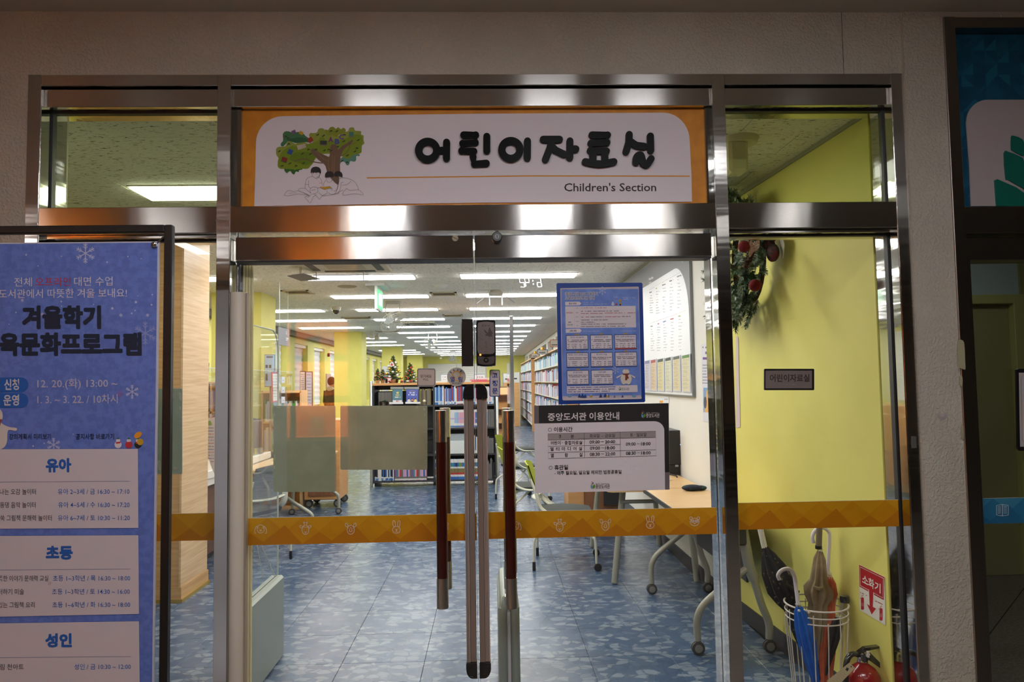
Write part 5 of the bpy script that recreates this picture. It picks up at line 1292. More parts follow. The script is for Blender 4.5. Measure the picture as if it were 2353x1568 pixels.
M_pl2 = mixmat('black_plaid_cloth', (.010, .010, .011), srgb((120, 110, 92)), 60, (1, 1, 1), .60, .66, .8)
t = umb('black umbrella with beige chequered trim leaning left in the basket', U(1757, 1258, 3.52), V3((UX+.05, UY+.02, .02)), [(.0, .012), (.06, .032), (.16, .056), (.28, .062), (.36, .044), (.41, .026), (.5, .030), (.7, .028), (.9, .018), (1, .006)], M_pl2, cmat((220, 216, 200)), [U(1757, 1260, 3.52), U(1746, 1210, 3.54)])
MB().tube([U(1800, 1342, 3.44), U(1816, 1350, 3.42), U(1834, 1362, 3.42)], .011, 8).build('tie_strap', cmat((34, 30, 28)), t)
hk = [U(*q, 3.25) for q in ((1834, 1390), (1829, 1350), (1824, 1320), (1812, 1308), (1797, 1311), (1788, 1322), (1791, 1333))]
t = umb('blue umbrella with white hooked handle at the front of the basket', U(1835, 1394, 3.25), V3((UX-.005, UY-.03, .02)), [(0, .010), (.05, .022), (.2, .035), (.36, .036), (.55, .026), (.72, .017), (.9, .009), (1, .004)], mixmat('blue_umbrella', srgb((10, 92, 190)), srgb((20, 104, 200)), 30, rough=.45), mat('white_handle', srgb((222, 216, 220)), .35), smooth(hk, 4, False))
MB().ball(U(1836, 1404, 3.2), .006).build('snap_button', M_wht, t)
t = umb('khaki umbrella with thick straight grip standing tallest in the basket', U(1884, 1268, 3.4), V3((UX+.0, UY+.06, .02)), [(0, .012), (.05, .024), (.2, .036), (.26, .060), (.30, .056), (.36, .038), (.45, .042), (.6, .032), (.85, .018), (1, .006)], mixmat('khaki_umbrella', srgb((150, 132, 100)), srgb((136, 118, 88)), 25, rough=.7), cmat((122, 110, 88)), [U(1881, 1262, 3.4), U(1884, 1180, 3.4)])
MB().lathe([(.0155, -.008), (.0155, .008)], U(1881, 1258, 3.4), 16).build('grip_collar', M_black, t)
MB().tube([U(1870, 1350, 3.36), U(1882, 1354, 3.34), U(1894, 1352, 3.36)], .008, 8).build('tie_strap', cmat((136, 118, 88)), t)
wh = [U(*q, 3.42) for q in ((1902, 1318), (1903, 1290), (1906, 1240), (1904, 1222), (1890, 1213), (1876, 1217), (1867, 1232), (1869, 1248))]
t = umb('umbrella with white collar and orange cloth, white hooked handle', U(1905, 1322, 3.42), V3((UX+.03, UY+.01, .02)), [(0, .010), (.06, .028), (.14, .036), (.2, .026), (.35, .030), (.6, .034), (.85, .022), (1, .006)], mixmat('orange_umbrella', srgb((206, 104, 64)), srgb((190, 90, 54)), 25, rough=.7), MATS['white_handle'], smooth(wh, 4, False))
fluted(MB(), U(1905, 1322, 3.42), U(1900, 1384, 3.42), [(0, .012), (.3, .032), (.62, .042), (1, .036)], depth=.12).build('white_cover', cmat((206, 198, 178)), t)
t = umb('compact black umbrella with dark knob leaning right in the basket', U(1926, 1420, 3.32), V3((UX+.02, UY-.03, .16)), [(0, .010), (.1, .02), (.25, .024), (.5, .018), (.75, .010), (1, .004)], cmat((22, 22, 24)), M_dkgrey, None)
MB().tube([U(1928, 1412, 3.32), U(1937, 1386, 3.32)], .006, 8).build('telescopic_shaft', M_alu, t)
c = U(1941, 1377, 3.32); MB().lathe([(0, -.016), (.020, -.015), (.022, 0), (.020, .014), (.010, .017), (0, .017)], c, 18).build('knob', M_capblk, t)
# fire extinguisher with hose, lever and tag
EX, EY = 1.592, 3.125
t = thing('fire_extinguisher', 'red fire extinguisher with paper tag at the foot of the yellow wall', 'fire extinguisher', (EX, EY, 0))
M_red_g = mat('extinguisher_red', srgb((150, 12, 18)), .2, coat=.5)
MB().lathe([(.068, 0), (.072, .01), (.072, .20), (.068, .235), (.052, .262), (.03, .278), (.022, .283), (.022, .29), (0, .29)], (EX, EY, 0), 32).build('cylinder', M_red_g, t)
MB().lathe([(.02, .288), (.02, .318), (.014, .33), (0, .33)], (EX, EY, 0), 16).lathe([(0, -.012), (.018, -.012), (.018, .0), (0, 0)], (EX-.005, EY-.02, .315), 20, 'y').build('valve', M_chrome, t)
v = V3((EX, EY, .33))
MB().prism([v+V3((-.02, -.012, 0)), v+V3((.01, -.012, .02)), v+V3((.075, -.012, .026)), v+V3((.078, -.012, .018)), v+V3((.02, -.012, .008)), v+V3((-.018, -.012, -.01))], (0, 1, 0), .024).build('lever', M_capblk, t)
MB().prism([v+V3((0, -.011, -.004)), v+V3((.03, -.011, 0)), v+V3((.09, -.011, -.062)), v+V3((.085, -.011, -.07)), v+V3((.07, -.011, -.066)), v+V3((.01, -.011, -.022))], (0, 1, 0), .022).build('carry_handle', M_capblk, t)
MB().tube(smooth([v+V3((-.015, 0, -.012)), v+V3((-.05, -.01, -.005)), v+V3((-.078, -.02, -.03)), v+V3((-.088, -.025, -.09)), v+V3((-.08, -.02, -.2)), v+V3((-.078, -.02, -.28))], 5, False), .0115, 10).build('hose', M_capblk, t)
MB().tube([v+V3((0, -.02, -.008)), v+V3((.02, -.03, .0))], .004, 6).box(EX+.004, EX+.012, EY-.04, EY-.03, .32, .345).build('safety_pin', M_wht, t)
D = Draw((0, EY-.085, 0), (0, -1, 0)).zoom(1580, 1140, 3.663)
D.poly([(1360, 1405), (1412, 1450), (1255, 1610), (1170, 1560)], cmat((206, 190, 150)), 'tag'); D.up(1).poly([(1340, 1443), (1358, 1455), (1346, 1478), (1328, 1465)], M_dkgrey, 'tag_print')
for k in range(8): D.line([(1300-k*16, 1480+k*14), (1345-k*16, 1516+k*14)], 1.6, cmat((150, 130, 96)), 'tag_print')
D.circ(1376, 1438, 6, M_dark, 'tag_hole', 8); D.build(t)

# ------------------------------------------------------------------ christmas wreath on the yellow wall
def fir(mb, pts, L=.035, n=22, seed=0, r=.0012):
    """a fir sprig: stem with flat needles all round"""
    rn = random.Random(seed); pts = [V3(p) for p in pts]
    N = len(pts)-1
    for i in range(n):
        t = (i+rn.random())/n*N; k = min(int(t), N-1); p = pts[k].lerp(pts[k+1], t-k); d = (pts[k+1]-pts[k]).normalized()
        for s in range(4):
            a = rn.uniform(0, 6.283); x = d.cross(V3((.3, .5, .8))).normalized(); y = d.cross(x); o = x*math.cos(a)+y*math.sin(a)
            tip = p+(o*.8+d*.75).normalized()*L*rn.uniform(.7, 1.1); w = (d.cross(o)).normalized()*r
            mb.add([p-w, p+w, tip+w*.3, tip-w*.3], [(0, 1, 2, 3)])
M_fir = mixmat('frosted_fir', srgb((86, 112, 86)), srgb((186, 198, 186)), 40, (1, 1, 1), .45, .62, .8)
M_fir_d = mixmat('dark_fir', srgb((40, 70, 44)), srgb((66, 96, 58)), 40, rough=.8)
WC = V3((XW(4.22)-.05, 4.20, 2.235)); wy, wz = .235, .27
w = thing('christmas_wreath', 'frosted fir wreath with red felt balls and cones hanging on the yellow wall', 'wreath', tuple(WC))
def wp_(a, rr=1, out=0): return WC+V3((-out, wy*rr*math.cos(a), wz*rr*math.sin(a)))
MB().tube([wp_(2*math.pi*k/28) for k in range(28)], .018, 8, closed=True).build('twig_ring', mixmat('twig_brown', srgb((60, 42, 32)), srgb((40, 28, 22)), 40, (1, 1, 1), rough=.9), w)
rn = random.Random(11); f1 = MB(); f2 = MB()
for k in range(330):
    a = rn.uniform(0, 6.283); o = rn.uniform(.0, .11); rr = rn.uniform(.72, 1.25); p = wp_(a, rr, o)
    tl = rn.uniform(.08, .15); dr = (V3((-rn.uniform(.1, 1.0), math.cos(a+rn.uniform(-.9, .9)), math.sin(a+rn.uniform(-.9, .9))))).normalized()
    if a > 3.6 and a < 5.8 and rn.random() < .5: dr = (dr+V3((-.5, .0, -.8))).normalized()
    e = p+dr*tl; (f1 if rn.random() < .7 else f2).tube([p, e], .0018, 4); fir(f1 if k % 3 else f2, [p, p.lerp(e, .5)+V3((0, 0, -.004)), e], .03, 26, k, .003)
f1.build('fir_sprigs', M_fir, w)['kind'] = 'stuff'; f2.build('dark_fir_sprigs', M_fir_d, w)['kind'] = 'stuff'
M_felt = mixmat('red_felt', srgb((120, 12, 24)), srgb((96, 8, 18)), 120, rough=.95)
for px, py in ((1710, 567), (1735, 656)):
    c = at(px, py, Y=4.15 if px < 1720 else 4.1); c = V3((XW(4.1)-.25, c.y, c.z)); k = at(px, py, X=c.x); MB().ball(k, .0315, 20, 14).build('felt_ball', M_felt, w)
def cone(mb, c, L, R, ax=V3((0, 0, 1)), n=7, m=8):
    x = ax.cross(V3((.2, 1, .3))).normalized(); y = ax.cross(x)
    for i in range(n):
        t = i/(n-1); r = R*math.sin(math.pi*(.15+.8*t))**.7; p = c+ax*(L*(t-.5))
        for k in range(m):
            a = 2*math.pi*(k+.5*(i % 2))/m; o = x*math.cos(a)+y*math.sin(a); w_ = (x*-math.sin(a)+y*math.cos(a))*r*.38
            mb.add([p-w_, p+w_, p+o*r+ax*L*.10+w_*.7, p+o*r+ax*L*.10-w_*.7, p+o*r*.9+ax*L*.02], [(0, 1, 2, 3), (3, 2, 4)])
    mb.tube([c-ax*L*.45, c+ax*L*.4], R*.5, 8)
M_cone = mixmat('pine_cone', srgb((92, 66, 48)), srgb((52, 36, 26)), 90, rough=.9)
for px, py, xx in ((1716, 604, .24), (1726, 588, .23)):
    mb = MB(); cone(mb, at(px, py, X=XW(4.2)-xx), .07, .027, V3((-.3, .2, -.9)).normalized()); mb.build('pine_cone', M_cone, w)
c = at(1732, 572, X=XW(4.2)-.26)
D = Draw(c, V3((-.55, -.83, 0))).zoom(1660, 520, 7.125)
D.poly(smooth([(440, 290), (470, 230), (500, 270), (560, 240), (606, 236), (608, 340), (560, 400), (500, 440), (450, 512), (425, 440), (470, 370)], 3), cmat((164, 124, 108)), 'wooden_greeting', th=.003); D.L = 9
for a, b, c_, d in ((460, 320, 520, 290), (455, 350, 560, 300), (440, 470, 540, 400), (500, 380, 600, 310)): D.line([(a, b), ((a+c_)/2, b-22), (c_, d)], 6, cmat((90, 60, 50)), 'carved_letters')
for k in range(22): D.circ(rn.uniform(500, 600), rn.uniform(250, 360), 7, cmat((210, 214, 216)), 'frost', 6)
D.build(w)
pl = mixmat('tartan_ribbon', srgb((96, 12, 24)), srgb((20, 30, 26)), 55, (1, 1, 1), .45, .55, .8)
b0 = at(1772, 562, X=XW(4.1)-.06)
for i, (dy, dz, s) in enumerate(((-.0, .05, 1), (.03, .0, .9), (-.02, -.05, 1.1))):
    MB().ball(b0+V3((0, dy, dz)), (.03, .05*s, .045*s), 12, 8).build('ribbon_loop', pl, w)
MB().prism([b0+V3((.03, -.06, .06)), b0+V3((.03, -.10, -.02)), b0+V3((.03, -.075, -.09)), b0+V3((.03, -.05, -.04)), b0+V3((.03, -.04, .04))], (1, 0, 0), .004).build('ribbon_tail', cmat((176, 176, 158)), w)

# ------------------------------------------------------------------ right wall notices
def wallD(eps=.0006): return Draw((XR-.004, 7, 0), (-1, 0, 0), eps=eps)
mbd = thing('subject_board', 'large white and grey information board high on the white right wall', 'board', (XR, 6.7, 1.4))
YN0 = at(1590, 800, X=XR-.02).y; zB = at(1592, 913, X=XR-.02).z; zT = 2.64
MB().box(XR-.024, XR-.001, YN0, 8.3, zB, zT).build('board_frame', mat('board_edge_metal', (.25, .26, .27), .4, .6), mbd)
D = Draw((XR-.0245, 7, 0), (-1, 0, 0), eps=.0006)
gw = cmat((226, 230, 236), .4); gg = cmat((118, 120, 124), .5)
y0 = YN0+.012
D.mb('board_face', gg).add([(XR-.0248, y0, zB+.012), (XR-.0248, 8.29, zB+.012), (XR-.0248, 8.29, zT-.01), (XR-.0248, y0, zT-.01)], [(0, 1, 2, 3)])
zc = at(1560, 612, X=XR-.024).z
pts = [(XR-.0256, y0+.0, zB+.012), (XR-.0256, 8.29, zB+.012), (XR-.0256, 8.29, zc)]
for i in range(11):
    a = math.pi/2*i/10; pts.append((XR-.0256, y0+.42-.40*math.sin(a), zc-.42*(1-math.cos(a))))
D.mb('board_panel', gw).add(pts, [tuple(range(len(pts)))])
D.L = 3; D.zoom(1420, 590, 8.254)
txg = cmat((164, 170, 178))
for i, (x, y, c) in enumerate(((592, 635, (90, 110, 190)), (712, 558, (206, 196, 90)), (835, 495, (120, 110, 120)), (972, 418, (90, 90, 100)), (1116, 333, (110, 110, 120)))):
    D.line([(x, y), (x+100+i*12, y-58-i*7)], 3, cmat(c), 'column_rule'); D.bars(x+8, x+50+i*10, y+48, 26, cmat(c), i, .1, 'small_print', -.35)
    for r in range(9 - (i == 0)): D.bars(x+15, x+55+((i*7+r*5) % 4)*10, y+110+r*(46+i*5), 15, txg, r+i*9, .3, 'small_print', -.12)
for i, (x, y, c) in enumerate(((612, 1274, (150, 150, 150)), (728, 1232, (190, 90, 110)), (852, 1186, (110, 120, 190)), (990, 1138, (200, 80, 80)), (1140, 1082, (170, 180, 80)))):
    D.line([(x, y), (x+105+i*12, y-46-i*4)], 3, cmat(c), 'column_rule'); D.bars(x+8, x+50+i*6, y+52, 26, cmat(c), i+20, .1, 'small_print', -.25)
    for r in range(10): D.bars(x+15, x+55+((i*3+r*7) % 4)*10, y+110+r*(44+i*5), 14, txg, r+i*9+50, .3, 'small_print', -.05)
D.bars(588, 680, 430, 50, cmat((200, 200, 205)), 3, .05, 'small_print', -.5); D.bars(590, 640, 500, 24, cmat((200, 200, 205)), 3, .1, 'small_print', -.5)
D.poly([(1206, 45), (1226, 60), (1226, 120), (1206, 80)], cmat((110, 160, 205)), 'logo'); D.poly([(1228, 60), (1250, 35), (1250, 85), (1228, 120)], cmat((120, 170, 60)), 'logo'); D.bars(1252, 1320, 55, 26, cmat((190, 190, 195)), 9, .05, 'small_print', -.3)
D.line([(568, 380), (575, 555)], 3, cmat((160, 162, 166)), 'column_rule')
D.build(mbd)
# six brochures in clear pockets on the board
D0 = [(82, 453, 152, 900, (120, 120, 160), (196, 190, 206)), (174, 440, 243, 905, (170, 80, 70), (216, 190, 160)), (276, 428, 355, 908, (70, 80, 66), (214, 206, 160)), (390, 410, 472, 910, (56, 66, 58), (206, 210, 186)), (508, 390, 602, 916, (90, 96, 78), (216, 204, 170)), (642, 372, 750, 925, (96, 136, 70), (216, 210, 180))]
for i, (x0, y0, x1, y1, hc, bc) in enumerate(D0):
    t = thing('brochure', '%s brochure in a clear pocket below the board, %s of six from the left' % (['lilac', 'rust-headed', 'olive', 'dark green', 'ochre', 'green-headed'][i], ORD[i+1]), 'brochure', (XR-.03, 6, 1.5), group='brochures in clear pockets on the information board')
    D = Draw((XR-.029, 7, 0), (-1, 0, 0), eps=.0005).zoom(1470, 760, 6.53)
    sl = (y1-y0)*.0-6-i; 
    D.poly([(x0-4, y0-2), (x1+12, y0-16-i*2), (x1+20, y1+6), (x0+4, y1-2)], cmat((206, 210, 224), .3), 'clear_pocket', th=.003); D.L = 8
    D.poly([(x0, y0+8), (x1, y0-6-i*2), (x1+5, y1-12), (x0+5, y1-16)], cmat(bc), 'brochure_sheet'); D.up(1).poly([(x0, y0+8), (x1, y0-6-i*2), (x1, y0+40-i*2), (x0, y0+52)], cmat(hc), 'brochure_header')
    for k in range(22): D.bars(x0+6, x1-8-((k*7) % 5)*6, y0+70+k*(y1-y0-100)/22, 6, cmat([(130, 120, 90), (200, 180, 70), (120, 126, 140)][k % 3]), k+i, .15, 'small_print', -.03)
    D.build(t)
for nm, lab, pts, base, ext in (('wall_poster', 'white poster with purple heading beside the entrance on the white wall', [(1611, 792), (1640, 786), (1648, 975), (1616, 968)], (214, 216, 226), 1), ('wall_leaflet', 'small white leaflet with an orange patch on the wall below the board', [(1512, 909), (1537, 911), (1538, 935), (1513, 935)], (222, 224, 226), 0)):
    t = thing(nm, lab, 'poster', (XR, 5, 1.5)); D = Draw((XR-.0025, 5, 0), (-1, 0, 0), eps=.0006)
    D.poly(pts, cmat(base), 'sheet', th=.0008); D.L = 3
    if ext:
        D.zoom(1470, 760, 6.53)
        for k in range(2): D.bars(950, 1060, 335+k*85, 40, cmat((110, 70, 150)), k, .08, 'small_print')
        D.bars(945, 1050, 255, 26, cmat((90, 90, 100)), 3, .08, 'small_print')
        for k in range(7): D.bars(945, 1050, 520+k*45, 16, cmat((130, 130, 150)), k+3, .15, 'small_print')
        D.rect(958, 858, 1045, 1225, cmat((120, 160, 200)), 'picture'); D.up(1).poly([(1005, 900), (1045, 880), (1045, 1225), (975, 1225)], cmat((220, 170, 100)), 'picture').circ(988, 1080, 22, cmat((60, 66, 84)), 'picture', ry=90)
    else: D.rect(1516, 921, 1524, 926, cmat((230, 160, 30)), 'picture').bars(1527, 1535, 918, 2, cmat((130, 130, 140)), 3)
    D.build(t)
t = thing('taped_sheet', 'pale sheet taped at the far edge of the yellow wall', 'paper', (XR, 4.6, 1.4)); D = Draw((XW(4.5), 4.5, 0), NW, eps=.001).up(2); D.poly([(1692, 772), (1697, 775), (1702, 982), (1692, 984)], cmat((206, 190, 196)), 'sheet', th=.001); D.build(t)

# ------------------------------------------------------------------ security gates just inside the door
M_gate = mat('gate_grey', srgb((150, 158, 148)), .4, .2); M_acr_edge = mat('acrylic_edge', srgb((214, 220, 206)), .15)
t = thing('security_gate', 'left anti-theft gate with grey-green foot and clear acrylic panel', 'security gate', (-1.18, 3.9, 0), group='pair of library security gates')
ya, yb2 = 3.5, 4.17
MB().cbox(-1.255, -1.175, ya, yb2, 0, .45, .012).build('gate_foot', M_gate, t); MB().box(-1.216, -1.212, ya+.02, yb2-.02, .4502, .452).build('foot_slot', M_dark, t)
zt_ = 1.83; rr_ = .12
ol = [(-1.214, ya+.02, .45), (-1.214, ya+.02, zt_-.0)]+[(-1.214, yb2-rr_+rr_*math.sin(a), zt_-rr_+rr_*math.cos(a)) for a in [math.pi/2*k/8 for k in range(9)]]+[(-1.214, yb2, .12), (-1.214, yb2-.01, .12)]
MB().prism([(x, y, z) for x, y, z in ol[:-1]]+[(-1.214, yb2, .452), (-1.214, ya+.02, .452)][:0], (1, 0, 0), .008).build('acrylic_panel', M_glass_d, t)
MB().tube(ol[:-1], .005, 6).build('acrylic_rim', M_acr_edge, t)
for a_, b_ in (([(-1.21, 3.35, 1.38), (-1.21, 3.62, .98), (-1.21, 3.75, .78), (-1.21, 3.9, .5)], .0028), ([(-1.21, 3.5, .46), (-1.21, 3.52, .86), (-1.21, 3.6, .93), (-1.21, 3.68, .86), (-1.21, 4.1, .46)], .0028), ([(-1.21, 3.36, 1.0), (-1.21, 3.62, .62), (-1.21, 3.72, .46)], .0028), ([(-1.21, 3.62, .46), (-1.21, 3.62, .92)], .003)):
    MB().tube(a_, b_, 6).build('antenna_loop', M_acr_edge, t)
GX = .078
t = thing('security_gate', 'right anti-theft gate seen end-on behind the right door handle', 'security gate', (GX, 3.75, 0), group='pair of library security gates')
fp = lambda y: smooth([(GX-.05, y, 0), (GX-.05, y, .36), (GX-.045, y, .44), (GX, y, .46), (GX+.045, y, .44), (GX+.05, y, .36), (GX+.05, y, 0)], 4, False)
mb = MB().tube([(GX-.03, 3.56, .01), (GX-.03, 3.56, .40), (GX-.022, 3.58, .45), (GX-.022, 4.1, .455)], .022, 10).tube([(GX+.03, 3.56, .01), (GX+.03, 3.56, .40), (GX+.022, 3.58, .45), (GX+.022, 4.1, .455)], .022, 10)
mb.cbox(GX-.052, GX-.012, 3.55, 4.15, 0, .43, .01).cbox(GX+.012, GX+.052, 3.55, 4.15, 0, .43, .01); mb.build('gate_foot', M_gate, t)
MB().box(GX-.008, GX+.008, 3.56, 4.14, 0, .40).build('foot_slot', mat('slot_white', (.7, .7, .72), .3), t)
MB().cbox(GX-.02, GX+.01, 3.553, 3.6, .455, .476, .003).build('sensor_cap', M_chrome, t)
zg = at(1174, 727, Y=4.1).z; xg = at(1175, 800, Y=4.1).x
MB().cbox(xg-.012, xg+.012, 4.07, 4.13, .45, zg, .003).build('gate_post', M_alu, t)
MB().box(xg-.028, xg-.022, 3.6, 4.1, .45, zg-.02).build('acrylic_panel', M_glass_d, t)
# door mat inside
stag(MB().box(-.75, .05, 3.12, 3.42, 0, .012).build('trim_10', cmat((70, 72, 74), .9)), 'grey entrance mat at the inner side of the doors')

# ------------------------------------------------------------------ tables, chairs and computer on the right
M_leg = mat('grey_tube_leg', srgb((168, 168, 154)), .4, .2); M_caster = mat('caster_rubber', (.06, .06, .06), .5); M_hub = mat('caster_hub', srgb((140, 140, 136)), .4)
def caster(mbw, mbh, x, y, r=.036, ang=0):
    mbw.lathe([(r*.55, -.018), (r, -.014), (r, -.004), (r*.8, -.002), (r*.8, .002), (r, .004), (r, .014), (r*.55, .018)], (x, y, r), 18, 'y'); mbh.lathe([(0, -.021), (r*.62, -.019), (r*.62, .019), (0, .021)], (x, y, r), 14, 'y')
def legframe(t, xs, y, x_front, x_back, zt=.68):
    lg = MB().tube(smooth([(xs, y, zt), (xs+.03, y, .48), (xs+.055, y, .40)], 4, False), .03, 10).build('leg_column', M_leg, t)
    MB().tube(smooth([(xs+.03, y, .47), (xs-.12, y, .36), (x_front+.04, y, .27), (x_front, y, .19), (x_front, y, .075)], 5, False), .019, 10).build('leg', M_leg, t)
    MB().tube(smooth([(xs+.05, y, .42), (xs+.09, y, .27), (x_back-.01, y, .16), (x_back-.01, y, .075)], 5, False), .021, 10).build('leg', M_leg, t)
    for x in (x_front, x_back-.01):
        a, b = MB(), MB(); caster(a, b, x, y); o = a.build('caster', M_caster, t); b.build('caster_hub', M_hub, o)
t1 = thing('folding_table', 'narrow light wood table on casters along the wall nearest the door', 'table', (1.33, 4.6, 0))
MB().cbox(1.115, 1.552, 3.92, 5.24, .70, .725, .004).build('tabletop', M_desk, t1); MB().box(1.105, 1.1145, 3.92, 5.24, .698, .7255).build('table_edge', M_dkgrey, t1)
legframe(t1, 1.40, 4.02, 1.13, 1.54); legframe(t1, 1.40, 5.15, 1.13, 1.54)
MB().tube([(1.36, 4.02, .655), (1.36, 5.15, .655)], .016, 8).build('crossbar', M_leg, t1)
MB().cbox(1.44, 1.455, 4.1, 5.07, .36, .69, .003).build('modesty_panel', M_dkgrey, t1)
MB().cbox(1.32, 1.40, 3.95, 4.09, .60, .70, .01).build('hinge_bracket', M_dkgrey, t1)
t2 = thing('computer_table', 'deeper pale table with rounded corner carrying the black computer', 'table', (1.2, 5.9, 0))
pp_ = [(1.55, 5.26), (.90, 5.26)]+[(.90-.05*math.sin(a), 5.31-.05*math.cos(a)) for a in [math.pi/2*k/6 for k in range(7)]]+[(.85, 6.75), (1.55, 6.75)]
MB().prism([(x, y, .70) for x, y in pp_], (0, 0, 1), .024).build('tabletop', M_desk, t2)
for (x, y, dx) in ((1.0, 5.47, -.09), (1.48, 5.46, .05), (1.0, 6.6, -.09), (1.48, 6.6, .05)):
    MB().tube([(x, y, .70), (x+dx, y-.05 if y < 6 else y, .01)], .024, 10).build('leg', M_leg, t2)
MB().tube([(.97, 5.45, .6), (1.50, 5.45, .6)], .015, 8).tube([(1.0, 6.6, .6), (1.48, 6.6, .6)], .015, 8).build('crossbar', M_leg, t2)
pc = thing('desktop_computer', 'black desktop computer tower with blue light on the pale table', 'computer', (1.37, 6.0, .724))
a = at(1534, 990, Y=5.95); b = at(1577, 1077, Y=5.95)
MB().cbox(a.x-.02, b.x, 5.95, 6.35, .81, a.z, .006).build('tower_case', mat('pc_black', (.012, .012, .014), .35), pc)
MB().cbox(a.x-.02, b.x-.04, 5.97, 6.3, .724, .81, .004).build('stand', M_black, pc); c = at(1564, 1022, Y=5.949)
MB().lathe([(0, -.001), (.004, -.001), (.004, 0), (0, 0)], c, 10, 'y').build('power_light', mat('blue_led', (.1, .25, 1), .4, emit=20), pc)
c = at(1557, 1071, Y=5.948); MB().box(c.x-.02, c.x+.008, 5.948, 5.95, c.z-.008, c.z+.008).build('spec_sticker', cmat((150, 160, 170)), pc)
MB().box(b.x+.0005, b.x+.012, 5.97, 6.3, .80, a.z-.005).build('side_panel', cmat((90, 92, 94)), pc)
t = tag(MB().tube(smooth([(1.22, 5.75, .728), (1.34, 5.62, .728), (1.42, 5.66, .728), (1.38, 5.8, .73), (1.30, 5.9, .73)], 5, False), .003, 6).build('white_cable', cmat((200, 200, 190))), 'thin white cable looped on the table beside the computer', 'cable')
t = tag(MB().tube(smooth([(1.38, 6.05, .735), (1.46, 6.0, .735), (1.51, 5.9, .73), (1.50, 5.8, .73)], 5, False), .006, 6).build('black_cable', M_black), 'black cable behind the computer on the pale table', 'cable')
mb = MB(); c = V3((1.43, 5.12, .745)); mb.ball(c, (.075, .05, .022), 16, 10).ball(c+V3((.06, .01, -.004)), (.05, .035, .018), 12, 8)
o = mb.build('pencil_case', mixmat('navy_green_print', srgb((22, 28, 48)), srgb((30, 90, 60)), 22, (1, 1, 1), .55, .62, .8), loc=(1.43, 5.12, .725)); tag(o, 'soft dark navy pouch with green pattern on the near table', 'pouch')
cb = thing('wood_cabinet', 'brown wooden cabinet standing under and beyond the computer table', 'cabinet', (.9, 7.2, 0))
a = at(1306, 1180, Y=7.1); MB().cbox(a.x, a.x+.16, 7.1, 7.5, 0, .70, .004).build('cabinet_side', M_wood, cb); MB().cbox(a.x+.162, 1.30, 7.08, 7.5, .0, .70, .004).build('cabinet_body', M_brown, cb); MB().box(1.1, 1.25, 7.06, 7.08, .3, .65).build('cabinet_door', M_dkgrey, cb)
# chairs: white shell frame, green mesh back, dark seat, four bent legs
M_cw2 = mat('white_chair_plastic', srgb((214, 214, 196)), .35); M_grn = mixmat('lime_mesh', srgb((160, 172, 40)), srgb((176, 186, 54)), 90, rough=.7); M_seat = cmat((56, 62, 58), .8)
def chair(label, loc, rz, back=M_grn):
    t = thing('mesh_chair', label, 'chair', (0, 0, 0), group='white-framed chairs at the computer tables')
    mb = MB(); n = 10; top = []; bot = []
    for j in range(5):
        for i in range(9):
            u, v = -1+2*i/8, -1+2*j/4; x = .22*u*(1-.08*v*v); y = .215*v*(1-.1*u*u); top.append((x, y, .455+.012*(1-u*u)*(1-v*v)-.012*max(0, u)**2)); bot.append((x*.95, y*.95, .425))
    q = [(j*9+i, j*9+i+1, (j+1)*9+i+1, (j+1)*9+i) for j in range(4) for i in range(8)]
    rim = [i for i in range(9)]+[j*9+8 for j in range(1, 5)]+[36+i for i in range(7, -1, -1)]+[j*9 for j in range(3, 0, -1)]
    mb.add(top+bot, q+[tuple(45+k for k in f[::-1]) for f in q]+[(rim[k], rim[(k+1) % len(rim)], rim[(k+1) % len(rim)]+45, rim[k]+45) for k in range(len(rim))], True)
    mb.build('seat', M_seat, t)
    fr = MB().box(-.18, .19, -.17, .17, .408, .425); fr.build('seat_pan', M_cw2, t)
    # backrest at -x, leaning back
    vs = []; R, C = 7, 9
    for j in range(R):
        for i in range(C):
            u, w = j/(R-1), -1+2*i/(C-1); hw = .20*(1-.15*u); vs.append((-.215-.09*u-.035*(1-w*w)+.02, hw*w, .56+.29*u-.02*w*w*u))
    g = [(j*C+i, j*C+i+1, (j+1)*C+i+1, (j+1)*C+i) for j in range(R-1) for i in range(C-1)]
    mb = MB(); mb.add(vs+[(v[0]-.012, v[1], v[2]) for v in vs], g+[tuple(k+R*C for k in f[::-1]) for f in g]+[(0+i, i+1, R*C+i+1, R*C+i) for i in range(C-1)]+[(62-i, 61-i, R*C+61-i, R*C+62-i) for i in range(C-1)], True); mb.build('backrest', back, t)
    for s in (-1, 1):
        P = smooth([(.10, s*.205, .425), (-.08, s*.215, .43), (-.19, s*.215, .49), (-.225, s*.205, .60), (-.27, s*.185, .72)], 4, False)
        MB().tube(P, [.016+.022*math.sin(math.pi*i/(len(P)-1)) for i in range(len(P))], 8, flat=.45).build('back_frame', M_cw2, t)
    MB().tube(smooth([(-.205, -.21, .56), (-.255, 0, .55), (-.205, .21, .56)], 5, False), .024, 8, flat=.5).build('back_bar', M_cw2, t)
    for sx in (-1, 1):
        for sy in (-1, 1):
            lg = MB().tube(smooth([(.03*sx, .14*sy, .405), (.12*sx, .19*sy, .34), (.22*sx, .235*sy, .27), (.245*sx, .245*sy, .22), (.25*sx, .247*sy, .06)], 4, False), .011, 8).build('leg', M_cw2, t)
            if sx < 0: MB().lathe([(.012, .0), (.014, .004), (.013, .07), (0, .07)], (.25*sx, .247*sy, 0), 10).build('foot_tip', M_black, lg)
            else:
                a, b = MB(), MB(); caster(a, b, .25*sx+.01, .247*sy, .03); a.build('caster', M_black, lg)
    t.location = loc; t.rotation_euler = (0, 0, rz)
    return t
ch = chair('lime-backed white chair pulled out nearest the door, facing the wall tables', (.615, 6.07, 0), -.12)
dup(ch, None, (.40, 7.5, 0), .1, 'lime-backed white chair standing second from the door, behind the right handle')
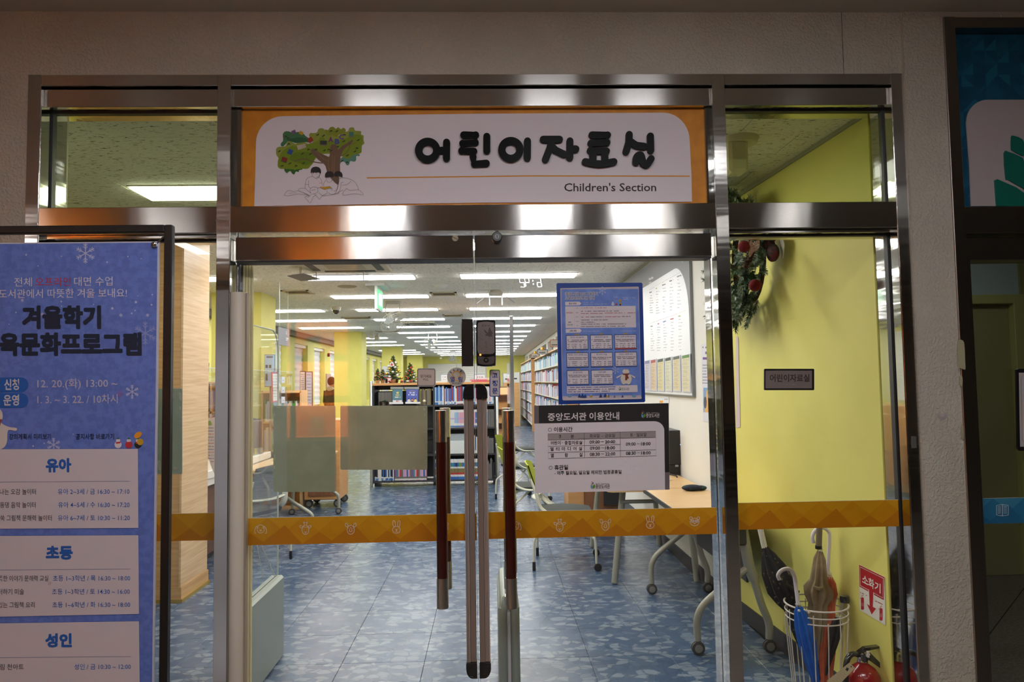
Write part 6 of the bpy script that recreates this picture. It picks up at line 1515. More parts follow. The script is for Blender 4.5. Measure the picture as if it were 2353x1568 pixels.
dup(ch, None, (.40, 9.3, 0), .5, 'lime-backed white chair just right of the black bookcase')
dup(ch, None, (.55, 11.6, 0), .2, 'lime-backed white chair farthest back, beyond the black bookcase')
# ------------------------------------------------------------------ black double bookcase facing the door
YK = 10.7
bc = thing('bookcase', 'black metal double bookcase with wooden top facing the entrance', 'bookcase', (-.8, YK+.3, 0))
xL, xR_, xD = at(853, 1000, Y=YK).x, at(1143, 1000, Y=YK).x, at(997, 1000, Y=YK).x
zz = [at(1000, q, Y=YK).z for q in (1104, 1044.5, 984, 931)]
zt = at(1000, 879.5, Y=YK).z
M_shelf = mat('black_shelf_metal', srgb((58, 60, 64)), .45, .2)
MB().cbox(xL-.01, xR_+.01, YK-.0, YK+.60, zt-.035, zt, .004).build('top_board', M_wood, bc)
for x in (xL, xR_):
    for y in (YK, YK+.58): MB().lathe([(.022, 0), (.022, zt+.03), (.018, zt+.035), (0, zt+.035)], (x, y, 0), 14).build('post', M_alu, bc)
for x in (xL+.03, xD, xR_-.03): MB().box(x-.012, x+.012, YK+.02, YK+.56, .05, zt-.035).build('divider', M_shelf, bc)
for z in zz:
    MB().box(xL+.02, xD-.01, YK+.01, YK+.57, z-.025, z).box(xD+.01, xR_-.02, YK+.01, YK+.57, z-.025, z).build('shelf_board', M_shelf, bc)
MB().box(xL+.03, xR_-.03, YK+.30, YK+.305, .1, zt-.12).build('added_dark_panel', M_shelf, bc); MB().box(xL+.03, xR_-.03, YK+.30, YK+.305, zt-.10, zt-.035).build('stiffener', M_shelf, bc)  # dark panel added behind the books, standing in for shade in the open bays
for x in (xL+.05, xD, xR_-.05): MB().box(x-.02, x+.02, YK+.1, YK+.5, 0, zz[0]-.02).build('foot', M_shelf, bc)
PAL = {'pale blue': (150, 186, 216), 'blue': (52, 104, 176), 'white': (214, 214, 214), 'pink': (214, 160, 178), 'navy': (36, 48, 92), 'lilac': (176, 160, 204), 'teal': (60, 130, 150), 'cream': (216, 204, 180),
       'red': (176, 54, 52), 'black': (26, 26, 30), 'grey': (108, 106, 104), 'olive': (120, 112, 70), 'purple': (124, 84, 140), 'green': (80, 150, 70), 'brown': (92, 76, 62), 'orange': (220, 140, 70)}
_bk = {}
def book(x, y, z, w, h, col, label, group, d=.18, bands=(), face='y', dy=0):
    """a book standing upright, spine towards -y (or -x); thin bands are printed round the spine"""
    k = (round(w, 3), round(h, 3), col, bands, face, d)
    if k not in _bk:
        M = Matrix.Rotation(-math.pi/2, 4, 'Z') if face == 'x' else None
        mb = MB(M).box(-w/2, w/2, 0, d, 0, h)
        mb.v[0:0] = []
        me = mb.build('book', cmat(PAL[col], .5), loc=(0, 0, 0)); kidsd = []
        for (a, b, c) in bands:
            q = MB(M).box(-w/2-.0004, w/2+.0004, -.0012, .004, h*a, h*b).build('spine_band', cmat(PAL[c], .5), me); kidsd.append(q)
        _bk[k] = (me, kidsd); o = me
    else:
        me, kd = _bk[k]; o = me.copy(); COL.objects.link(o)
        for q in kd: c = q.copy(); COL.objects.link(c); c.parent = o
    o.location = (x, y, z); tag(o, label, 'book', group); return o
NB = [0]
def rowbooks(x0, x1, z, seq, where, group, hmin, hmax, wmin, wmax, seed, bands=None, y=None):
    rn = random.Random(seed); x = x0; i = 0
    while x < x1-.012:
        w = round(rn.uniform(wmin, wmax)*250)/250; w = min(w, x1-x)
        if w < .01: break
        c = seq[i % len(seq)] if isinstance(seq, list) and seed % 2 == 0 else rn.choice(seq)
        h = round(rn.uniform(hmin, hmax)*50)/50; b = bands(c, rn) if bands else ()
        NB[0] += 1
        book(x+w/2, (y or YK+.03)+rn.choice((0, 0, .01)), z, w-.001, h, c, '%s book, %s from the left %s' % (c, ordw(i+1), where), group, bands=b)
        x += w+.0006; i += 1
wb_ = lambda c, rn: ((.02, .14, rn.choice(('white', 'blue', 'pale blue'))), (.14, .20, 'white')) if rn.random() < .8 else ((.05, .18, 'white'),)
X0r, X1r, X0l, X1l = xD+.016, xR_-.045, xL+.045, xD-.016
G_ = 'books on the black bookcase'
rowbooks(X0r, X0r+.14, zz[3], ['pale blue', 'blue', 'blue', 'white'], 'on the top shelf, right bay', G_, .25, .28, .02, .03, 1, wb_)
def off(d, lab):
    pass
def rowfrom(i0, *a): pass
rowbooks(X0r+.145, X0r+.50, zz[3], ['red', 'blue', 'purple', 'pale blue', 'red', 'navy', 'blue', 'white', 'pink'], 'in mid top shelf, right bay', G_, .24, .28, .016, .024, 3, wb_)
rowbooks(X0r+.505, X1r, zz[3], ['white', 'cream', 'white', 'pale blue', 'white', 'blue', 'pink', 'white', 'green'], 'at the right end of the top shelf', G_, .24, .28, .018, .028, 5, wb_)
sb = lambda c, rn: ((.03, .10, 'blue'), (.10, .24, 'white'), (.46, .54, 'lilac'), (.86, 1.0, 'white'))
rowbooks(X0r, X1r-.09, zz[2], ['pink']*4+['lilac']*2+['pink']*2+['blue']*3+['white']*3+['pale blue']*3+['pink']*4, 'on the second shelf of the black bookcase', G_, .26, .26, .020, .020, 2, sb)
rowbooks(X1r-.088, X1r, zz[2], ['grey', 'brown', 'grey'], 'of the dull ones ending the second shelf', G_, .25, .27, .016, .024, 7)
rowbooks(X0r+.48, X1r-.10, zz[1], ['pink', 'red', 'pale blue', 'blue', 'white', 'green', 'cream', 'white'], 'right part of the third shelf', G_, .22, .26, .018, .026, 9, wb_)
rowbooks(X0r, X0r+.06, zz[1], ['red', 'grey'], 'at the left end of the third shelf', G_, .24, .27, .02, .028, 11, wb_)
rowbooks(X1r-.098, X1r, zz[1], ['grey', 'brown', 'grey'], 'of the dull ones ending the third shelf', G_, .22, .25, .016, .024, 13)
s4 = lambda c, rn: ((.0, .14, 'blue'), (.14, .24, 'white'), (.24, .34, 'red'), (.34, .54, 'olive'), (.54, .62, 'white'), (.82, 1.0, 'white'))
rowbooks(X0r, X1r-.12, zz[0], ['blue', 'teal', 'teal', 'blue', 'navy', 'blue', 'green', 'olive'], 'on the bottom shelf, right bay, one series', G_, .30, .30, .022, .022, 4, s4)
rowbooks(X1r-.11, X1r, zz[0]+.0, ['grey', 'black', 'grey'], 'of the dark ones ending the bottom shelf', G_, .22, .3, .018, .026, 15)
rowbooks(X0l, X0l+.29, zz[0], ['blue', 'black', 'pale blue', 'white', 'black', 'navy', 'cream', 'blue', 'white'], 'on the bottom shelf, left bay', G_, .25, .31, .014, .026, 17, wb_)
rowbooks(X0l+.292, X1l-.1, zz[0], ['purple', 'teal', 'pink', 'red', 'grey', 'lilac', 'pink', 'blue', 'pink', 'grey'], 'in the pink and purple run, bottom shelf', G_, .28, .28, .022, .022, 6, lambda c, rn: ((.02, .1, 'white'), (.1, .2, 'grey')))
rowbooks(X0l+.06, X0l+.27, zz[3], ['grey'], 'of the top left page edges', G_, .19, .19, .014, .014, 19)
rowbooks(X1l-.24, X1l-.02, zz[3], ['grey', 'brown', 'brown', 'grey', 'olive'], 'of the brownish page edges by the divider', G_, .22, .24, .014, .024, 21)
# closed box set on the third shelf
o = MB().cbox(X0r+.07, X0r+.47, YK+.03, YK+.25, zz[1], zz[1]+.19, .003).build('book_box', cmat((208, 214, 214))); tag(o, 'large white boxed set on the third shelf of the black bookcase', 'box')
o = MB().cbox(X0r+.08, X0r+.46, YK+.06, YK+.26, zz[1]+.191, zz[1]+.29, .003).build('book_box', cmat((150, 160, 166))); tag(o, 'flat grey-blue boxed set lying on the large white one', 'box')
# display books on little white ledges in the top left bay
for i, (px, c, lab) in enumerate(((913, (84, 128, 146), 'teal picture book with a golden crown, on display in the black bookcase'), (946.5, (84, 100, 184), 'blue picture book with penguins, on display in the black bookcase'))):
    D = Draw((0, YK-.002, 0), (0, -1, 0)).zoom(840, 820, 13.07)
    x = at(px, 900, Y=YK).x
    b = thing('display_book', lab, 'book', (x, YK, zz[3])); x0, x1 = (808, 1112) if i == 0 else (1225, 1580)
    D.rect(x0, 985, x1, 1372, cmat(c), 'cover', th=.012); D.p = V3((0, YK-.0145, 0))
    yl = cmat((220, 200, 120)) if i == 0 else cmat((222, 222, 232))
    if i == 0:
        D.up(1).poly([(918, 1048), (938, 1075), (958, 1045), (978, 1075), (1000, 1042), (996, 1110), (930, 1112)], yl, 'crown_print'); D.bars(900, 1020, 1158, 34, yl, 2, .1, 'lettering'); D.bars(880, 1045, 1222, 46, cmat((206, 206, 196)), 3, .1, 'lettering')
        D.rect(812, 1305, 1104, 1370, cmat((190, 190, 196)), 'cover_foot').up(1).circ(1048, 1345, 38, cmat((224, 216, 210)), 'cover_seal', 14).rect(830, 1315, 920, 1362, cmat((222, 220, 222)), 'label').rect(925, 1310, 955, 1362, cmat((214, 90, 80)), 'label')
    else:
        D.up(1).bars(1325, 1480, 1090, 40, yl, 4, .1, 'lettering').bars(1285, 1530, 1150, 38, yl, 5, .1, 'lettering').arc(1400, 1075, 100, 190, 340, 12, cmat((190, 160, 90)), ry=50)
        for cx, cc in ((1300, (216, 214, 206)), (1400, (214, 150, 120)), (1500, (222, 206, 110))): D.poly(smooth([(cx-50, 1350), (cx-20, 1280), (cx, 1245), (cx+25, 1285), (cx+45, 1350)], 3), cmat(cc), 'penguin_print').up(1).circ(cx-4, 1262, 22, cmat((40, 42, 60)), 'penguin_print', 10)
        D.rect(1370, 1325, 1440, 1362, cmat((60, 60, 70)), 'label')
    D.build(b)
    s_ = thing('display_stand', 'clear acrylic stand with white ledge under the %s display book' % ('teal' if i == 0 else 'blue'), 'stand', (x, YK, zz[3]), group='acrylic display stands'); D2 = Draw((0, YK-.03, 0), (0, -1, 0)).zoom(840, 820, 13.07)
    D2.rect(*((708, 1368, 1125, 1425) if i == 0 else (1192, 1360, 1645, 1415)), mat('ledge_white', (.75, .76, .8), .4), 'ledge', th=-.03); D2.p = V3((0, YK+.02, 0)); D2.rect(x0-60, 905, x1+30, 975, cmat((150, 154, 152), .3), 'header_card', th=.002); D2.build(s_)
# pine cone and greenery bundles on the shelf, and cones on top
for i, (px, py) in enumerate(((875, 926), (888, 926))):
    mb = MB(); c = at(px, py, Y=YK+.02); cone(mb, V3((c.x, YK+.04, zz[3]+.035)), .07, .035); tag(mb.build('pine_cone', M_cone), 'pine cone on the top left shelf, %s of two' % ('left' if i == 0 else 'right'), 'pine cone', 'pine cones on the bookcase')
mb = MB(); fir(mb, [at(876, 924, Y=YK+.03), at(886, 922, Y=YK+.03)], .04, 18, 3, .003); tag(mb.build('fir_sprig', M_fir_d), 'short green sprig between the two shelf cones', 'sprig')
cpos = at(975, 925, Y=YK+.02)
t = thing('flower_posy', 'small green leaf posy with a white flower on the top shelf', 'decoration', (cpos.x, YK+.05, zz[3]))
mb = MB()
for k in range(26):
    a = k*2.4; r = .02+.035*((k*37 % 10)/10); p = V3((cpos.x, YK+.05, zz[3]+.02)); e = p+V3((r*math.cos(a)*1.3, r*math.sin(a)*.6, .02+.02*math.sin(k))); q = (e-p).cross(V3((0, 0, 1))).normalized()*.009
    mb.add([p, p.lerp(e, .5)+q, e, p.lerp(e, .5)-q], [(0, 1, 2, 3)])
mb.build('leaves', M_fir_d, t)['kind'] = 'stuff'; MB().ball((cpos.x, YK+.03, zz[3]+.06), (.026, .02, .022), 10, 6).build('flower', cmat((226, 220, 180)), t)

# ------------------------------------------------------------------ christmas things standing on the bookcase
def xtree(label, px, pot_h, H, R, y, seed, deco):
    c = at(px, 878, Y=y); t = thing('christmas_tree', label, 'christmas tree', (c.x, y, zt), group='small christmas trees on the bookcase')
    b = V3((c.x, y, zt)); rn = random.Random(seed)
    MB().lathe([(0, 0), (.030*R/.07, 0), (.036*R/.07, pot_h*.5), (.033*R/.07, pot_h), (0, pot_h)], b, 14).build('pot', mixmat('jute_pot', srgb((206, 160, 104)), srgb((176, 130, 78)), 90, (1, 1, 4)), t)
    mb = MB().tube([b+V3((0, 0, pot_h)), b+V3((0, 0, H))], .005, 6)
    n = int(46*R/.07)
    for k in range(n):
        u = (k+.5)/n; z = pot_h*.9+(H-pot_h)*u; r = R*(1-u)**.8*rn.uniform(.75, 1.1)+.008; a = k*2.4
        e = b+V3((r*math.cos(a), r*math.sin(a), z+rn.uniform(-.01, .015))); p = b+V3((0, 0, z)); mb.tube([p, e], .0015, 3); fir(mb, [p, e], .022, max(6, int(r*180)), k+seed*100, .0022)
    mb.build('needles', M_fir_d, t)['kind'] = 'stuff'
    cols = {'r': cmat((200, 36, 34), .35), 'g': mat('gold_bauble', srgb((222, 176, 40)), .2, .8), 'w': cmat((226, 226, 222), .35), 's': mat('silver_bauble', (.6, .6, .6), .2, .9)}
    for k, (ch, a, u, s) in enumerate(deco):
        r = R*(1-u)**.8+.006; p = b+V3((r*math.cos(a), -abs(r*math.sin(a))-.004, pot_h+(H-pot_h)*u)); MB().ball(p, s, 10, 6).build('bauble', cols[ch], t)
    return t, b
rn = random.Random(4)
dz = lambda n, s, chs='rrg': [(chs[k % len(chs)], .3+2.5*((k*.618) % 1), .05+.8*k/n, s) for k in range(n)]
t, b = xtree('small christmas tree in a jute pot, first from the left on the bookcase', 867.5, .05, .205, .062, YK+.12, 1, dz(9, .009)); t, b = xtree('small christmas tree in a jute pot, second from the left', 879.5, .05, .20, .058, YK+.20, 2, dz(8, .009, 'rgr'))
t, b = xtree('dark christmas tree with red bows right of the big one', 943, .045, .29, .10, YK+.16, 3, dz(14, .012, 'rrwrgs'))
t, b = xtree('large rounded christmas tree with gold and white balls and bell', 903.5, .055, .40, .135, YK+.15, 5, dz(12, .021, 'gswgsg'))
D = Draw((b.x, YK+.0, 0), (0, -1, 0)).zoom(840, 820, 13.07)
D.poly(smooth([(695, 290), (725, 240), (745, 180), (785, 152), (830, 165), (850, 220), (865, 290), (820, 285), (780, 305), (740, 290)], 3), cmat((226, 220, 220)), 'bell_ornament', th=.006); D.p = V3((0, YK-.007, 0)); D.up(1).poly([(785, 180), (815, 230), (830, 265), (740, 265), (765, 230)], cmat((200, 50, 50)), 'bell_print').line([(800, 155), (815, 60)], 10, cmat((200, 90, 60)), 'ribbon'); D.build(t)
def star3(x, z, r, y, m, nm, lab):
    pts = []
    for k in range(10):
        a = math.pi/2+k*math.pi/5; q = r if k % 2 == 0 else r*.45; pts.append((x+q*math.cos(a), y, z+q*math.sin(a)))
    return MB().prism(pts, (0, 1, 0), .012), pts
c = at(895, 873, Y=YK+.04); t = thing('star_ornament', 'red and white wooden star leaning before the large christmas tree', 'ornament', (c.x, YK+.03, zt))
mb, _ = star3(c.x, zt+.062, .065, YK+.035, None, '', ''); mb.build('star_back', cmat((190, 40, 44)), t); mb, _ = star3(c.x, zt+.06, .038, YK+.022, None, '', ''); mb.build('star_front', cmat((222, 214, 210)), t)
for i, px in enumerate((887.5, 912)):
    mb = MB(); cone(mb, V3((at(px, 875, Y=YK+.05).x, YK+.06, zt+.033)), .06, .03); tag(mb.build('pine_cone', M_cone), 'pine cone standing on the bookcase top, %s of the star' % ('left' if i == 0 else 'right'), 'pine cone', 'pine cones on the bookcase')
t = thing('toy_train', 'little wooden christmas train in front of the right christmas tree', 'toy train', (-1.2, YK+.05, zt))
for k, px in enumerate((923, 930, 937, 944, 951, 957)):
    x = at(px, 875, Y=YK+.05).x; cr = MB().box(x-.018, x+.018, YK+.04, YK+.07, zt+.012, zt+.04).build('wagon', cmat([(190, 44, 44), (40, 70, 60), (226, 222, 210)][k % 3]), t)
    MB().lathe([(0, -.004), (.010, -.004), (.010, .004), (0, .004)], (x-.01, YK+.035, zt+.0105), 10, 'y').lathe([(0, -.004), (.010, -.004), (.010, .004), (0, .004)], (x+.01, YK+.035, zt+.0105), 10, 'y').build('wheels', M_black, cr)
# header signs and papers on the top
for i, (px0, px1, lab) in enumerate(((1012, 1036, 'clear-framed small notice on the bookcase top left of the round sticker'), (1089, 1116, 'clear-framed small notice on the bookcase top behind the brown channels'))):
    t = thing('table_notice', lab, 'notice', (0, YK+.3, zt)); D = Draw((0, YK+.3, 0), (0, -1, 0)); D.rect(px0, 860, px1, 877.5, cmat((150, 168, 186), .3), 'holder', th=.004); D.p = V3((0, YK+.2952, 0)); D.rect(px0+2, 862, px1-2, 876, cmat((222, 222, 220)), 'sheet'); D.up(1).bars(px0+5, px1-6, 867, 2, cmat((90, 96, 110)), i, .1, 'small_print').bars(px0+5, px1-10, 872, 1.2, cmat((150, 100, 110)), i, .3, 'small_print'); D.build(t)
for i, (px0, px1, c, z) in enumerate(((1000, 1026, (226, 228, 230), .0), (1030, 1062, (224, 226, 228), .0), (1083, 1125, (206, 70, 90), .0), (1080, 1120, (214, 120, 136), .02), (1100, 1128, (226, 206, 210), .04))):
    a, b_ = at(px0, 876, Y=YK+.1).x, at(px1, 876, Y=YK+.1).x
    tag(MB().box(a, b_, YK+.06, YK+.28, zt+z+.0005, zt+z+.018).build('flat_book', cmat(c)), ['thin white booklet lying on the bookcase top near the PULL sticker', 'thin white booklet lying on the bookcase top under the round sticker', 'red picture book at the bottom of the flat pile', 'pink picture book in the middle of the flat pile', 'pale picture book topmost of the flat pile'][i], 'book')
# grey-headed sign and shelf far behind the trees
t = thing('standing_sign', 'dark-headed sign standing beyond the small christmas trees', 'sign', (0, 15, 0)); D = Draw((0, 15, 0), (0, -1, 0)); D.rect(879, 842, 894, 900, cmat((196, 200, 200)), 'sign_face', th=.02).up(40).rect(879, 842, 894, 849, cmat((76, 82, 86)), 'sign_header').rect(883, 854, 890, 866, cmat((50, 66, 96)), 'sign_print'); D.build(t)
MB().box(at(886, 900, Y=15).x-.02, at(886, 900, Y=15).x+.02, 14.98, 15.02, 0, 1.5).build('sign_pole', M_alu, t)

# ------------------------------------------------------------------ tall wall bookcases on the right
def wallcase(label, xf, y0, y1, top, zs, indiv, seed):
    t = thing('wall_bookcase', label, 'bookcase', (xf+.1, (y0+y1)/2, 0))
    MB().box(xf, XR-.012, y0, y0+.03, 0, top).build('end_panel', M_wood, t); MB().box(xf, XR-.012, y1-.03, y1, 0, top).build('end_panel', M_wood, t)
    MB().box(xf-.005, XR-.012, y0, y1, top-.03, top).build('top_board', M_wood, t); MB().box(XR-.02, XR-.012, y0, y1, 0, top).build('back_panel', M_wood, t)
    rn = random.Random(seed); st = {}; 
    for j, z in enumerate(zs):
        MB().box(xf, XR-.02, y0+.03, y1-.03, z-.022, z).build('shelf_board', cmat((206, 200, 180)), t)
        y = y1-.05; n = 0
        while y > y0+.1:
            near_ = indiv and y < indiv[1] and y > indiv[0] and j < 5
            w = round(rn.choice((.03, .04, .05, .06, .06, .12) if near_ else (.05, .07, .09)), 3); h = round(rn.uniform(.19, .27)*33)/33
            c = rn.choice(('white', 'white', 'pale blue', 'white', 'cream', 'lilac', 'white', 'pink', 'pale blue', 'blue', 'grey', 'navy', 'red') if j else ('pale blue', 'white', 'blue', 'pale blue', 'green', 'white', 'cream'))
            if near_:
                n += 1; book(xf+.02, y-w/2, z, w-.002, h, c, '%s book, %s from the front, %s shelf of right wall bookcase' % (c, ordw(100) if False else 'NTH', ['sixth', 'fifth', 'fourth', 'third', 'second', 'lowest'][0] if False else ['top', 'second', 'third', 'fourth', 'fifth'][j]), 'books in the tall wall bookcase nearest the door', .15, ((.04, .16, rn.choice(('cream', 'orange', 'white'))),), 'x')
                nearb.setdefault(j, []).append(COL.objects[-1] if False else lastb[0])
            else: st.setdefault(c, MB()).box(xf+.02, XR-.03, y-w, y-.003, z, z+h)
            y -= w
    for c, mb in st.items(): mb.build('distant_books', cmat(PAL[c]), t)['kind'] = 'stuff'
    return t
lastb = [None]; nearb = {}
_b0 = book
def book(*a, **k): lastb[0] = _b0(*a, **k); return lastb[0]
wallcase('tall wooden wall bookcase nearer the door, full of white and pale blue books', 1.35, 12.6, 21.78, 2.18, (1.84, 1.505, 1.17, .835, .50, .165), (13.9, 14.9), 3)
for j, L_ in nearb.items():
    L_.sort(key=lambda o: o.location.y)
    for i, o in enumerate(L_): o['label'] = o['label'].replace('NTH', ordw(i+1))
wallcase('tall wooden wall bookcase farther back along the right wall', 1.265, 21.8, 29.3, 2.22, (1.88, 1.545, 1.21, .875, .54, .205), None, 8)
for i, (px, py, y, w, h, c, lab) in enumerate(((1247, 809, 16.5, .24, .11, (60, 110, 170), 'blue-bordered shelf sign with a yellow bell on the tall bookcase'), (1230, 817, 20, .2, .12, (170, 110, 90), 'brown-bordered shelf sign with a bell, farther along the tall bookcase'), (1275, 789, 14.6, .2, .15, (206, 110, 70), 'orange-bordered shelf sign at the near end of the tall bookcase'))):
    c_ = at(px, py, Y=y); t = thing('shelf_sign', lab, 'sign', (c_.x, y, 2.2)); z0 = c_.z-h/2
    MB().box(c_.x-w/2, c_.x+w/2, y, y+.01, z0, z0+h).build('sign_border', cmat(c), t); MB().box(c_.x-w/2+.012, c_.x+w/2-.012, y-.003, y, z0+.012, z0+h-.012).build('sign_face', cmat((226, 222, 212)), t)
    MB().box(c_.x-w*.35, c_.x+w*.25, y-.004, y-.003, z0+.03, z0+.05).build('sign_text', cmat((90, 86, 84)), t); MB().box(c_.x-.01, c_.x+.01, y+.01, y+.02, 2.17, z0+.02).build('sign_post', M_alu, t)
    if i < 2: MB().lathe([(0, .07), (.02, .065), (.035, .03), (.05, .0), (0, .0)], (c_.x, y-.01, z0+h-.01), 12).build('bell', cmat((214, 160, 30)), t)
# free-standing cases far back
def endcase(px, y, top, label, w=.3, dx=0):
    x = at(px, 900, Y=y).x; t = thing('aisle_bookcase', label, 'bookcase', (x, y+.8, 0), group='bookcases far down the room')
    MB().box(x-w/2, x+w/2, y, y+.03, 0, top-.35).build('end_panel', M_wood, t); MB().box(x-w/2, x+w/2, y, y+.03, top-.35, top).build('end_header', cmat((206, 206, 200)), t)
    MB().box(x-.08, x+.08, y-.004, y, top-.24, top-.19).build('header_label', M_dkgrey, t)
    for s in (-1, 1): MB().lathe([(.025, 0), (.025, top+.02)], (x+s*(w/2+.02), y+.01, 0), 8).build('post', M_alu, t)
    for k in range(5):
        z = .12+k*(top-.2)/5; MB().box(x-w/2, x+w/2, y+.03, y+1.7, z-.02, z).build('shelf_board', M_wood, t)
        MB().box(x-w/2+.02, x+w/2-.02, y+.06, y+1.65, z, z+.22).build('distant_books', mixmat('far_books', srgb((200, 200, 206)), srgb((150, 150, 176)), 30, (1, 3, .2), .3, .7), t)['kind'] = 'stuff'
endcase(1183, 24.5, 1.83, 'far bookcase end with white header, right of the aisle'); endcase(1166, 27.5, 1.83, 'second far bookcase end behind the first')
endcase(1140, 29.5, 1.6, 'low far bookcase end seen beside the black bookcase'); 
t = thing('slanted_magazine_rack', 'wooden magazine rack with slanted shelves right of the black bookcase', 'rack', (0, 16.5, 0)); x = at(1152, 900, Y=16.5).x
MB().box(x-.19, x-.17, 16.5, 16.9, 0, 1.4).box(x+.17, x+.19, 16.5, 16.9, 0, 1.4).build('rack_side', M_wood, t)
for k in range(4): MB().prism([(x-.17, 16.5, .25+k*.32), (x+.17, 16.5, .25+k*.32), (x+.17, 16.75, .40+k*.32), (x-.17, 16.75, .40+k*.32)], (0, 0, 1), .02).build('rack_shelf', M_wood, t)
MB().box(x-.17, x+.17, 16.86, 16.9, 0, 1.4).build('rack_back', M_brown, t)

# ------------------------------------------------------------------ service desk and furniture on the left
M_slab = mat('white_counter', srgb((226, 222, 214)), .4); M_dwood = wood('dark_desk_wood', (130, 88, 60), (104, 68, 46), (3, 3, 30))
t = thing('service_desk', 'long service desk with white top and dark wood front on the left', 'desk', (-2.8, 7.3, 0))
MB().cbox(-3.3, -2.40, 5.9, 7.95, .67, .73, .004).build('counter_top', M_slab, t); MB().box(-2.50, -2.47, 5.95, 7.9, .06, .67).build('front_panel', M_dwood, t)
MB().cbox(-2.44, -2.39, 5.9, 7.95, .73, .80, .004).build('counter_lip', M_slab, t); MB().box(-3.25, -2.5, 5.95, 5.98, .06, .67).build('side_panel', M_dwood, t); MB().box(-3.2, -2.52, 6.0, 7.85, 0, .06).build('plinth', M_black, t)
t = thing('counter_screen', 'clear acrylic screen standing along the service desk', 'screen', (-2.42, 7.5, .8), None)
MB().box(-2.424, -2.418, 5.95, 8.9, .80, 1.675).build('acrylic_panel', M_glass_d, t); MB().box(-2.425, -2.417, 5.95, 8.9, 1.675, 1.681).build('panel_edge', M_acr_edge, t)
for y in (6.6, 7.7): MB().box(-2.45, -2.40, y-.02, y+.02, .80, .86).build('screen_foot', M_alu, t)
def onscreen(lab, pts, fr, face, nm='screen_notice', bars=8, X=-2.412):
    t = thing(nm, lab, 'notice', (X, 7.9, 1.2)); D = Draw((X, 7.9, 0), (1, 0, 0), eps=.001); D.poly(pts, fr, 'notice_frame', th=.004)
    xs = [p[0] for p in pts]; ys = [p[1] for p in pts]; cx, cy = sum(xs)/4, sum(ys)/4; D.L = 6
    D.poly([(cx+(a-cx)*.76, cy+(b-cy)*.9) for a, b in pts], face, 'notice_sheet').up(1)
    for k in range(bars): D.bars(min(xs)+2.5, max(xs)-2.5, min(ys)+9+k*(max(ys)-min(ys)-16)/bars, 1.4, cmat((110, 106, 120)), k, .2, 'small_print')
    D.build(t)
onscreen('red-framed white notice on the acrylic desk screen', [(623, 856), (639, 855.5), (640.5, 924), (625, 925.5)], cmat((186, 50, 70)), cmat((222, 214, 206)))
for i, (a, b) in enumerate((((646, 866), (654, 881)), ((646, 889), (654, 904)), ((646, 912), (654, 927)))): onscreen('small pale card, %s of three stuck on the acrylic desk screen' % ('topmost', 'middle', 'lowest')[i], [a, (b[0], a[1]), b, (a[0], b[1])], cmat((196, 200, 216)), cmat((206, 210, 222)), 'screen_card', 2)
def standing(lab, y, pts, fr, face, nm='notice_stand', lines=10, dark=None, pole=True):
    c = at((pts[0]+pts[2])/2, pts[3], Y=y); t = thing(nm, lab, 'notice', (c.x, y, 0)); D = Draw((0, y, 0), (0, -1, 0), eps=.002); D.rect(*pts, fr, 'board_frame', th=.02); D.L = 14
    D.rect(pts[0]+1.2, pts[1]+2, pts[2]-1.2, pts[3]-2, face, 'board_sheet').up(1)
    if dark: [D.rect(*q, dark, 'picture') for q in ((pts[0]+3, pts[1]+24, pts[0]+8, pts[1]+31), (pts[0]+11, pts[1]+24, pts[0]+16, pts[1]+31), (pts[0]+3, pts[1]+44, pts[0]+8, pts[1]+60))]; D.rect(pts[0]+5, pts[1]+4, pts[2]-4, pts[1]+8, cmat((90, 100, 120)), 'heading')
    else: [D.bars(pts[0]+2.5, pts[2]-2.5, pts[1]+8+k*(pts[3]-pts[1]-12)/lines, 1.5, cmat((90, 96, 150)), k, .2, 'small_print') for k in range(lines)]
    D.build(t)
    if pole: MB().tube([(c.x, y+.02, 0), (c.x, y+.02, c.z+.05)], .015, 8).lathe([(0, 0), (.05, 0), (.05, .012), (0, .02)], (c.x, y+.02, 0), 18).build('stand_pole', M_alu, t)
standing('tall blue information board beside the first yellow pillar', 8.85, (609, 815, 633, 890), cmat((150, 150, 150)), cmat((166, 194, 222)), 'info_board', 6, cmat((30, 34, 48)))
standing('white list board with brown ends left of the blue timetable', 9.6, (690, 853, 703, 913), cmat((96, 66, 54)), cmat((216, 216, 222))); standing('blue timetable board standing right of the white list', 9.5, (703.5, 854, 719, 938), cmat((120, 84, 70)), cmat((196, 200, 226)))
# things on the desk
pc2 = thing('monitor', 'black monitor seen from behind on the service desk left of the steel post', 'monitor', (-2.75, 6.5, .73))
MB().cbox(-2.95, -2.62, 6.45, 6.49, .86, 1.16, .004).build('screen_case', M_black, pc2); MB().cbox(-2.8, -2.74, 6.47, 6.53, .74, .95, .004).cbox(-2.88, -2.66, 6.40, 6.58, .73, .742, .003).build('monitor_stand', M_black, pc2)
pc3 = thing('monitor', 'dark blue monitor standing edge-on on the service desk inside the left door edge', 'monitor', (-2.6, 7.5, .73))
MB().prism([(-2.60, 7.45, .85), (-2.47, 7.9, .85), (-2.47, 7.9, 1.15), (-2.60, 7.45, 1.22)], (1, 0, 0), -.03).build('screen_case', mat('navy_plastic', (.02, .025, .06), .4), pc3); MB().cbox(-2.62, -2.5, 7.6, 7.75, .73, .85, .004).build('monitor_stand', M_black, pc3)
t = thing('hanging_leaflet', 'curved white printed sheet with a green heading hung on the desk edge', 'paper', (-2.4, 6.2, .9)); D = Draw((0, 6.0, 0), (0, -1, 0), eps=.001)
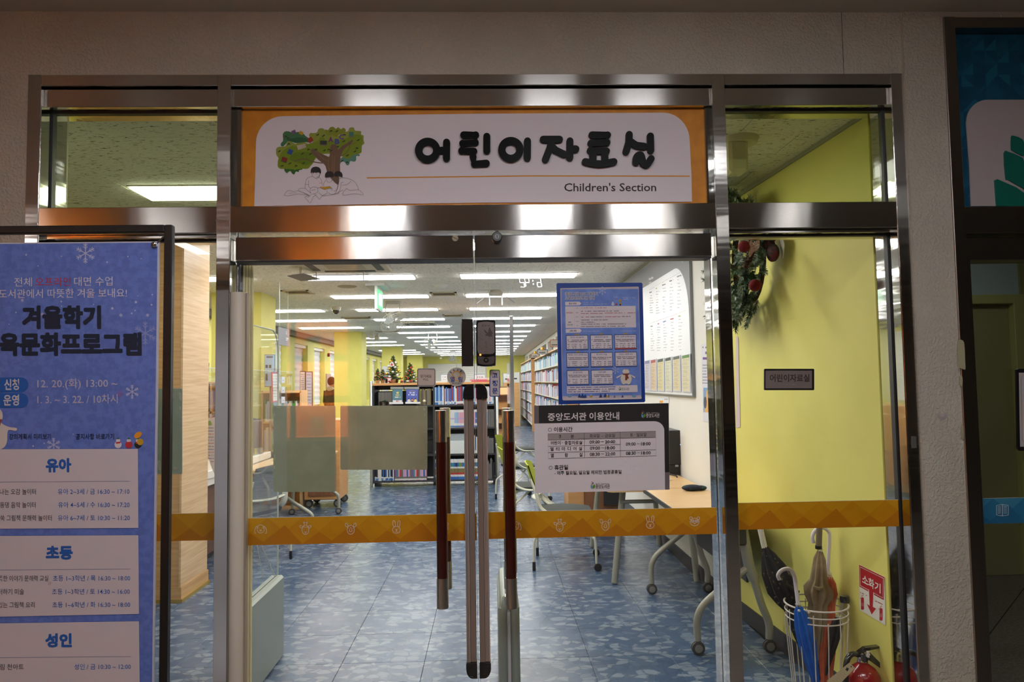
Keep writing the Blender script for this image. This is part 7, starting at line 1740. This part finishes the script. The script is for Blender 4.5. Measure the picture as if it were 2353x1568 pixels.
D.poly(smooth([(452, 967), (470, 962), (485, 962), (500, 970), (500, 1090), (484, 1068), (470, 1010), (462, 985)], 3), cmat((216, 214, 222)), 'sheet', th=.003); D.L = 5; D.poly([(454, 970), (484, 967), (488, 977), (458, 980)], cmat((140, 180, 90)), 'heading')
for k in range(12): D.bars(462+k*1.7, 492, 984+k*7, 1.6, cmat([(90, 90, 110), (90, 90, 190), (190, 90, 90)][k % 3]), k, .2, 'small_print')
D.build(t)
zsh = at(470, 878, Y=8.11).z
bs = thing('low_bookcase', 'light wood bookcase behind the service desk with framed papers on top', 'bookcase', (-3.3, 8.1, 0))
xa, xb = -3.9, -2.86
MB().box(xa, xb, 8.3, 8.32, 0, zsh).build('back_panel', M_wood, bs)
for z in (.02, .35, .68, .98, 1.24, zsh): MB().box(xa, xb, 8.0, 8.3, z-.02, z).build('shelf_board', M_wood, bs)
for x in (xa, -3.2, -3.06, xb): MB().box(x-.01, x+.01, 8.0, 8.3, 0, zsh-.021).build('side_panel', M_wood, bs)
for i, (px0, px1) in enumerate(((452, 466), (468, 481))):
    t = thing('framed_paper', 'black-framed certificate on the low bookcase, %s one' % ('left' if i == 0 else 'right'), 'frame', (0, 8.1, 1.49), group='framed certificates'); D = Draw((0, 8.12, 0), (0, -1, 0), eps=.001); D.poly([(px0, 836), (px1, 835), (px1-3, 878), (px0-1, 879)], M_black, 'frame', th=.01); D.L = 12; D.poly([(px0+1.5, 838), (px1-1.5, 837), (px1-4.5, 876), (px0+.5, 877)], cmat((196, 198, 190)), 'sheet'); D.build(t)
for i, (x, c) in enumerate(((-3.235, 'navy'), (-3.255, 'white'), (-3.275, 'blue'), (-3.03, 'blue'), (-3.01, 'white'), (-2.985, 'navy'))): book(x, 8.03, .98, .018, .15, c, '%s booklet in the low bookcase behind the desk, %s from left' % (c, ORD[6-i]), 'booklets in the low bookcase')
# low case with pale books left of the boards
bs = thing('low_bookcase', 'low bookcase with pale books between desk and first pillar', 'bookcase', (-2.6, 9.0, 0)); xa, xb = -2.80, -2.33
MB().box(xa, xb, 9.25, 9.27, 0, 1.45).build('back_panel', M_desk, bs)
for z in (.02, .37, .72, 1.07, 1.44): MB().box(xa, xb, 8.95, 9.25, z-.02, z).build('shelf_board', M_desk, bs)
for x in (xa, xb): MB().box(x-.01, x+.01, 8.95, 9.25, 0, 1.45).build('side_panel', M_desk, bs)
for j, z in enumerate((.72, 1.07)):
    rn = random.Random(j+50); x = xa+.02; i = 0
    while x < xb-.04:
        w = rn.choice((.016, .02, .028)); c = rn.choice(('white', 'cream', 'pale blue', 'white', 'green')); book(x+w/2, 8.97, z, w-.001, rn.choice((.22, .25, .28)), c, '%s book, %s from left on %s shelf between desk and pillar' % (c, ordw(i+1), ('lower', 'upper')[j]), 'pale books between desk and pillar'); x += w; i += 1
# folding table on casters, brown cabinet, chair
t3 = thing('folding_table', 'folding table on casters standing behind the upright grey-green board', 'table', (-1.9, 8.2, 0))
MB().cbox(-2.38, -1.82, 6.8, 8.7, .70, .725, .004).build('tabletop', M_desk, t3)
for y in (7.35, 8.6):
    MB().tube(smooth([(-2.25, y, .68), (-2.2, y, .52), (-2.0, y-.02, .36), (-1.82, y-.02, .24), (-1.79, y-.02, .18), (-1.79, y-.02, .07)], 5, False), .019, 10).tube(smooth([(-2.25, y, .6), (-2.32, y, .3), (-2.33, y, .07)], 4, False), .019, 10).build('leg', M_leg, t3)
    for x in (-1.79, -2.33): a, b = MB(), MB(); caster(a, b, x, y-.02); o = a.build('caster', M_caster, t3); b.build('caster_hub', M_hub, o)
t4 = thing('rolling_cabinet', 'brown wooden cabinet on casters seen between the two boards', 'cabinet', (-1.95, 9.3, 0))
MB().cbox(-2.3, -1.86, 9.0, 9.5, .10, 1.08, .008).build('cabinet_body', M_wood, t4); MB().box(-2.25, -1.91, 8.99, 9.0, .15, .7).build('cabinet_door', M_brown, t4)
for x in (-2.25, -1.9):
    for y in (9.05, 9.45): a, b = MB(), MB(); caster(a, b, x, y, .05); o = a.build('caster', M_caster, t4); b.build('caster_hub', M_hub, o)
dc = dup(ch, None, (-2.10, 6.35, 0), 2.6, 'grey shell desk chair left of the upright grey-green board', 'grey desk chairs')
for o in kids(dc):
    if o.name.startswith('backrest'): o.data = o.data.copy(); o.data.materials[0] = cmat((122, 128, 130))
    if o.name.startswith('seat') and not o.name.startswith('seat_pan'): o.data = o.data.copy(); o.data.materials[0] = cmat((40, 44, 46))
cu = MB(); cu.ball((-2.03, 6.42, .71), (.06, .03, .045), 14, 8); tag(cu.build('red_cushion', cmat((190, 70, 84), .8)), 'red cushion on the back of the grey chair', 'cushion')
MB().tube([(-2.03, 6.42, .69), (-2.03, 6.42, .60)], .01).build('cushion_strap', M_black, COL.objects['red_cushion'])

# ------------------------------------------------------------------ things on the ceiling
C = H_CEIL
def cass(x0, x1, y0, y1, lab):
    t = thing('air_conditioner', lab, 'air conditioner', ((x0+x1)/2, (y0+y1)/2, C)); m = cmat((206, 200, 180)); MB().box(x0, x1, y0, y1, C-.03, C-.0005).build('casing', m, t)
    MB().box(x0+.22, x1-.22, y0+.22, y1-.22, C-.034, C-.03).build('intake_grille', cmat((176, 168, 146)), t)
    for q in ((x0+.15, x1-.15, y0+.05, y0+.12), (x0+.15, x1-.15, y1-.12, y1-.05), (x0+.05, x0+.12, y0+.15, y1-.15), (x1-.12, x1-.05, y0+.15, y1-.15)): MB().box(*q, C-.036, C-.03).build('air_vane', M_dkgrey, t)
    for k in range(6): MB().box(x0+.24, x1-.24, y0+.28+k*.09, y0+.285+k*.09, C-.036, C-.034).build('grille_slat', m, t)
    return t
t = cass(-1.78, -.98, 6.55, 7.28, 'ceiling cassette air conditioner just inside the doors')
MB().box(-1.75, -1.2, 7.20, 7.206, C-.13, C-.06).build('air_deflector', mat('deflector_blue', (.2, .3, .6), .2, alpha=.35), t)
for x in (-1.72, -1.25): MB().tube([(x, 7.2, C-.03), (x, 7.2, C-.12)], .006, 6).build('deflector_clip', M_wht, t)
MB().prism([(-1.98, 7.1, C-.09), (-1.78, 6.95, C-.09), (-1.68, 7.2, C-.11), (-1.9, 7.32, C-.11)], (0, 0, 1), .006).build('side_deflector', cmat((110, 112, 116)), t)
MB().tube([(-1.85, 7.1, C-.0), (-1.85, 7.1, C-.09)], .012, 6).build('deflector_clip', M_wht, t)
cass(-1.66, -1.02, 13.55, 14.25, 'ceiling cassette air conditioner midway down the room')
def fan(lab, x, y, tilt):
    t = thing('ceiling_fan', lab, 'fan', (x, y, C), group='white caged fans hanging from the ceiling'); mw = cmat((158, 156, 146), .4)
    MB().lathe([(0, 0), (.11, 0), (.10, -.03), (0, -.03)], (x, y, C), 16).build('mount_plate', mw, t)
    MB().tube(smooth([(x-.09, y, C-.02), (x-.10, y, C-.16), (x-.03, y, C-.22), (x+.03, y, C-.22), (x+.10, y, C-.16), (x+.09, y, C-.02)], 4, False), .008, 6).build('bracket', mw, t)
    R = Matrix.Translation((x, y, C-.26)) @ Matrix.Rotation(tilt[0], 4, 'Y') @ Matrix.Rotation(tilt[1], 4, 'X')
    MB(R).lathe([(0, .10), (.05, .09), (.06, .03), (.03, -.02), (0, -.03)], (0, 0, 0), 14).build('motor', mw, t)
    cg = MB(R)
    for r, z in ((.21, -.03), (.21, -.07), (.12, -.11), (.05, -.12)): cg.tube([(r*math.cos(2*math.pi*k/24), r*math.sin(2*math.pi*k/24), z) for k in range(24)], .0035, 5, closed=True)
    for k in range(20): a = 2*math.pi*k/20; cg.tube([(.04*math.cos(a), .04*math.sin(a), -.125), (.12*math.cos(a), .12*math.sin(a), -.112), (.21*math.cos(a), .21*math.sin(a), -.05), (.12*math.cos(a), .12*math.sin(a), .0), (.05*math.cos(a), .05*math.sin(a), .01)], .0018, 4)
    cg.build('cage', mw, t)
    for k in range(3):
        a = 2.09*k; M2 = R @ Matrix.Rotation(a, 4, 'Z')
        MB(M2).add([(.02, -.02, -.05), (.10, -.055, -.06), (.17, -.04, -.065), (.175, .03, -.045), (.10, .06, -.035), (.02, .03, -.04)], [(0, 1, 2, 3, 4, 5)]).build('blade', cmat((196, 206, 206), .3), t)
fan('caged ceiling fan nearest the door, tilted left', -1.36, 10.2, (-.5, -.5)); fan('caged ceiling fan, second down the room', -1.30, 16.6, (.45, -.6)); fan('caged ceiling fan, third and farthest', -1.34, 26.5, (.4, -.6))
t = thing('exit_sign', 'green running-man exit sign hanging edge-on from the ceiling', 'exit sign', (-1.3, 8.5, C)); MB().box(-1.42, -1.2, 8.28, 8.8, C-.03, C).build('mount_plate', cmat((196, 200, 196)), t)
MB().box(-1.315, -1.285, 8.3, 8.75, C-.30, C-.03).build('sign_case', cmat((206, 216, 208)), t); MB().box(-1.284, -1.282, 8.32, 8.73, C-.28, C-.06).build('sign_face', mat('exit_green', srgb((60, 190, 120)), .5, emit=1.2), t); MB().box(-1.2815, -1.281, 8.42, 8.62, C-.24, C-.10).build('pictogram', mat('exit_white', (.9, 1, .95), .5, emit=1.5), t)
for i, (x, y, w, d, lab) in enumerate(((-2.38, 9.0, .34, .34, 'square ceiling vent left, ahead of the dome camera'), (-.58, 9.35, .34, .34, 'square ceiling vent between the two lamp columns, nearer'), (-2.3, 12.6, .5, .3, 'ceiling vent left, beyond the dome camera'), (-.62, 12.4, .34, .34, 'square ceiling vent between the two lamp columns, farther'), (-2.25, 16.0, .5, .3, 'ceiling vent beside the second pillar'))):
    t = thing('ceiling_vent', lab, 'vent', (x, y, C), group='vents in the reading room ceiling'); m = cmat((200, 190, 160)); MB().box(x-w/2, x+w/2, y-d/2, y-d/2+.03, C-.012, C).box(x-w/2, x+w/2, y+d/2-.03, y+d/2, C-.012, C).box(x-w/2, x-w/2+.03, y-d/2, y+d/2, C-.012, C).box(x+w/2-.03, x+w/2, y-d/2, y+d/2, C-.012, C).build('vent_frame', m, t)
    for k in range(4): MB().box(x-w/2+.03, x+w/2-.03, y-d/2+.05+k*.065, y-d/2+.065+k*.065, C-.01, C-.002).build('vent_slat', cmat((120, 112, 96)), t)
x = at(798, 658, Z=C); t = tag(MB().lathe([(0, -.012), (.10, -.012), (.115, 0), (0, 0)], (x.x, x.y, C), 24).build('ceiling_speaker', cmat((150, 148, 130))), 'round flush ceiling speaker left of the exit sign', 'speaker')
x = at(1013, 655, Z=C); t = tag(MB().lathe([(0, -.05), (.05, -.045), (.08, -.02), (.085, 0), (0, 0)], (x.x, x.y, C), 20).build('smoke_detector', cmat((210, 214, 210))), 'white smoke detector on the ceiling right of the exit sign', 'detector')
x = at(772, 706, Z=C); t = thing('dome_camera', 'white dome camera with black lens on the ceiling', 'camera', tuple(x)); MB().lathe([(0, -.05), (.07, -.05), (.075, 0), (0, 0)], x, 20).build('camera_base', M_wht, t); MB().ball(x-V3((0, 0, .05)), (.055, .055, .06), 16, 10).build('camera_lens', M_capblk, t)
for i, (px, py) in enumerate(((855, 763), (867, 767), (1013, 818), (852, 810))):
    x = at(px, py, Z=C); t = thing('ceiling_camera', ['boxy ceiling camera right of the second pillar', 'smaller ceiling camera next to the boxy one', 'tiny ceiling camera near the far wall', 'tiny dark ceiling camera by the left windows'][i], 'camera', tuple(x)); MB().box(x.x-.03, x.x+.03, x.y-.03, x.y+.03, C-.06, C).build('camera_base', M_wht, t); MB().cbox(x.x-.05, x.x+.05, x.y-.12, x.y+.04, C-.15, C-.06, .01).build('camera_body', cmat((190, 186, 170)), t)
t = thing('hanging_sign', 'grey hanging direction sign on two thin wires by the first pillar', 'sign', (-2.35, 8.3, 2.2)); MB().box(-2.355, -2.345, 8.08, 8.5, 1.97, 2.17).build('sign_board', cmat((120, 122, 128)), t)
MB().tube([(-2.35, 8.12, 2.17), (-2.35, 8.12, C)], .0015, 4).tube([(-2.35, 8.46, 2.17), (-2.35, 8.46, C)], .0015, 4).build('wire', M_alu, t)
D = Draw((-2.344, 8.3, 0), (1, 0, 0)).zoom(540, 740, 7.128); D.text('안', 832, 175, 852, 180, cmat((226, 226, 230)), 30).text('내', 832, 205, 852, 210, cmat((226, 226, 230)), 30); D.bars(835, 875, 270, 22, cmat((206, 206, 210)), 1, .1, 'lettering', .2); D.bars(835, 875, 298, 18, cmat((206, 206, 210)), 2, .1, 'lettering', .2); D.build(t)
x = at(1139, 668, Z=C); t = thing('projector_mount', 'white ceiling mount with two grey arms behind the door gap', 'mount', tuple(x))
MB().cbox(x.x-.09, x.x+.09, x.y-.1, x.y+.1, C-.06, C-.03, .01).lathe([(0, -.03), (.07, -.03), (.07, 0), (0, 0)], x, 14).build('mount_plate', M_wht, t)
for s in (-.08, .08): MB().box(x.x+s-.008, x.x+s+.008, x.y-.02, x.y+.02, C-.19, C-.05).build('mount_arm', M_alu, t)
for s in (-1, 1): MB().tube([(x.x+s*.08, x.y, C-.04), (x.x+s*.24, x.y, C-.16)], .004, 5).build('mount_strut', M_alu, t)
# speaker / sensor seen through the right transom
a = at(1702, 318, Z=C); t = thing('ceiling_projector_bracket', 'white swivel bracket device on the ceiling seen through the right transom', 'bracket', tuple(a)); m = cmat((206, 204, 180))
MB().lathe([(0, -.03), (.075, -.03), (.085, 0), (0, 0)], a, 20).build('bracket_base', m, t); q = at(1698, 340, Y=a.y)
MB().cbox(q.x-.065, q.x+.03, q.y-.05, q.y+.05, q.z-.13, q.z+.03, .015).build('device_body', m, t); MB().tube([a+V3((0, 0, -.02)), q+V3((0, 0, .02))], .025, 10).build('bracket_arm', m, t)

# fire alarm fittings on the left wall
a = at(754, 816, X=XL+.01); tag(MB().lathe([(0, 0), (.05, 0), (.045, .05), (0, .06)], (XL, a.y, a.z), 14, 'x').build('alarm_bell', cmat((140, 30, 28))), 'small red alarm bell high on the left yellow wall', 'alarm')
a = at(754, 873, X=XL+.01); t = thing('hydrant_panel', 'narrow grey alarm panel with red lamp on the left yellow wall', 'panel', (XL, a.y, 1)); MB().box(XL, XL+.03, a.y-.25, a.y+.25, 1.0, 1.8).build('panel_body', cmat((150, 150, 146)), t); MB().ball((XL+.04, a.y, 1.56), .045, 10, 6).build('red_lamp', cmat((190, 30, 30), .3), t)
# ------------------------------------------------------------------ person beyond the second pillar
def person(label, loc, rz):
    t = thing('person', label, 'person', (0, 0, 0))
    M_jk = mixmat('brown_jacket', srgb((96, 76, 54)), srgb((80, 62, 44)), 20, rough=.8); M_tr = cmat((44, 46, 56), .8); M_sk = cmat((196, 150, 122)); M_hr = cmat((24, 20, 20), .7)
    prof = [(.78, .15, .10), (.86, .175, .12), (1.0, .165, .12), (1.15, .185, .125), (1.3, .205, .12), (1.38, .18, .10), (1.42, .08, .07), (1.46, .05, .055)]
    n = 16; vs = [(w*math.cos(2*math.pi*k/n), d*math.sin(2*math.pi*k/n), z) for z, w, d in prof for k in range(n)]
    MB().add(vs, [(i*n+k, i*n+(k+1) % n, (i+1)*n+(k+1) % n, (i+1)*n+k) for i in range(len(prof)-1) for k in range(n)]+[tuple(range(n))[::-1], tuple((len(prof)-1)*n+k for k in range(n))], True).build('jacket', M_jk, t)
    for s in (-1, 1):
        MB().tube([(s*.19, 0, 1.36), (s*.235, -.01, 1.1), (s*.22, -.10, .88)], [.06, .05, .038], 10).build('sleeve', M_jk, t)
        MB().ball((s*.215, -.13, .84), (.03, .045, .05), 8, 6).build('hand', M_sk, t)
        MB().tube([(s*.085, 0, .86), (s*.09, 0, .48), (s*.09, .01, .08)], [.095, .065, .05], 12).build('trouser_leg', M_tr, t); MB().ball((s*.09, -.05, .045), (.05, .12, .045), 10, 6).build('shoe', M_black, t)
    h = MB().ball((0, 0, 1.56), (.078, .095, .115), 16, 12); h.ball((0, -.095, 1.545), (.014, .02, .02), 8, 5).ball((-.08, 0, 1.55), (.012, .02, .03), 6, 5).ball((.08, 0, 1.55), (.012, .02, .03), 6, 5); h.tube([(0, 0, 1.42), (0, 0, 1.5)], .048, 10); h.build('head', M_sk, t)
    MB().ball((0, .022, 1.59), (.092, .10, .112), 16, 10).build('hair', M_hr, t); MB().ball((0, .06, 1.41), (.11, .07, .06), 12, 8).build('hood', cmat((206, 196, 176), .8), t)
    for s in (-1, 1): MB().ball((s*.03, -.088, 1.57), (.012, .008, .008), 6, 5).build('eye', M_black, t)
    MB().ball((0, -.088, 1.505), (.022, .01, .006), 8, 5).build('mouth', cmat((150, 80, 76)), t)
    t.location = loc; t.rotation_euler = (0, 0, rz)
a = at(763, 880, Y=17.3); person('person in a brown jacket with pale hood, half hidden by the second yellow pillar', (a.x, 17.3, 0), 2.6)

print('BOOKS', sum(o.get('category') == 'book' for o in COL.objects))
